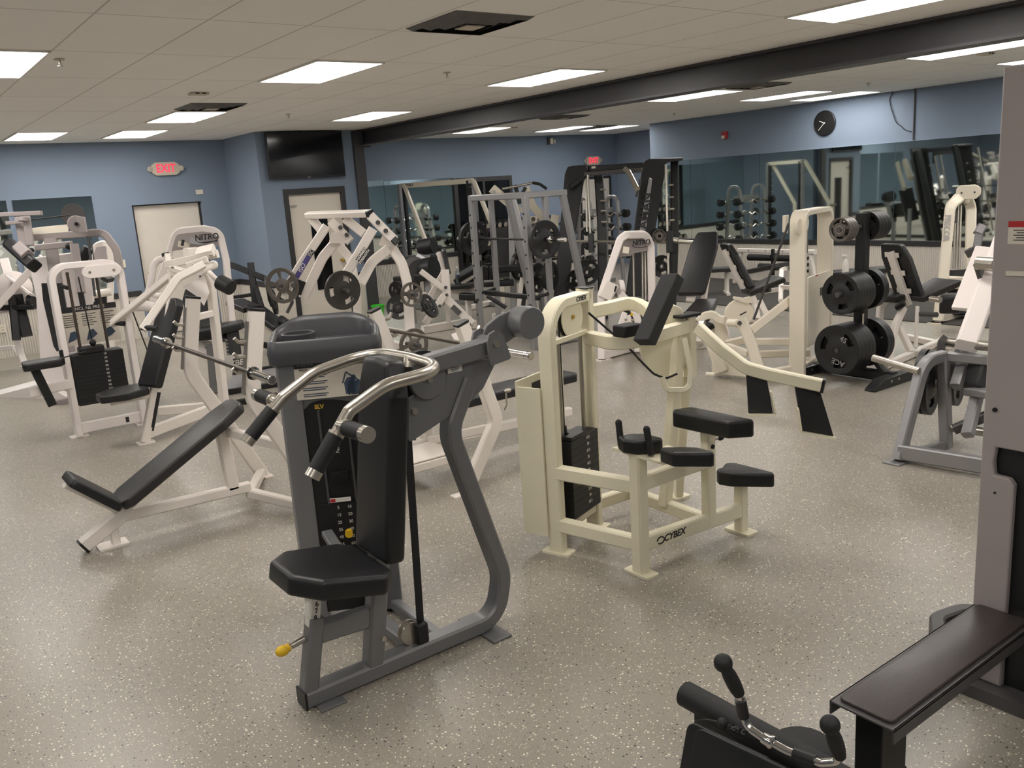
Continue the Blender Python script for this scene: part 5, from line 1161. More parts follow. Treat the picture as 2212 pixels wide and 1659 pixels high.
    text('lettering', 'CYBEX', 0.085, V((3.001,8.962,0.337))-nrm*0.012, rx, (0,0,1), M['whiteink'], t, shear=0.15, align='CENTER', bold=0.002)
    MB().bar((2.738,8.917,0.576),(2.636,8.674,0.122),0.07,0.05,nrm).build('front_post', M['dgrey'], t)
pec_machine()
# plates lying / rails behind the weight tower
def treadle():
    t = thing('step_platform', 'low black edged platform on the floor behind the upright of the incline bench', 'platform', (3.2,8.9,0))
    for a, b in ([(2.828,9.065,0.0),(3.42,8.982,0.0)], [(3.273,9.939,0.0),(3.88,9.964,0.0)], [(2.637,8.48,-0.0),(3.196,8.436,0.0)]):
        MB().bar((a[0],a[1],0.03),(b[0],b[1],0.03),0.05,0.055).build('frame_bar', M['dark'], t)
    a, b, c, e = [(2.828,9.065,0.0),(3.42,8.982,0.0),(3.88,9.964,0.0),(3.273,9.939,0.0)]
    MB().loft([[(q[0],q[1],0.005) for q in (a,b,c,e)],[(q[0],q[1],0.03) for q in (a,b,c,e)]]).build('deck', M['silver'], t)
treadle()

# ------------------------------------------------------------ grey multi station and the white machine behind it, far left
def grey_station():
    t = thing('fly_station', 'grey framed cable machine with round cams and white shroud at the far left', 'exercise machine', (1.6,9.9,0))
    G = M['lgrey']; nrm = unit(V((0.19,1.106,-0.09))); nrm = unit((nrm.x,nrm.y,0)); d = 9.9
    def beam(pts, w, h, nm, fr=0.0, m=G): return MB().sweep([V(q) for q in pts], w, h, nrm, fr, 7).build(nm, m, t)
    beam([(1.638,11.444,1.74),(2.175,11.051,1.738),(2.24,11.004,1.744),(2.346,10.925,1.735),(2.425,10.811,1.535),(2.395,10.687,1.012),(2.346,10.445,0.019)], 0.09, 0.085, 'arch_frame', [0,0,0,0.2,0.25,0.2,0])
    q = [V(p) for p in [(1.657,11.394,1.838),(1.643,11.384,1.766),(2.012,11.116,1.772),(2.028,11.128,1.855),(1.822,11.277,1.85)]]; MB().loft([q,[p+nrm*0.10 for p in q]]).build('cam_cover', M['sockets'], t, 0.004)
    c = V((2.069,10.907,1.856))
    MB().lathe([(0.088,0),(0.095,0.006),(0.095,0.05),(0.088,0.056)], c, nrm, 32).prism([(0,-0.09),(0.10,-0.095),(0.10,0.07),(0,0.088)], c+nrm*0.028, unit((0.85,-0.5,0)), (0,0,1), 0.05, 0.01).build('pulley_cover', G, t)
    MB().cyl(c-nrm*0.002, c-nrm*0.02, 0.022, seg=14).build('bolt', M['dark'], t)
    c2 = V((2.227,11.837,1.96)); MB().lathe([(0.13,0),(0.135,0.006),(0.135,0.04),(0.13,0.05)], c2, nrm, 32).build('rear_cam', M['dgrey'], t)
    beam([(1.291,11.648,2.018),(1.799,11.273,2.003)], 0.05, 0.05, 'top_link'); beam([(1.444,11.381,1.916),(1.617,11.255,1.918)], 0.04, 0.04, 'top_link')
    MB().cyl((1.47,11.363,1.919),(2.107,11.416,1.957),0.008,seg=8).build('cable', M['cable'], t)
    beam([(1.588,11.417,1.968),(1.572,11.342,1.657)], 0.10, 0.10, 'column'); beam([(1.628,11.199,1.973),(1.606,11.127,1.657)], 0.07, 0.08, 'column')
    MB().cyl((1.589,11.162,1.965),(1.581,11.156,1.925),0.05).build('swivel', G, t)
    beam([(1.642,11.029,1.63),(1.966,10.796,1.644)], 0.06, 0.07, 'fly_arm')
    MB().sphere((1.917,10.725,1.624),0.035,12,8).sphere((1.579,10.942,1.606),0.03,12,8).build('knob', M['rubber'], t)
    beam([(1.82,11.175,1.71),(1.788,11.063,1.224),(1.769,10.947,0.758),(1.762,10.865,0.447)], 0.09, 0.13, 'centre_column')
    beam([(1.965,10.669,1.641),(1.933,10.546,1.119)], 0.09, 0.09, 'grip_arm')
    MB().cyl((1.925,10.553,1.12),(1.92,10.512,0.959),0.03).build('grip', M['rubber'], t)
    MB().cyl((1.776,10.685,1.203),(1.798,10.538,1.187),0.022).build('grip', M['rubber'], t)
    MB().bar((1.404,11.092,1.686),(1.543,10.669,1.446),0.13,0.15,nrm).build('arm_pad', M['vinyl'], t, 0.03)
    MB().bar((1.458,10.919,1.663),(1.504,10.73,1.563),0.12,0.10,nrm).build('pad_bracket', G, t, 0.006)
    for k in range(2): MB().bar((1.439,10.821,1.627), (1.496,10.781,1.632), 0.02, 0.02, nrm).build('label', M['red'] if k else M['sockets'], t)
    q = [V(p) for p in [(1.624,11.637,1.487),(2.249,11.197,1.544),(1.943,10.933,-0.197),(1.454,11.299,-0.169),(1.623,11.519,1.059)]]
    MB().loft([q,[p+nrm*0.25 for p in q]]).build('weight_shroud', M['blush'], t, 0.01)
    beam([(1.673,11.021,1.229),(1.653,10.981,1.035),(1.654,10.844,0.547),(1.67,10.818,0.494)], 0.03, 0.09, 'edge_strip', 0.0, M['dark'])
    beam([(1.775,10.819,1.227),(1.745,10.66,0.578)], 0.03, 0.06, 'edge_strip', 0.0, M['dark'])
    for a, b in (((172,515),(197,700)),((186,510),(205,700)),((197,512),(220,800))): pass
    MB().cyl((2.169,10.921,1.713),(2.107,10.779,1.043),0.014).cyl((2.193,10.9,1.701),(2.145,10.75,1.04),0.006).build('guide_rod', M['dgrey'], t)
    MB().bar((2.197,11.116,1.577),(2.079,11.156,1.412),0.12,0.2,nrm).build('back_pad', M['vinyl'], t, 0.02)
    beam([(1.342,10.237,-0.168),(1.457,10.205,0.017),(1.602,10.107,0.045)], 0.07, 0.08, 'front_foot', 0.05)
    q = [V(p) for p in [(0.957,11.348,0.0),(1.602,10.392,0.0)]]; q2 = V((1.409,10.665,0.174))
    MB().loft([[q[0],q[1],q2],[p+nrm*0.35 for p in (q[0],q[1],q2)]]).build('base_wedge', M['blush'], t)
grey_station()
def white_leg_machine():
    t = thing('leg_extension_machine', 'white machine with black pads cut off by the left edge of the picture', 'exercise machine', (0.9,10.9,0))
    W = M['blush']; nrm = unit(V((0.137,1.149,-0.075))); nrm = unit((nrm.x,nrm.y,0))
    def beam(pts, w, h, nm, fr=0.0, m=W): return MB().sweep([V(q) for q in pts], w, h, nrm, fr, 7).build(nm, m, t)
    beam([(1.295,12.838,0.832),(1.735,12.639,1.275),(1.924,12.555,1.463)], 0.07, 0.085, 'slant_arm'); beam([(1.541,13.15,0.776),(1.522,13.033,0.307),(1.55,12.944,0.063)], 0.06, 0.08, 'post')
    beam([(1.592,13.427,1.445),(1.605,13.332,1.139),(1.682,13.257,1.072)], 0.10, 0.12, 'upper_frame', 0.1)
    c = V((1.602,13.063,1.079)); MB().lathe([(0.21,0),(0.22,0.006),(0.22,0.03),(0.21,0.036)], c, nrm, 32).build('cam_disc', W, t)
    MB().bar((1.564,13.003,1.219),(1.769,12.782,0.966),0.03,0.25,nrm).build('cam_plate', W, t)
    beam([(1.613,13.028,0.983),(1.622,12.874,0.456)], 0.12, 0.14, 'stack_shroud', 0.0, M['dark']); beam([(1.549,12.948,0.983),(1.493,12.833,0.425)], 0.10, 0.10, 'back_pad', 0.0, M['vinyl'])
    MB().bar((1.374,13.039,0.849),(1.759,12.753,0.836),0.10,0.07,(0,0,1)).build('seat', M['vinyl'], t, 0.02)
    MB().cyl((1.71,12.81,0.911),(1.758,12.774,0.907),0.08).build('leg_roller', M['vinyl'], t)
    beam([(1.235,13.364,0.286),(1.486,13.183,0.297),(1.546,13.095,0.14)], 0.06, 0.06, 'base_rail', 0.05)
    beam([(1.349,13.163,0.777),(1.503,13.061,0.812)], 0.05, 0.05, 'side_rail')
    q=V((1.59,13.293,0.0)); MB().box((q.x-0.06,q.y-0.06,0),(q.x+0.06,q.y+0.06,0.012)).build('foot_plate', W, t)
white_leg_machine()
def white_chair_machine():
    t = thing('arm_curl_machine', 'small white machine with rounded grey headboard, seen past the grey arch on the left', 'exercise machine', (2.2,11.3,0))
    W = M['white']; nrm = unit(V((0.225,1.085,-0.072))); nrm = unit((nrm.x,nrm.y,0))
    MB().sweep([(2.269,12.436,0.126),(2.491,12.59,1.255),(2.573,12.608,1.538),(2.658,12.555,1.567),(2.722,12.5,1.538),(2.691,12.447,1.269),(2.609,12.4,0.883),(2.477,12.263,0.049)], 0.09, 0.085, nrm, [0,0.1,0.1,0.08,0.1,0.1,0.1,0], 6).build('arch_frame', W, t)
    q=[V(p) for p in [(2.508,12.556,1.406),(2.57,12.545,1.527),(2.669,12.473,1.531),(2.657,12.435,1.364),(2.625,12.425,1.246),(2.482,12.537,1.27)]]; MB().loft([q,[p+nrm*0.03 for p in q]]).build('headboard', M['lgrey'], t)
    MB().cyl((2.329,12.239,0.94),(2.584,12.185,0.959),0.05).build('roller_bar', W, t)
    MB().cyl((2.314,12.148,1.03),(2.293,12.118,0.869),0.06).build('roller_end', W, t)
    MB().bar((2.511,12.473,0.891),(2.483,12.393,0.531),0.2,0.1,nrm).build('weight_stack', M['dark'], t)
    MB().bar((2.547,12.266,1.152),(2.61,12.205,1.1),0.15,0.06,(0,0,1)).build('pad', M['vinyl2'], t, 0.02)
    a=V((2.295,12.664,0.0)); b=V((2.461,12.177,0.0)); MB().bar((a.x,a.y,0.05),(b.x,b.y,0.05),0.07,0.08).build('base_rail', W, t)
white_chair_machine()

# ------------------------------------------------------------ silver squat rack with a loaded bar
def squat_rack():
    t = thing('squat_rack', 'silver square tube squat rack with a loaded black barbell, in the middle background', 'rack', (6.8,8.8,0))
    S = M['silver']; ya, yb = 8.25, 9.36; zt = 1.84
    f = MB(); f2 = MB()
    for y in (ya, yb):
        MB().bar((6.40,y,0.0),(6.40,y,zt),0.075,0.075,(1,0,0)).build('front_post', S, t)
        MB().bar((6.70,y,0.06),(6.70,y,zt),0.065,0.065,(1,0,0)).build('inner_post', S, t)
        MB().bar((7.36,y,0.02),(6.97,y,zt),0.065,0.085,(1,0,0)).build('slanted_post', S, t)
        f.bar((6.37,y,zt),(7.02,y,zt),0.07,0.075); f2.bar((6.40,y,0.05),(7.42,y,0.05),0.07,0.075)
        ps = MB()
        for k in range(9): MB().cyl((6.363,y,0.35+0.16*k),(6.358,y,0.35+0.16*k),0.012,seg=10).build('hole', M['dark'], t)
        MB().tube([(6.40,y,0.62),(6.72,y,0.66)],0.02).build('safety_pin', M['black'], t)
        MB().tube([(6.37,y-0.02,0.55),(6.30,y-0.05,0.53)],0.02).build('bar_hook', M['black'], t)
        MB().bar((6.395,y,1.24),(6.52,y,1.28),0.07,0.06).build('bar_catch', M['black'], t)
    f.bar((6.40,ya,zt),(6.40,yb,zt),0.07,0.075); f.bar((6.98,ya,zt),(6.98,yb,zt),0.06,0.07); f2.bar((7.40,ya,0.05),(7.40,yb,0.05),0.07,0.075)
    f.build('top_frame', S, t); f2.build('base_frame', S, t)
    MB().tube([(6.289,9.001,0.624),(6.387,8.764,0.487)],0.025).build('safety_bar', M['black'], t)
    MB().bar((6.52,ya,0.62),(6.52,yb,0.62),0.05,0.06).build('safety_rail', M['black'], t)
squat_rack()
b_ = olympic_bar((6.52,7.70,1.32),(6.52,9.92,1.32), 'dark barbell loaded across the silver squat rack', 'black')
for y, lb in ((8.08,'big black plate on the near end of the squat rack barbell'), (9.55,'big black plate on the far end of the squat rack barbell')):
    weight_plate((6.52,y,1.32), (0,1,0), 0.225, 0.05, 'blackpl', lb, 'plates on the squat rack barbell', 'slots', 0.4)
for c, lb in (((7.389,9.366,0.718),'black plate stored low inside the silver squat rack, left one'), ((7.471,9.185,0.742),'black plate stored low inside the silver squat rack, right one'), ((7.409,9.772,0.861),'small black plate behind the silver squat rack post')):
    weight_plate(c, unit((0.35,-0.93,0)), 0.2, 0.05, 'blackpl', lb, 'plates stored behind the squat rack', 'slots', 0.2)
def plate_horns():
    t = thing('plate_storage_stand', 'dark plate storage stand inside the silver squat rack', 'stand', (8.002,10.068,-0.0))
    c = (8.002,10.068,-0.0)
    MB().bar((c[0],c[1],0.0),(c[0],c[1],0.95),0.07,0.07,(1,0,0)).build('post', M['silver'], t)
    MB().bar((c[0]-0.25,c[1],0.03),(c[0]+0.25,c[1],0.03),0.07,0.06).build('foot', M['silver'], t)
    MB().cyl((7.338,9.404,0.723),(7.499,9.101,0.742),0.022).build('horn', M['chrome'], t)
plate_horns()

# ------------------------------------------------------------ silver smith machine against the back wall
def smith_machine():
    t = thing('smith_machine', 'silver smith machine with toothed black guide posts, in front of the back wall mirror', 'exercise machine', (8.2,13.0,0))
    S = M['silver']; A = V((7.93,13.74,0)); B = V((8.50,12.42,0)); u = (B-A).normalized(); n = Vector((u.y,-u.x,0))
    if n.y > 0: n = -n
    fwd = Vector((-0.05,-1,0)).normalized()
    for i, P_ in enumerate((A, B)):
        MB().bar(P_-u*0.06*(1-2*i), P_-u*0.06*(1-2*i)+Vector((0,0,2.12)), 0.07, 0.07, u).build('post', M['silver'], t)
        gp = MB().bar(P_+u*0.05*(1-2*i)+Vector((0,0,0.2)), P_+u*0.05*(1-2*i)+Vector((0,0,2.10)), 0.07, 0.05, u).build('guide_post', M['black'], t)
        for k in range(12): MB().bar(P_+u*0.05*(1-2*i)+Vector((0,0,0.45+0.14*k))-n*0.0+fwd*0.03, P_+u*0.05*(1-2*i)+Vector((0,0,0.45+0.14*k))+fwd*0.055+u*0.06, 0.014, 0.014).build('catch_peg', M['satin'], gp)
        z0 = 2.09
        arm = MB().sweep([P_+Vector((0,0,z0)), P_+fwd*0.10+Vector((0,0,z0)), P_+fwd*0.72+Vector((0,0,1.12)), P_+fwd*0.74+Vector((0,0,0.02))], 0.055, 0.075, u, [0,0.08,0.05,0], 6).build('slanted_arm', M['sockets'], t)
        MB().bar(P_+fwd*0.8+Vector((0,0,0.04)), P_-fwd*0.25+Vector((0,0,0.04)), 0.07, 0.07).build('base_rail', S, t)
        MB().cyl(P_+fwd*0.74+Vector((0,0,1.1)), P_+fwd*0.74+Vector((0,0,1.1))-u*0.20*(1-2*i), 0.025).build('plate_peg', M['satin'], t)
    MB().bar(A+Vector((0,0,2.09)), B+Vector((0,0,2.09)), 0.06, 0.085).build('top_rail', M['sockets'], t)
    MB().bar(A+Vector((0,0,0.05)), B+Vector((0,0,0.05)), 0.06, 0.07).build('base_cross', S, t)
    tx = A+u*0.18+Vector((0,0,2.09))+n*0.034
    text('lettering', 'CYBEX', 0.06, tx, u, (0,0,1), M['ink'], t, shear=0.2, bold=0.001)
    MB().bar(B+Vector((0,0,0.62))+n*0.04-u*0.03, B+Vector((0,0,1.5))+n*0.04-u*0.03, 0.06, 0.012, n).build('height_label', M['sockets'], t)
    return A, B, u, fwd
SA, SB, SU, SF = smith_machine()
for i, (P_, s_) in enumerate(((SA,-1),(SB,1))):
    pass
# ------------------------------------------------------------ silver lat pulldown beyond the rack
def lat_pulldown():
    t = thing('lat_pulldown', 'silver lat pulldown machine with a black angled bar, behind the squat rack', 'exercise machine', (8.0,10.4,0))
    S = M['silver']; W = M['sockets']; nrm = unit(V((0.623,0.808,-0.025))); nrm = unit((nrm.x,nrm.y,0))
    def beam(pts, w, h, nm, m=S, fr=0.0): return MB().sweep([V(q) for q in pts], w, h, nrm, fr, 6).build(nm, m, t)
    beam([(7.542,10.486,1.945),(7.808,10.187,1.573)], 0.09, 0.13, 'upper_beam', W); beam([(7.616,10.141,1.812),(7.65,9.96,1.256),(7.626,9.815,0.673),(7.561,9.718,0.157)], 0.09, 0.10, 'mast', S)
    beam([(8.055,10.36,1.926),(8.086,10.261,1.655),(8.226,10.08,1.375)], 0.06, 0.12, 'curved_link', W, 0.5)
    beam([(7.755,10.209,1.969),(7.76,10.133,1.706)], 0.05, 0.06, 'hanger', M['black']); beam([(7.759,10.148,1.759),(7.866,10.117,1.927)], 0.05, 0.05, 'hanger', M['black'])
    MB().tube([(7.537,10.231,1.929),(7.728,10.098,1.953),(7.894,9.986,1.985),(7.97,9.925,1.966),(8.041,9.852,1.889)], 0.017, 0.08).build('pull_bar', M['satin'], t)
    MB().tube([(7.881,9.97,1.985),(7.957,9.909,1.966),(8.028,9.836,1.889)], 0.021, 0.08).build('bar_grip', M['black'], t)
    MB().cyl((7.487,10.382,1.885),(7.428,10.299,1.886),0.04).build('bolt', M['satin'], t)
    for p in ((1152,473),(1152,487)): pass
    MB().bar((7.879,9.991,1.513),(7.84,9.962,1.306),0.12,0.05,nrm).build('bolt_plate', W, t)
    for q in [(7.81,9.907,1.484),(7.793,9.894,1.394)]: MB().cyl(q, V(q)-nrm*0.05, 0.03, seg=12).build('bolt', M['dgrey'], t)
    MB().bar((8.137,9.803,1.512),(8.073,9.786,1.287),0.12,0.05,nrm).build('bolt_plate', W, t)
    MB().bar((7.585,10.418,1.36),(7.509,10.279,0.666),0.3,0.25,nrm).build('weight_stack', M['black'], t, 0.004)
    beam([(7.645,10.198,1.637),(7.486,10.045,0.679),(7.388,9.955,0.096)], 0.07, 0.09, 'rear_post')
    MB().bar((6.964,9.843,0.861),(7.364,9.423,0.858),0.10,0.10,(0,0,1)).build('thigh_pad', M['vinyl'], t, 0.03)
    MB().bar((6.852,9.873,0.675),(7.185,9.627,0.667),0.28,0.07,(0,0,1)).build('seat', M['vinyl'], t, 0.02)
    beam([(7.228,9.487,0.731),(7.14,9.466,0.426),(7.057,9.45,0.152)], 0.06, 0.06, 'seat_post', M['white'])
    beam([(7.312,9.531,0.656),(7.219,9.514,0.349)], 0.05, 0.08, 'seat_link', M['black'])
    a = V((7.599,10.771,0.0)); b = V((8.274,10.483,0.0)); MB().bar((a.x,a.y,0.05),(b.x,b.y,0.05),0.08,0.09).build('base_rail', M['white'], t)
lat_pulldown()
# ------------------------------------------------------------ preacher bench with a bottle, and the black roller machine by the mirror
def small_bench():
    t = thing('curl_bench', 'black padded bench with white base and a slanted pad, left of the squat rack', 'bench', (7.344,11.216,0.0))
    W = M['white']; nrm = unit(V((0.551,0.837,-0.108)))
    MB().bar((6.614,10.416,0.63),(6.844,10.125,0.644),0.30,0.06,(0,0,1)).build('seat', M['vinyl'], t, 0.02)
    MB().bar((6.807,10.432,0.739),(6.954,10.115,0.897),0.32,0.07,(-0.4,0,1)).build('arm_pad', M['vinyl'], t, 0.02)
    MB().bar((6.792,10.299,0.681),(6.912,10.063,0.826),0.10,0.05,(-0.4,0,1)).build('pad_frame', W, t)
    MB().sweep([(6.618,10.404,0.598),(6.769,10.281,0.553),(6.927,10.165,0.554)], 0.06, 0.10, nrm).build('seat_frame', W, t)
    MB().bar((6.676,10.208,0.504),(6.788,9.995,0.49),0.12,0.10,(0,0,1)).build('adjuster', M['black'], t, 0.01)
    a=V((7.916,11.93,0.0)); b=V((8.52,12.116,0.0)); MB().bar((a.x,a.y,0.05),(b.x,b.y,0.05),0.08,0.09).build('base_rail', W, t)
    c=V((6.781,10.191,0.492)); MB().bar((c.x,c.y,0.05),c,0.07,0.07,(1,0,0)).build('post', W, t)
small_bench()
wb = thing('water_bottle', 'clear plastic water bottle standing on the black curl bench', 'bottle', (6.722,10.312,0.675))
MB().lathe([(0.03,0),(0.034,0.01),(0.034,0.13),(0.026,0.17),(0.013,0.195),(0.013,0.215)], (6.722,10.312,0.675), (0,0,1), 20).build('bottle_body', M['clear'], wb)
MB().lathe([(0.0345,0.07),(0.0345,0.115)], (6.722,10.312,0.675), (0,0,1), 20, False).build('label', M['slate'], wb)
MB().lathe([(0.015,0.212),(0.015,0.232),(0.012,0.234)], (6.722,10.312,0.675), (0,0,1), 16).build('cap', M['whiteink'], wb)
def roller_machine():
    t = thing('leg_curl_machine', 'grey leg machine with thick black rollers, between the lever press and the smith machine', 'exercise machine', (7.949,13.22,0.0))
    G = M['silver']; nrm = unit(V((0.523,0.863,-0.085))); nrm = unit((nrm.x,nrm.y,0))
    MB().cyl((6.767,11.339,1.153),(6.885,11.133,1.179),0.12).build('roller', M['vinyl'], t)
    MB().tube([(6.668,11.372,1.237),(6.724,11.323,1.212),(6.782,11.268,1.166)],0.035,0.05).build('grip', M['rubber'], t)
    MB().cyl((6.58,11.272,0.879),(6.534,11.043,0.844),0.17).build('weight_roller', M['dgrey'], t)
    MB().cyl((6.643,11.092,0.851),(6.72,10.915,0.876),0.16).build('weight_roller', M['vinyl'], t)
    MB().bar((6.81,11.288,1.081),(6.709,11.145,0.305),0.10,0.10,nrm).build('post', G, t)
    MB().bar((6.726,11.332,1.02),(6.754,11.166,0.953),0.12,0.12,nrm).build('bracket', G, t)
    MB().bar((6.487,11.31,0.771),(6.677,11.036,0.741),0.32,0.10,(0,0,1)).build('pad', M['vinyl'], t, 0.03)
    MB().bar((6.554,11.831,0.99),(6.742,11.567,0.992),0.3,0.08,(0,0,1)).build('seat', M['vinyl'], t, 0.03)
    MB().bar((6.362,11.497,0.66),(6.608,11.195,0.674),0.08,0.20,(0,0,1)).build('lower_pad', M['vinyl'], t, 0.03)
    a=V((7.422,13.286,0.0)); b=V((7.728,12.712,0.0)); MB().bar((a.x,a.y,0.05),(b.x,b.y,0.05),0.08,0.09).build('base_rail', G, t)
    c=V((6.508,11.285,0.736)); MB().bar((c.x,c.y,0.05),c,0.08,0.08,(1,0,0)).build('post', G, t)
roller_machine()
# ------------------------------------------------------------ black power smith machine under the exit sign
def black_smith():
    t = thing('black_smith_machine', 'tall black smith machine with wide side shrouds, under the far exit sign', 'exercise machine', (8.6,8.2,0))
    B = M['black']; nrm = unit(V((0.709,0.738,-0.048))); nrm = unit((nrm.x,nrm.y,0)); side = Vector((nrm.y,-nrm.x,0))
    def slab(pts, d, th, nm, m=B, fr=0.0):
        q = [V(p) for p in pts]
        return MB().loft([q,[p+nrm*th for p in q]]).build(nm, m, t, 0.008)
    slab([(8.217,9.648,2.076),(8.266,9.638,2.169),(8.322,9.602,2.184),(8.491,9.478,2.183),(8.487,9.459,2.106),(8.433,9.481,2.046),(8.07,9.426,0.9),(7.841,9.347,0.015),(7.674,9.472,0.029)], 0, 0.30, 'left_shroud')
    slab([(8.669,8.566,2.112),(8.705,8.556,2.17),(8.755,8.527,2.197),(9.115,8.26,2.186),(9.118,8.248,2.149),(8.934,8.378,2.134),(8.641,8.343,1.242),(8.398,8.286,0.402),(8.17,8.457,0.421)], 0, 0.28, 'right_shroud')
    fp = slab([(8.687,8.47,1.955),(8.717,8.441,1.928),(8.525,8.392,1.252),(8.451,8.448,1.258)], 0, 0.02, 'name_strip', M['silver'])
    p0, p1 = V((8.471,8.407,1.256)), V((8.642,8.433,1.793))
    text('lettering', 'RAMAN', 0.17, p0+(p1-p0)*0.42-nrm*0.004, unit(p1-p0), -unit((p1-p0).cross(nrm)) if (-unit((p1-p0).cross(nrm))).dot(side) < 0 else unit((p1-p0).cross(nrm)), M['ink'], t, bold=0.003, shear=-0.2)
    def beam(pts, w, h, nm, m=B, fr=0.0): return MB().sweep([V(q) for q in pts], w, h, nrm, fr, 6).build(nm, m, t)
    beam([(8.749,9.531,2.138),(8.648,9.39,1.372),(8.464,9.235,0.337),(8.414,9.181,0.014)], 0.10, 0.13, 'left_post'); beam([(9.259,8.535,2.181),(9.052,8.378,1.083),(8.807,8.246,-0.031)], 0.10, 0.11, 'right_post')
    beam([(8.539,9.555,2.128),(8.838,8.698,2.119)], 0.10, 0.08, 'top_beam'); beam([(8.383,9.394,2.056),(8.658,8.558,2.057)], 0.09, 0.06, 'front_beam', M['dgrey'])
    beam([(8.385,9.389,2.043),(8.179,9.498,1.894)], 0.06, 0.07, 'gusset')
    beam([(8.544,8.775,2.08),(8.504,8.666,2.039),(8.333,8.348,1.818)], 0.06, 0.07, 'pull_up_arm', M['satin'], 0.05)
    MB().tube([(8.463,8.412,1.933),(8.429,8.409,1.833),(8.382,8.41,1.716)], 0.018, 0.03).build('pull_up_grip', M['dgrey'], t)
    MB().bar((8.362,9.241,2.137),(8.404,9.212,2.14),0.03,0.03,nrm).build('label', M['sockets'], t)
    for p in [[(8.337,9.296,2.041),(8.214,9.164,1.245)],[(8.843,8.31,2.109),(8.557,8.041,0.397)],[(8.381,9.385,2.018),(8.251,9.271,1.273)]]: MB().cyl(p[0],p[1],0.016).build('guide_rod', M['satin'], t)
    for k, p in enumerate([(8.607,9.357,1.828),(8.583,9.331,1.674),(8.562,9.307,1.533),(8.539,9.281,1.38)]): MB().cyl(p, V(p)+side*0.08, 0.015, seg=10).build('catch_peg', M['satin'], t)
    for k, p in enumerate([(9.017,8.424,1.834),(8.992,8.397,1.674),(8.967,8.371,1.514),(8.94,8.35,1.367)]): MB().cyl(p, V(p)+side*0.06, 0.014, seg=10).build('catch_peg', M['satin'], t)
    MB().bar((8.185,9.122,1.247),(8.148,9.079,0.997),0.08,0.08,nrm).build('bar_carriage', B, t); MB().bar((8.644,8.086,1.242),(8.599,8.045,0.974),0.09,0.08,nrm).build('bar_carriage', B, t)
    MB().bar((7.726,9.433,0.025),(8.192,9.578,-0.055),0.12,0.10).build('base_foot', B, t); MB().bar((8.128,8.403,0.117),(9.091,8.422,-0.021),0.12,0.10).build('base_foot', B, t)
black_smith()
sb_ = thing('smith_bar', 'steel bar held in the carriages of the black smith machine', 'barbell', (8.417,8.604,1.136))
MB().cyl((8.115,9.4,1.149),(8.803,7.8,1.086),0.018).build('shaft', M['satin'], sb_)
MB().cyl((8.657,8.07,1.126),(8.699,7.986,1.117),0.04).cyl((8.695,7.974,1.112),(8.787,7.786,1.088),0.026).build('sleeve', M['satin'], sb_)
ax = unit((0.30,-0.95,0))
weight_plate((8.452,8.088,1.198), unit((-0.55,-0.83,0)), 0.09, 0.03, 'ironlt', 'small spoked grey plate on a peg of the black smith machine', 'plates on the black smith machine', 'spokes', 0.1)
weight_plate((8.536,8.218,1.202), unit((-0.55,-0.83,0)), 0.09, 0.03, 'blackpl', 'small black plate behind the spoked grey one on the black smith machine', 'plates on the black smith machine', 'slots', 0.1)
weight_plate((7.813,8.816,0.769), unit((-0.5,-0.85,0)), 0.17, 0.05, 'blackpl', 'large black plate at the foot of the black smith machine left side', 'plates on the black smith machine', 'slots', 0.7)
weight_plate((7.881,9.11,0.636), unit((-0.5,-0.85,0)), 0.15, 0.05, 'blackpl', 'black plate half hidden beside the left shroud of the smith machine', 'plates on the black smith machine', 'slots', 0.7)
weight_plate((8.699,8.296,0.773), unit((-0.5,-0.85,0)), 0.15, 0.05, 'blackpl', 'black plate low on the right post of the black smith machine', 'plates on the black smith machine', 'slots', 0.7)

# ------------------------------------------------------------ racks: curved EZ bars and dumbbells
def ez_rack():
    t = thing('ez_bar_rack', 'silver rack with two arched ends holding bent bars, in front of the far white door', 'rack', (11.0,12.0,0))
    S = M['silver']
    for x, y in ((10.62,11.98),(11.35,12.03)):
        MB().sweep([(x,y-0.24,0.02),(x,y-0.14,1.66),(x,y+0.14,1.66),(x,y+0.24,0.02)], 0.07, 0.05, (1,0,0), 0.14, 8).build('arched_end', S, t)
        for s_ in (-1,1):
            for z in (0.55,0.80,1.05,1.30): MB().bar((x,y+s_*(0.235-0.06*z),z),(x,y+s_*(0.305-0.06*z),z+0.01),0.03,0.03).build('bar_saddle', M['black'], t)
    MB().bar((10.62,11.98,1.42),(11.35,12.03,1.42),0.05,0.09).build('cross_rail', S, t); MB().bar((10.62,11.98,0.12),(11.35,12.03,0.12),0.05,0.08).build('cross_rail', S, t)
ez_rack()
def ez_bar_proto():
    t = thing('curl_bar', 'x', 'barbell', (0,0,0), 'bent bars on the arched rack')
    pts = [(-0.60,0,0),(-0.30,0,0),(-0.20,0,0.035),(-0.10,0,-0.03),(0.0,0,0.03),(0.10,0,-0.03),(0.20,0,0.035),(0.30,0,0),(0.60,0,0)]
    MB().tube(pts, 0.0145, 0.03, 10, 3).build('shaft', M['chrome'], t)
    for s_ in (-1,1): MB().lathe([(0.03,0),(0.075,0.005),(0.078,0.02),(0.078,0.09),(0.072,0.10),(0.03,0.105)], (s_*0.47,0,0), (s_,0,0), 20).build('end_weight', M['rubber'], t)
    return t
ezp = ez_bar_proto(); n_ = 0
names = {0:'lowest',1:'second lowest',2:'second highest',3:'highest'}
for s_, sd in ((-1,'near'),(1,'far')):
    for k, z in enumerate((0.55,0.80,1.05,1.30)):
        o = ezp if n_ == 0 else copy_tree(ezp); n_ += 1
        o.location = (10.985, 12.005+s_*(0.285-0.06*z), z+0.045); o.rotation_euler = (0,0,0.07)
        o['label'] = '%s bent curl bar on the %s side of the arched silver rack' % (names[k], sd); o['category'] = 'barbell'
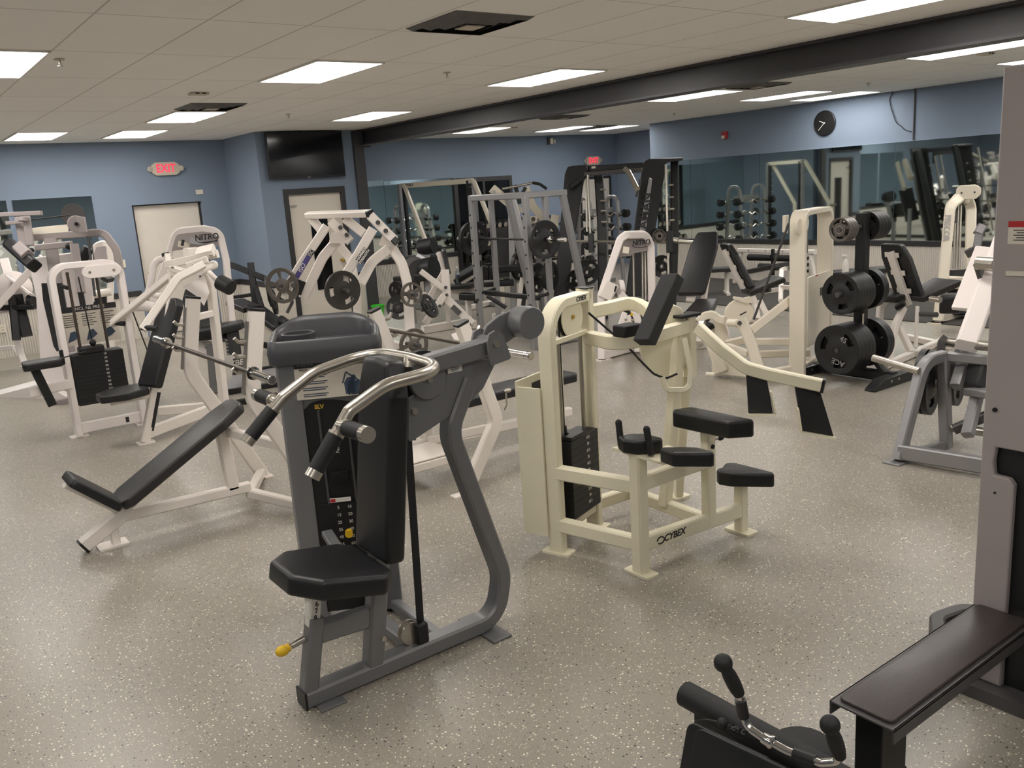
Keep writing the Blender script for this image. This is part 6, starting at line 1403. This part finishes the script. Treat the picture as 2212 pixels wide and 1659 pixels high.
def dumbbell_rack():
    t = thing('dumbbell_rack', 'black three tier dumbbell rack along the back wall beside the framed glass door', 'rack', (11.25,14.85,0))
    B = M['black']
    for x in (10.15, 12.35):
        MB().sweep([(x,14.45,0.03),(x,15.2,0.03),(x,15.05,1.25)], 0.06, 0.08, (1,0,0)).build('end_frame', B, t)
    for k, (y, z) in enumerate(((14.50,0.42),(14.68,0.78),(14.86,1.12))):
        MB().bar((10.15,y-0.09,z-0.02),(12.35,y-0.09,z-0.02),0.04,0.05).build('shelf_rail', B, t)
        MB().bar((10.15,y+0.09,z+0.02),(12.35,y+0.09,z+0.02),0.04,0.05).build('shelf_rail', B, t)
        for x in (10.15,12.35): MB().bar((x,y-0.1,z-0.02),(x,15.08,z+0.02),0.05,0.05).build('shelf_arm', B, t)
dumbbell_rack()
def dumbbell(s):
    t = thing('dumbbell', 'x', 'dumbbell', (0,0,0), 'dumbbells on the three tier rack')
    for sg in (-1,1):
        MB().lathe([(0.03*s,0.055),(0.062*s,0.058),(0.066*s,0.066),(0.066*s,0.055+0.075*s),(0.058*s,0.062+0.08*s)], (0,0,0), (0,sg,0), 6).build('head', M['rubber'], t)
        MB().lathe([(0.03*s,0.0625+0.08*s),(0.054*s,0.0635+0.08*s)], (0,0,0), (0,sg,0), 20).build('end_cap', M['satin'], t)
    MB().cyl((0,-0.06,0),(0,0.06,0),0.016).build('handle', M['chrome'], t)
    return t
tiers = (('bottom',14.50,0.42,1.15,12),('middle',14.68,0.78,1.0,13),('top',14.86,1.12,0.9,14))
ordn = ['first','second','third','fourth','fifth','sixth','seventh','eighth','ninth','tenth','eleventh','twelfth','thirteenth','fourteenth']
for nm, y, z, s_, cnt in tiers:
    pr_ = dumbbell(s_)
    for k in range(cnt):
        o = pr_ if k == 0 else copy_tree(pr_)
        o.location = (10.28+k*(1.95/(cnt-1)), y, z+0.05+0.066*s_); o.rotation_euler = (0.22,0,0)
        o['label'] = '%s dumbbell from the left on the %s tier of the back wall rack' % (ordn[k], nm)

# ------------------------------------------------------------ white arched leg machine behind the cream one
def leg_curl():
    t = thing('leg_curl_machine', 'white arched weight machine with NITRO headboard, behind the cream machine', 'exercise machine', (6.9,7.2,0))
    W = M['blush']; nrm = unit(V((0.701,0.726,-0.11))); nrm = unit((nrm.x,nrm.y,0))
    pts = [(6.465,7.112,0.007),(6.592,7.215,0.708),(6.911,7.211,1.301),(6.969,7.179,1.338),(7.222,7.118,1.327),(7.282,7.102,1.197),(7.22,7.05,0.624),(7.134,7.018,0.058)]
    MB().sweep(pts, 0.14, 0.085, nrm, [0,0.12,0.12,0.05,0.14,0.1,0,0], 6).build('arch_frame', W, t)
    q = [V(p) for p in [(6.81,7.205,1.104),(6.924,7.195,1.28),(6.971,7.169,1.307),(7.194,7.106,1.304),(7.228,7.078,1.202),(7.226,7.064,1.145),(7.042,7.131,1.13),(6.967,7.115,1.106)]]
    MB().loft([q,[p+nrm*0.03 for p in q]]).build('headboard', M['lgrey'], t)
    c = V((7.105,7.079,1.244)); rx = unit(V((7.183,7.061,1.248))-V((6.907,7.135,1.246))); ry = Vector((0,0,1))
    text('lettering', 'NITRO', 0.075, c-nrm*0.008, rx, ry, M['ink'], t, shear=0.15, bold=0.002)
    MB().tube([c-nrm*0.008+rx*(0.12*math.cos(a))+ry*(0.045*math.sin(a)-0.01) for a in [3.5+i*0.25 for i in range(13)]],0.004,seg=6).build('logo', M['ink'], t)
    MB().bar((6.907,7.114,1.215),(6.885,7.11,1.145),0.07,0.005,nrm).build('picture_print', M['sockets'], t)
    for p in [[(7.143,7.247,1.129),(7.001,7.127,0.327)],[(7.227,7.184,1.122),(7.081,7.066,0.32)],[(7.238,7.15,1.121),(7.141,7.07,0.579)]]: MB().cyl(p[0],p[1],0.012).build('guide_rod', M['satin'], t)
    MB().bar((7.093,7.193,0.578),(7.014,7.12,0.109),0.30,0.20,nrm).build('weight_stack', M['black'], t)
    MB().bar((6.677,7.124,0.832),(6.579,7.15,0.667),0.16,0.10,nrm).build('cam_block', M['white'], t, 0.006)
    c = V((6.826,7.181,0.744)); MB().lathe([(0.10,0),(0.105,0.006),(0.105,0.05),(0.10,0.056)], c, unit((0.85,-0.5,0)), 28).build('cam_disc', W, t)
    MB().bar((6.653,7.034,0.809),(6.629,7.035,0.75),0.02,0.02,nrm).build('slot', M['dark'], t)
    MB().sphere((6.643,6.974,0.66),0.022,12,8).build('button', M['red'], t); MB().bar((6.64,7.051,0.655),(6.692,6.981,0.633),0.03,0.05,nrm).build('button_plate', M['black'], t)
    MB().sweep([(6.659,6.98,0.724),(6.738,6.885,0.592),(6.763,6.824,0.439),(6.697,6.775,0.091)], 0.06, 0.08, nrm, 0.2).build('lever', W, t)
    MB().sweep([(6.593,6.849,0.537),(6.526,6.858,0.393),(6.494,6.858,0.311)], 0.05, 0.06, nrm).build('pad_arm', W, t)
    MB().bar((6.595,6.838,0.502),(6.6,6.781,0.312),0.10,0.05,nrm).build('link_plate', W, t)
    for p in [(6.518,6.76,0.478),(6.572,6.717,0.464),(6.498,6.756,0.411)]: MB().sphere(p,0.016,10,8).build('bolt', M['satin'], t)
    MB().bar((6.555,6.724,0.537),(6.573,6.708,0.525),0.03,0.02,nrm).build('warning_label', M['yellow'], t)
    a = V((6.461,7.092,0.0)); b = V((7.239,7.191,0.0)); MB().bar((a.x,a.y,0.06),(b.x,b.y,0.06),0.07,0.10).build('base_rail', W, t)
    MB().prism(rect(0.16,0.12), (a.x,a.y,0.006), (1,0,0), (0,1,0), 0.012).build('foot_plate', W, t)
leg_curl()

# ------------------------------------------------------------ dark mat strip along the mirror wall
tag(MB().box((10.32,1.5,0.0),(12.98,11.2,0.012)).build('rubber_mat', M['mat_'], None, 0.003), 'dark rubber mat covering the floor along the right mirror wall', 'mat')

# ------------------------------------------------------------ white leg extension with a tall weight tower
def leg_extension():
    t = thing('leg_extension_machine', 'white leg extension with round cam discs and tall weight tower, beside the plate tree', 'exercise machine', (6.9,5.2,0))
    W = M['ivory']; nrm = unit((0.80,0.60,0))
    def beam(pts, w, h, nm, fr=0.0, m=W, n=nrm, p=t): return MB().sweep([V(q) for q in pts], w, h, n, fr, 7).build(nm, m, p)
    # tower: inverted U
    f0 = V((6.941,4.903,0.0)); b0 = f0+V((0.72,0.20,0)); d_ = (b0-f0).normalized(); nn = Vector((-d_.y,d_.x,0))
    zt = 1.545
    MB().sweep([f0+Vector((0,0,0.01)), f0+Vector((0,0,zt)), b0+Vector((0,0,zt)), b0+Vector((0,0,0.01))], 0.15, 0.05, nn, 0.10, 8).build('tower_frame', W, t)
    MB().bar(f0+Vector((0,0,0.07)), b0+Vector((0,0,0.07)), 0.06, 0.10).build('tower_base', W, t)
    sd = MB().obox(f0+d_*0.03-nn*0.085+Vector((0,0,0.30)), d_*0.62, nn*0.02, (0,0,0.66)).build('shroud', W, t, 0.006)
    MB().obox(f0+d_*0.36-nn*0.0875+Vector((0,0,0.745)), d_*0.13, nn*0.003, (0,0,0.075)).build('nameplate', M['dgrey'], sd)
    MB().obox(f0+d_*0.22-nn*0.0875+Vector((0,0,0.945)), d_*0.08, nn*0.003, (0,0,0.012)).build('red_label', M['red'], sd)
    pc = f0+d_*0.06+Vector((0,0,1.46))
    for s_ in (-1, 1): MB().lathe([(0.07,-0.008),(0.075,-0.004),(0.075,0.004),(0.07,0.008)], f0+d_*(0.10 if s_>0 else -0.07)-nn*0.03+Vector((0,0,1.45 if s_>0 else 1.43)), nn, 28).build('pulley', W, t)
    MB().cyl(f0+d_*0.13+Vector((0,0,0.9)), f0+d_*0.13+Vector((0,0,1.42)), 0.03).build('guide_tube', M['black'], t)
    MB().cyl(f0+d_*0.22+Vector((0,0,0.9)), f0+d_*0.22+Vector((0,0,1.48)), 0.014).build('guide_rod', M['satin'], t)
    MB().obox(f0+d_*0.155-nn*0.02+Vector((0,0,0.95)), d_*0.05, nn*0.02, (0,0,0.22)).build('selector_plate', M['sockets'], t)
    for k in range(3): MB().cyl(f0+d_*0.19-nn*0.022+Vector((0,0,1.0+0.06*k)), f0+d_*0.19-nn*0.03+Vector((0,0,1.0+0.06*k)), 0.016, seg=12).build('hole', M['dark'], t)
    MB().cyl((7.375,5.32,1.428),(7.211,5.617,0.473),0.012).build('strap', M['dgrey'], t)
    MB().prism([(-0.05,-0.10),(0.02,-0.12),(0.05,0.06),(-0.04,0.06)], (7.396,5.373,1.445), d_, (0,0,1), 0.03).build('pulley_arm', W, t)
    # slanted brace and low frame
    beam([(7.123,5.009,0.793),(6.523,5.113,0.503)], 0.06, 0.08, 'brace')
    a = [(6.572,5.603,0.0),(6.696,5.1,0.0),(6.989,4.938,0.0)]
    MB().bar((a[0][0],a[0][1],0.09),(a[1][0],a[1][1],0.09),0.08,0.14).build('front_beam', W, t)
    MB().bar((a[2][0],a[2][1],0.09),(a[1][0]-0.1,a[1][1],0.06),0.06,0.08).build('base_rail', W, t)
    MB().bar((7.185,5.574,0.251),(7.178,5.085,0.302),0.06,0.07).build('cross_rail', W, t); MB().bar((7.103,5.477,0.145),(7.352,5.047,0.167),0.06,0.07).build('cross_rail', W, t)
    beam([(6.389,5.122,0.638),(6.426,5.027,0.396),(6.437,4.954,0.164)], 0.09, 0.10, 'front_leg'); beam([(6.509,5.622,0.472),(6.531,5.546,0.256),(6.55,5.479,0.067)], 0.09, 0.12, 'rear_leg')
    MB().bar((6.553,5.421,0.321),(6.47,5.094,0.299),0.06,0.06).build('stretcher', W, t)
    MB().cyl((6.193,5.373,0.118),(6.251,5.328,0.109),0.02).build('pin', W, t)
    MB().bar((6.926,5.76,0.239),(7.086,5.653,0.273),0.06,0.08).build('rear_rail', W, t)
    # cam discs and shaft
    c = V((6.626,5.328,0.633)); ax = unit((0.80,0.60,0)); ax = unit((0.62,0.785,0))
    MB().lathe([(0.13,0),(0.136,0.006),(0.136,0.03),(0.13,0.036)], c, ax, 40).build('cam_disc', W, t)
    MB().prism([(0.05,0.10),(0.11,0.10),(0.13,0.13),(0.10,0.16),(0.04,0.15),(-0.05,0.17),(-0.06,0.15)], c, unit((0.785,-0.62,0)), (0,0,1), 0.035).build('cam_stop', W, t)
    MB().cyl((6.372,5.247,0.591),(6.374,5.121,0.597),0.036).build('pivot_hub', W, t)
    MB().cyl((6.331,5.091,0.606),(6.318,5.076,0.609),0.02,seg=10).build('bolt', M['dgrey'], t)
    MB().bar((6.379,5.114,0.675),(6.397,5.07,0.701),0.05,0.012,(0,0,1)).build('leg_cap', M['black'], t)
    MB().sweep([(6.299,5.553,0.585),(6.359,5.524,0.637),(6.425,5.478,0.645),(6.453,5.446,0.603),(6.466,5.369,0.59)], 0.06, 0.075, nrm, 0.08).build('roller_arm', W, t)
    MB().bar((6.462,5.657,0.475),(6.544,5.61,0.522),0.20,0.05,(0,0,1)).build('leg_pad', M['vinyl'], t, 0.02)
    MB().prism([(-0.05,0.07),(0.04,0.09),(0.10,-0.10),(0.02,-0.16),(-0.04,-0.10)], (6.56,5.527,0.491), unit((0.785,-0.62,0)), (0,0,1), 0.04).build('link_plate', W, t)
leg_extension()

# ------------------------------------------------------------ plate tree
def plate_tree():
    t = thing('plate_tree', 'black plate tree loaded with weight plates, right of the white leg extension tower', 'rack', (7.24,4.52,0))
    B = M['black']
    MB().bar((7.28,4.47,0.05),(7.28,4.47,1.52),0.10,0.10,(1,0,0)).build('post', B, t)
    MB().bar((7.28,4.93,0.06),(7.28,4.12,0.06),0.09,0.09).build('base_beam', B, t)
    for y in (4.12, 4.93):
        fo = MB().prism([(-0.36,0.0),(0.36,0.0),(0.36,0.05),(0.22,0.09),(-0.22,0.09),(-0.36,0.02)], (7.24,y,0), (1,0,0), (0,0,1), 0.10).build('foot', B, t, 0.004)
        for x in (7.14,7.26): MB().cyl((x,y-0.051,0.055),(x,y-0.055,0.055),0.012,seg=10).build('bolt', M['satin'], fo)
    MB().bar((7.28,4.40,0.30),(7.28,4.20,0.06),0.06,0.05).build('gusset', B, t)
    for z in (0.33, 0.83, 1.40):
        MB().cyl((6.90,4.47,z),(7.62,4.47,z),0.0245).build('peg', M['dgrey'], t)
    MB().box((7.225,4.417,0.40),(7.25,4.419,0.62)).build('label_strip', M['sockets'], t)
plate_tree()
def stack(z, xs, r, th, m, style, nm, side):
    ordl = ['nearest','second nearest','third','fourth','fifth','sixth']
    for i, x in enumerate(xs):
        weight_plate((x,4.47,z), (1,0,0), r, th, m, '%s %s plate on the %s peg of the plate tree%s' % (ordl[i], nm, {0.33:'lowest',0.83:'middle',1.40:'top'}[z], side), 'plates on the plate tree', style, 0.2+0.7*i)
stack(0.33, [6.93,6.985,7.04,7.095,7.15], 0.225, 0.052, 'blackpl', 'slots', 'large black', ', camera side')
stack(0.33, [7.40,7.455], 0.225, 0.052, 'blackpl', 'slots', 'large black', ', far side')
stack(0.83, [6.97,7.015,7.06,7.105,7.15,7.195], 0.185, 0.042, 'blackpl', 'slots', 'medium black', ', camera side')
stack(0.83, [7.365,7.41], 0.185, 0.042, 'blackpl', 'slots', 'medium black', ', far side')
stack(1.40, [6.94,6.985,7.03], 0.105, 0.04, 'ironlt', 'spokes', 'small grey spoked', ', camera side')
stack(1.40, [7.36,7.41,7.46,7.51], 0.13, 0.045, 'blackpl', 'slots', 'small black', ', far side')
# numbers and scuffed lettering on the big front plate
for s_, a in (('45',-1.2),('AGE',1.6)):
    ob = None
fpl = [o for o in bpy.data.objects if o.get('label','').startswith('nearest large black plate on the lowest') and 'camera' in o['label']][0]
for s_, dy, dz, rot in (('45',-0.07,0.10,-0.5),('ACE',-0.02,-0.11,2.9)):
    cu_ax = Vector((0,-math.cos(rot),math.sin(rot))); up_ = Vector((0,math.sin(rot),math.cos(rot)))
    q = text('lettering', s_, 0.07, (6.9025,4.47+dy,0.33+dz), cu_ax, up_, M['silver'], None, bold=0.001)
    q.data.transform(Matrix.Identity(4)); q.parent = fpl; q.matrix_parent_inverse = (Matrix.Translation(fpl.location) @ fpl.rotation_quaternion.to_matrix().to_4x4()).inverted()

# ------------------------------------------------------------ adjustable benches with black pads on white frames
def adjustable_bench(pts_back, seat, lab, name_depth, legs, base, spine_w=0.09, grp=None, back_w=0.28, side=None):
    t = thing('adjustable_bench', lab, 'bench', base, grp)
    b0, b1 = V(pts_back[0]), V(pts_back[1]); az_ = unit(b1-b0); L_ = (b1-b0).length
    sd = unit(side); nx = unit(sd.cross(az_))
    MB().pad([(0,-back_w/2),(0,back_w/2),(L_*0.75,back_w/2),(L_,back_w*0.36),(L_,-back_w*0.36),(L_*0.75,-back_w/2)], b0, az_, sd, 0.07, 0.04, 0.02).build('backrest', M['vinyl'], t)
    nrm = az_.cross(sd)
    sp = MB().bar(b0-nrm*0.03-az_*0.05, b0+az_*(L_*0.88)-nrm*0.03, spine_w, 0.04, nrm).build('spine', M['white'], t)
    for k in (0.18, 0.5, 0.82): MB().bar(b0+az_*(L_*k)-nrm*0.02-sd*0.09, b0+az_*(L_*k)-nrm*0.02+sd*0.09, 0.05, 0.012, nrm).build('spine_bracket', M['white'], sp)
    s0, s1 = V(seat[0]), V(seat[1]); d2 = unit(s1-s0); L2 = (s1-s0).length
    upv = unit(d2.cross(sd)); up_ok = upv.z > 0
    MB().pad([(0,-back_w*0.38),(0,back_w*0.38),(L2,back_w/2),(L2,-back_w/2)] if up_ok else [(0,back_w*0.38),(0,-back_w*0.38),(L2,-back_w/2),(L2,back_w/2)], s0-Vector((0,0,0.03)), d2, sd if up_ok else -sd, 0.065, 0.03, 0.015).build('seat', M['vinyl2'], t)
    for i, L in enumerate(legs): MB().sweep([V(p) for p in L], 0.055, 0.07, sd, 0.10, 6).build('leg', M['white'], t)
    return t
# bench seen from its back, right of the plate tree
sdv = unit((0.25,0.97,0))
t_ = adjustable_bench([(8.605,4.746,0.549),(8.554,4.943,1.12)], [(8.594,4.696,0.568),(8.881,4.468,0.731)], 'adjustable bench seen from behind, with white spine, right of the plate tree', 9.0,
    [[(8.453,4.713,0.49),(8.265,4.686,0.352),(7.942,4.57,0.002)],[(8.624,4.986,0.546),(8.548,5.022,0.48),(8.449,4.989,0.102)],[(8.367,4.745,0.38),(8.337,4.554,0.069)]], (8.362,4.704,0.0), back_w=0.36, side=-sdv)
MB().bar((7.736,4.48,0.04),(9.207,4.672,0.04),0.06,0.07).build('base_rail', M['white'], t_); MB().bar((9.182,5.076,0.04),(8.929,4.47,0.04),0.06,0.07).build('base_rail', M['white'], t_)
MB().bar((8.399,4.553,0.04),(8.531,4.36,0.04),0.06,0.07).build('base_rail', M['white'], t_)
MB().bar((8.389,4.762,0.495),(8.425,4.685,0.543),0.12,0.05,(0,0,1)).build('seat_stop', M['vinyl'], t_, 0.01)
MB().pad([(-0.12,-0.12),(0.12,-0.12),(0.12,0.12),(-0.12,0.12)], (8.517,4.872,0.543), (1,0,0), (0,1,0), 0.07, 0.03, 0.015).build('head_pad', M['vinyl'], t_)
MB().cyl((8.47,4.559,0.437),(8.418,4.348,0.451),0.026).build('peg', M['dgrey'], t_); MB().cyl((8.591,4.511,0.58),(8.572,4.396,0.575),0.03).build('pin', M['satin'], t_)
MB().bar((8.472,4.578,0.511),(8.285,4.48,0.124),0.03,0.03,(1,0,0)).build('stay', M['white'], t_)
# big worn pad facing the camera, behind the cream machine
sdv = unit((0.55,-0.83,0))
t_ = adjustable_bench([(7.045,6.307,0.69),(7.473,6.421,1.309)], [(7.101,6.127,0.645),(6.729,5.98,0.512)], 'adjustable bench with tall worn charcoal pad facing the camera, left of leg extension discs', 9.4,
    [[(7.378,6.362,0.848),(7.176,6.278,0.475),(7.026,6.185,0.204)],[(7.189,6.006,0.445),(7.198,5.965,0.323),(7.199,5.925,0.178)]], (7.875,6.861,0.0), back_w=0.30, side=-sdv)
MB().bar((7.502,6.674,0.035),(7.965,6.488,0.035),0.06,0.07).build('base_rail', M['white'], t_); MB().bar((7.079,6.214,0.443),(7.559,6.642,0.04),0.055,0.07,(1,0,0)).build('leg', M['white'], t_)
# bench with white spine in front of the mirror wall
sdv = unit((0.45,0.89,0))
t_ = adjustable_bench([(8.578,6.804,0.57),(8.539,7.106,1.094)], [(8.496,6.725,0.528),(8.773,6.44,0.687)], 'adjustable bench seen from behind, with white spine, in front of the mirror wall mat', 10.6,
    [[(8.464,6.612,0.494),(8.474,6.573,0.384),(8.38,6.474,0.238)],[(8.539,6.914,0.409),(8.396,6.835,0.206)],[(8.52,6.554,0.435),(8.485,6.395,0.229)]], (9.435,7.41,0.0), back_w=0.34, side=-sdv)
MB().bar((9.182,7.514,0.04),(9.359,7.054,0.04),0.06,0.07).build('base_rail', M['white'], t_)
MB().cyl((8.644,6.616,0.527),(8.65,6.493,0.555),0.026).build('peg', M['dgrey'], t_)

# ------------------------------------------------------------ long white rack with black rollers by the mirror wall
def roller_rack():
    t = thing('situp_bench', 'long white frame with black foam rollers below the mirror, left of the tall white tower', 'bench', (12.3,9.4,0))
    W = M['white']
    MB().bar((12.5,10.05,0.60),(12.5,8.5,0.60),0.10,0.07).build('top_rail', W, t)
    for y in (8.75,9.1,9.45,9.8): MB().cyl((12.449,y,0.605),(12.445,y,0.605),0.012,seg=10).build('bolt', M['dgrey'], t)
    MB().bar((12.5,10.0,0.60),(12.5,10.15,0.02),0.07,0.07,(1,0,0)).build('leg', W, t); MB().bar((12.5,8.6,0.60),(12.5,8.5,0.02),0.07,0.07,(1,0,0)).build('leg', W, t)
    for a, b, z, x in ((9.72,9.25,0.50,12.35),(9.18,8.70,0.50,12.35),(9.42,9.05,0.36,12.25),(8.80,8.5,0.36,12.25)): MB().cyl((x,a,z),(x,b,z),0.055).build('foam_roller', M['rubber'], t)
    MB().bar((12.35,9.22,0.15),(12.35,9.22,0.65),0.05,0.05,(1,0,0)).build('roller_post', M['black'], t)
    MB().bar((12.35,9.22,0.47),(12.5,9.22,0.58),0.05,0.05).build('post_arm', M['black'], t)
    MB().bar((10.248,8.111,0.53),(10.175,7.44,0.665),0.30,0.06,(0,0,1)).build('bench_pad', M['vinyl2'], t, 0.02)
    MB().sweep([(10.121,7.341,0.623),(10.068,7.376,0.609),(9.561,7.017,0.271),(9.529,6.908,0.252),(9.651,6.842,0.331)],0.05,0.06,(0.843,0.616,-0.132),0.06).build('side_frame', W, t)
    MB().bar((9.772,7.159,0.421),(9.756,6.917,0.423),0.05,0.06).build('side_rail', W, t)
    MB().bar((9.822,7.479,0.335),(9.777,7.148,0.396),0.05,0.06).build('low_rail', W, t)
roller_rack()
def wall_bench(lab, px0, px1, d0, d1):
    t = thing('flat_bench', lab, 'bench', (px0[0],px0[1],0))
    a, b = V(px0), V(px1); d_ = unit(b-a)
    MB().bar(a, b, 0.28, 0.07, (0,0,1)).build('pad', M['vinyl2'], t, 0.02)
    for p in (a+d_*0.15, b-d_*0.15):
        MB().bar((p.x,p.y,0.03),(p.x,p.y,p.z-0.03),0.06,0.06,(1,0,0)).build('leg', M['white'], t)
        MB().bar(V((p.x,p.y,0.03))-d_.cross(Vector((0,0,1)))*0.2, V((p.x,p.y,0.03))+d_.cross(Vector((0,0,1)))*0.2, 0.06, 0.05).build('foot', M['white'], t)
wall_bench('flat black bench below the mirror, behind the plate tree post', (10.945,7.265,0.46), (11.841,6.776,0.46), 0, 0)
wall_bench('flat black bench low by the mirror wall, behind the two adjustable benches', (10.925,9.69,0.42), (11.423,9.245,0.42), 0, 0)
sbp = V((10.877,6.925,0.5))
sp_ = thing('spray_bottle', 'white spray bottle standing on the flat black bench behind the plate tree', 'bottle', sbp)
MB().lathe([(0.04,0.003),(0.045,0.01),(0.045,0.12),(0.03,0.16),(0.016,0.19),(0.016,0.21)], sbp, (0,0,1), 20).build('bottle_body', M['whiteink'], sp_)
MB().cbox(sbp+Vector((-0.01,0.01,0.23)), (0.04,0.07,0.035)).build('trigger_head', M['whiteink'], sp_, 0.006)

# ------------------------------------------------------------ white tower machine with lettering by the mirror
def precor():
    t = thing('cable_tower_machine', 'tall white arched cable tower with grey vertical lettering, near the right mirror', 'exercise machine', (10.7,5.4,0))
    W = M['ivory']; nrm = unit(V((1.008,0.501,-0.114))); nrm = unit((nrm.x,nrm.y,0))
    MB().sweep([(10.419,5.366,0.016),(10.57,5.399,0.529),(10.798,5.47,1.377),(10.952,5.444,1.462),(11.076,5.414,1.453),(11.156,5.392,1.353),(11.026,5.307,0.711),(10.909,5.205,0.041)], 0.16, 0.12, nrm, [0,0.2,0.15,0.1,0.1,0.15,0,0], 6).build('arch_frame', W, t)
    c = V((10.939,5.345,1.526)); rx = unit((nrm.y,-nrm.x,0))
    MB().prism([(-0.12,-0.08),(0.10,-0.08),(0.15,-0.03),(0.15,0.05),(0.09,0.09),(-0.08,0.09),(-0.12,0.05)], c, rx, (0,0,1), 0.05, 0.04).build('pulley_cover', W, t, 0.005)
    for dx in (-0.06,0.08): MB().cyl(c+rx*dx-nrm*0.026, c+rx*dx-nrm*0.032, 0.012, seg=10).build('bolt', M['dgrey'], t)
    p0, p1 = V((10.587,5.404,0.954)), V((10.679,5.434,1.301))
    text('lettering', 'PRECOR', 0.095, (p0+p1)/2-nrm*0.002+rx*0.0, -(p1-p0), rx if unit(-(p1-p0)).cross(rx).dot(nrm) < 0 else -rx, M['silver'], t, bold=0.002, sx=0.9)
    for p in [[(10.955,5.487,1.396),(10.79,5.39,0.619)],[(10.982,5.467,1.393),(10.818,5.37,0.617)],[(11.009,5.446,1.391),(10.845,5.349,0.615)]]: MB().cyl(p[0],p[1],0.014).build('guide_rod', M['satin'], t)
    MB().bar((10.922,5.47,1.386),(10.873,5.447,1.176),0.05,0.05,nrm).build('pulley_block', M['dgrey'], t)
    MB().bar((10.863,5.391,0.583),(10.763,5.315,0.052),0.32,0.20,nrm).build('weight_stack', M['black'], t)
    MB().bar((10.542,5.342,0.479),(10.786,5.155,0.448),0.10,0.15,(0,0,1)).build('cross_rail', W, t)
    a = V((10.381,5.351,0.0)); b = V((11.121,5.352,0.0)); MB().bar((a.x,a.y,0.06),(b.x,b.y,0.06),0.08,0.12).build('base_rail', W, t)
    MB().prism(rect(0.2,0.16), (a.x,a.y,0.006), (1,0,0), (0,1,0), 0.012).build('foot_plate', W, t)
    MB().bar((10.744,5.1,1.047),(10.805,5.079,1.135),0.10,0.10,nrm).bar((10.737,5.107,0.828),(10.783,5.09,1.115),0.09,0.09,nrm).build('arm_head', M['silver'], t)
    MB().bar((10.705,5.189,0.813),(10.71,5.074,0.87),0.10,0.10,nrm).build('handle_block', M['dgrey'], t)
    MB().bar((9.838,5.055,0.334),(9.928,4.862,0.335),0.25,0.22,(0,0,1)).build('seat_roller', M['vinyl'], t, 0.05)
precor()
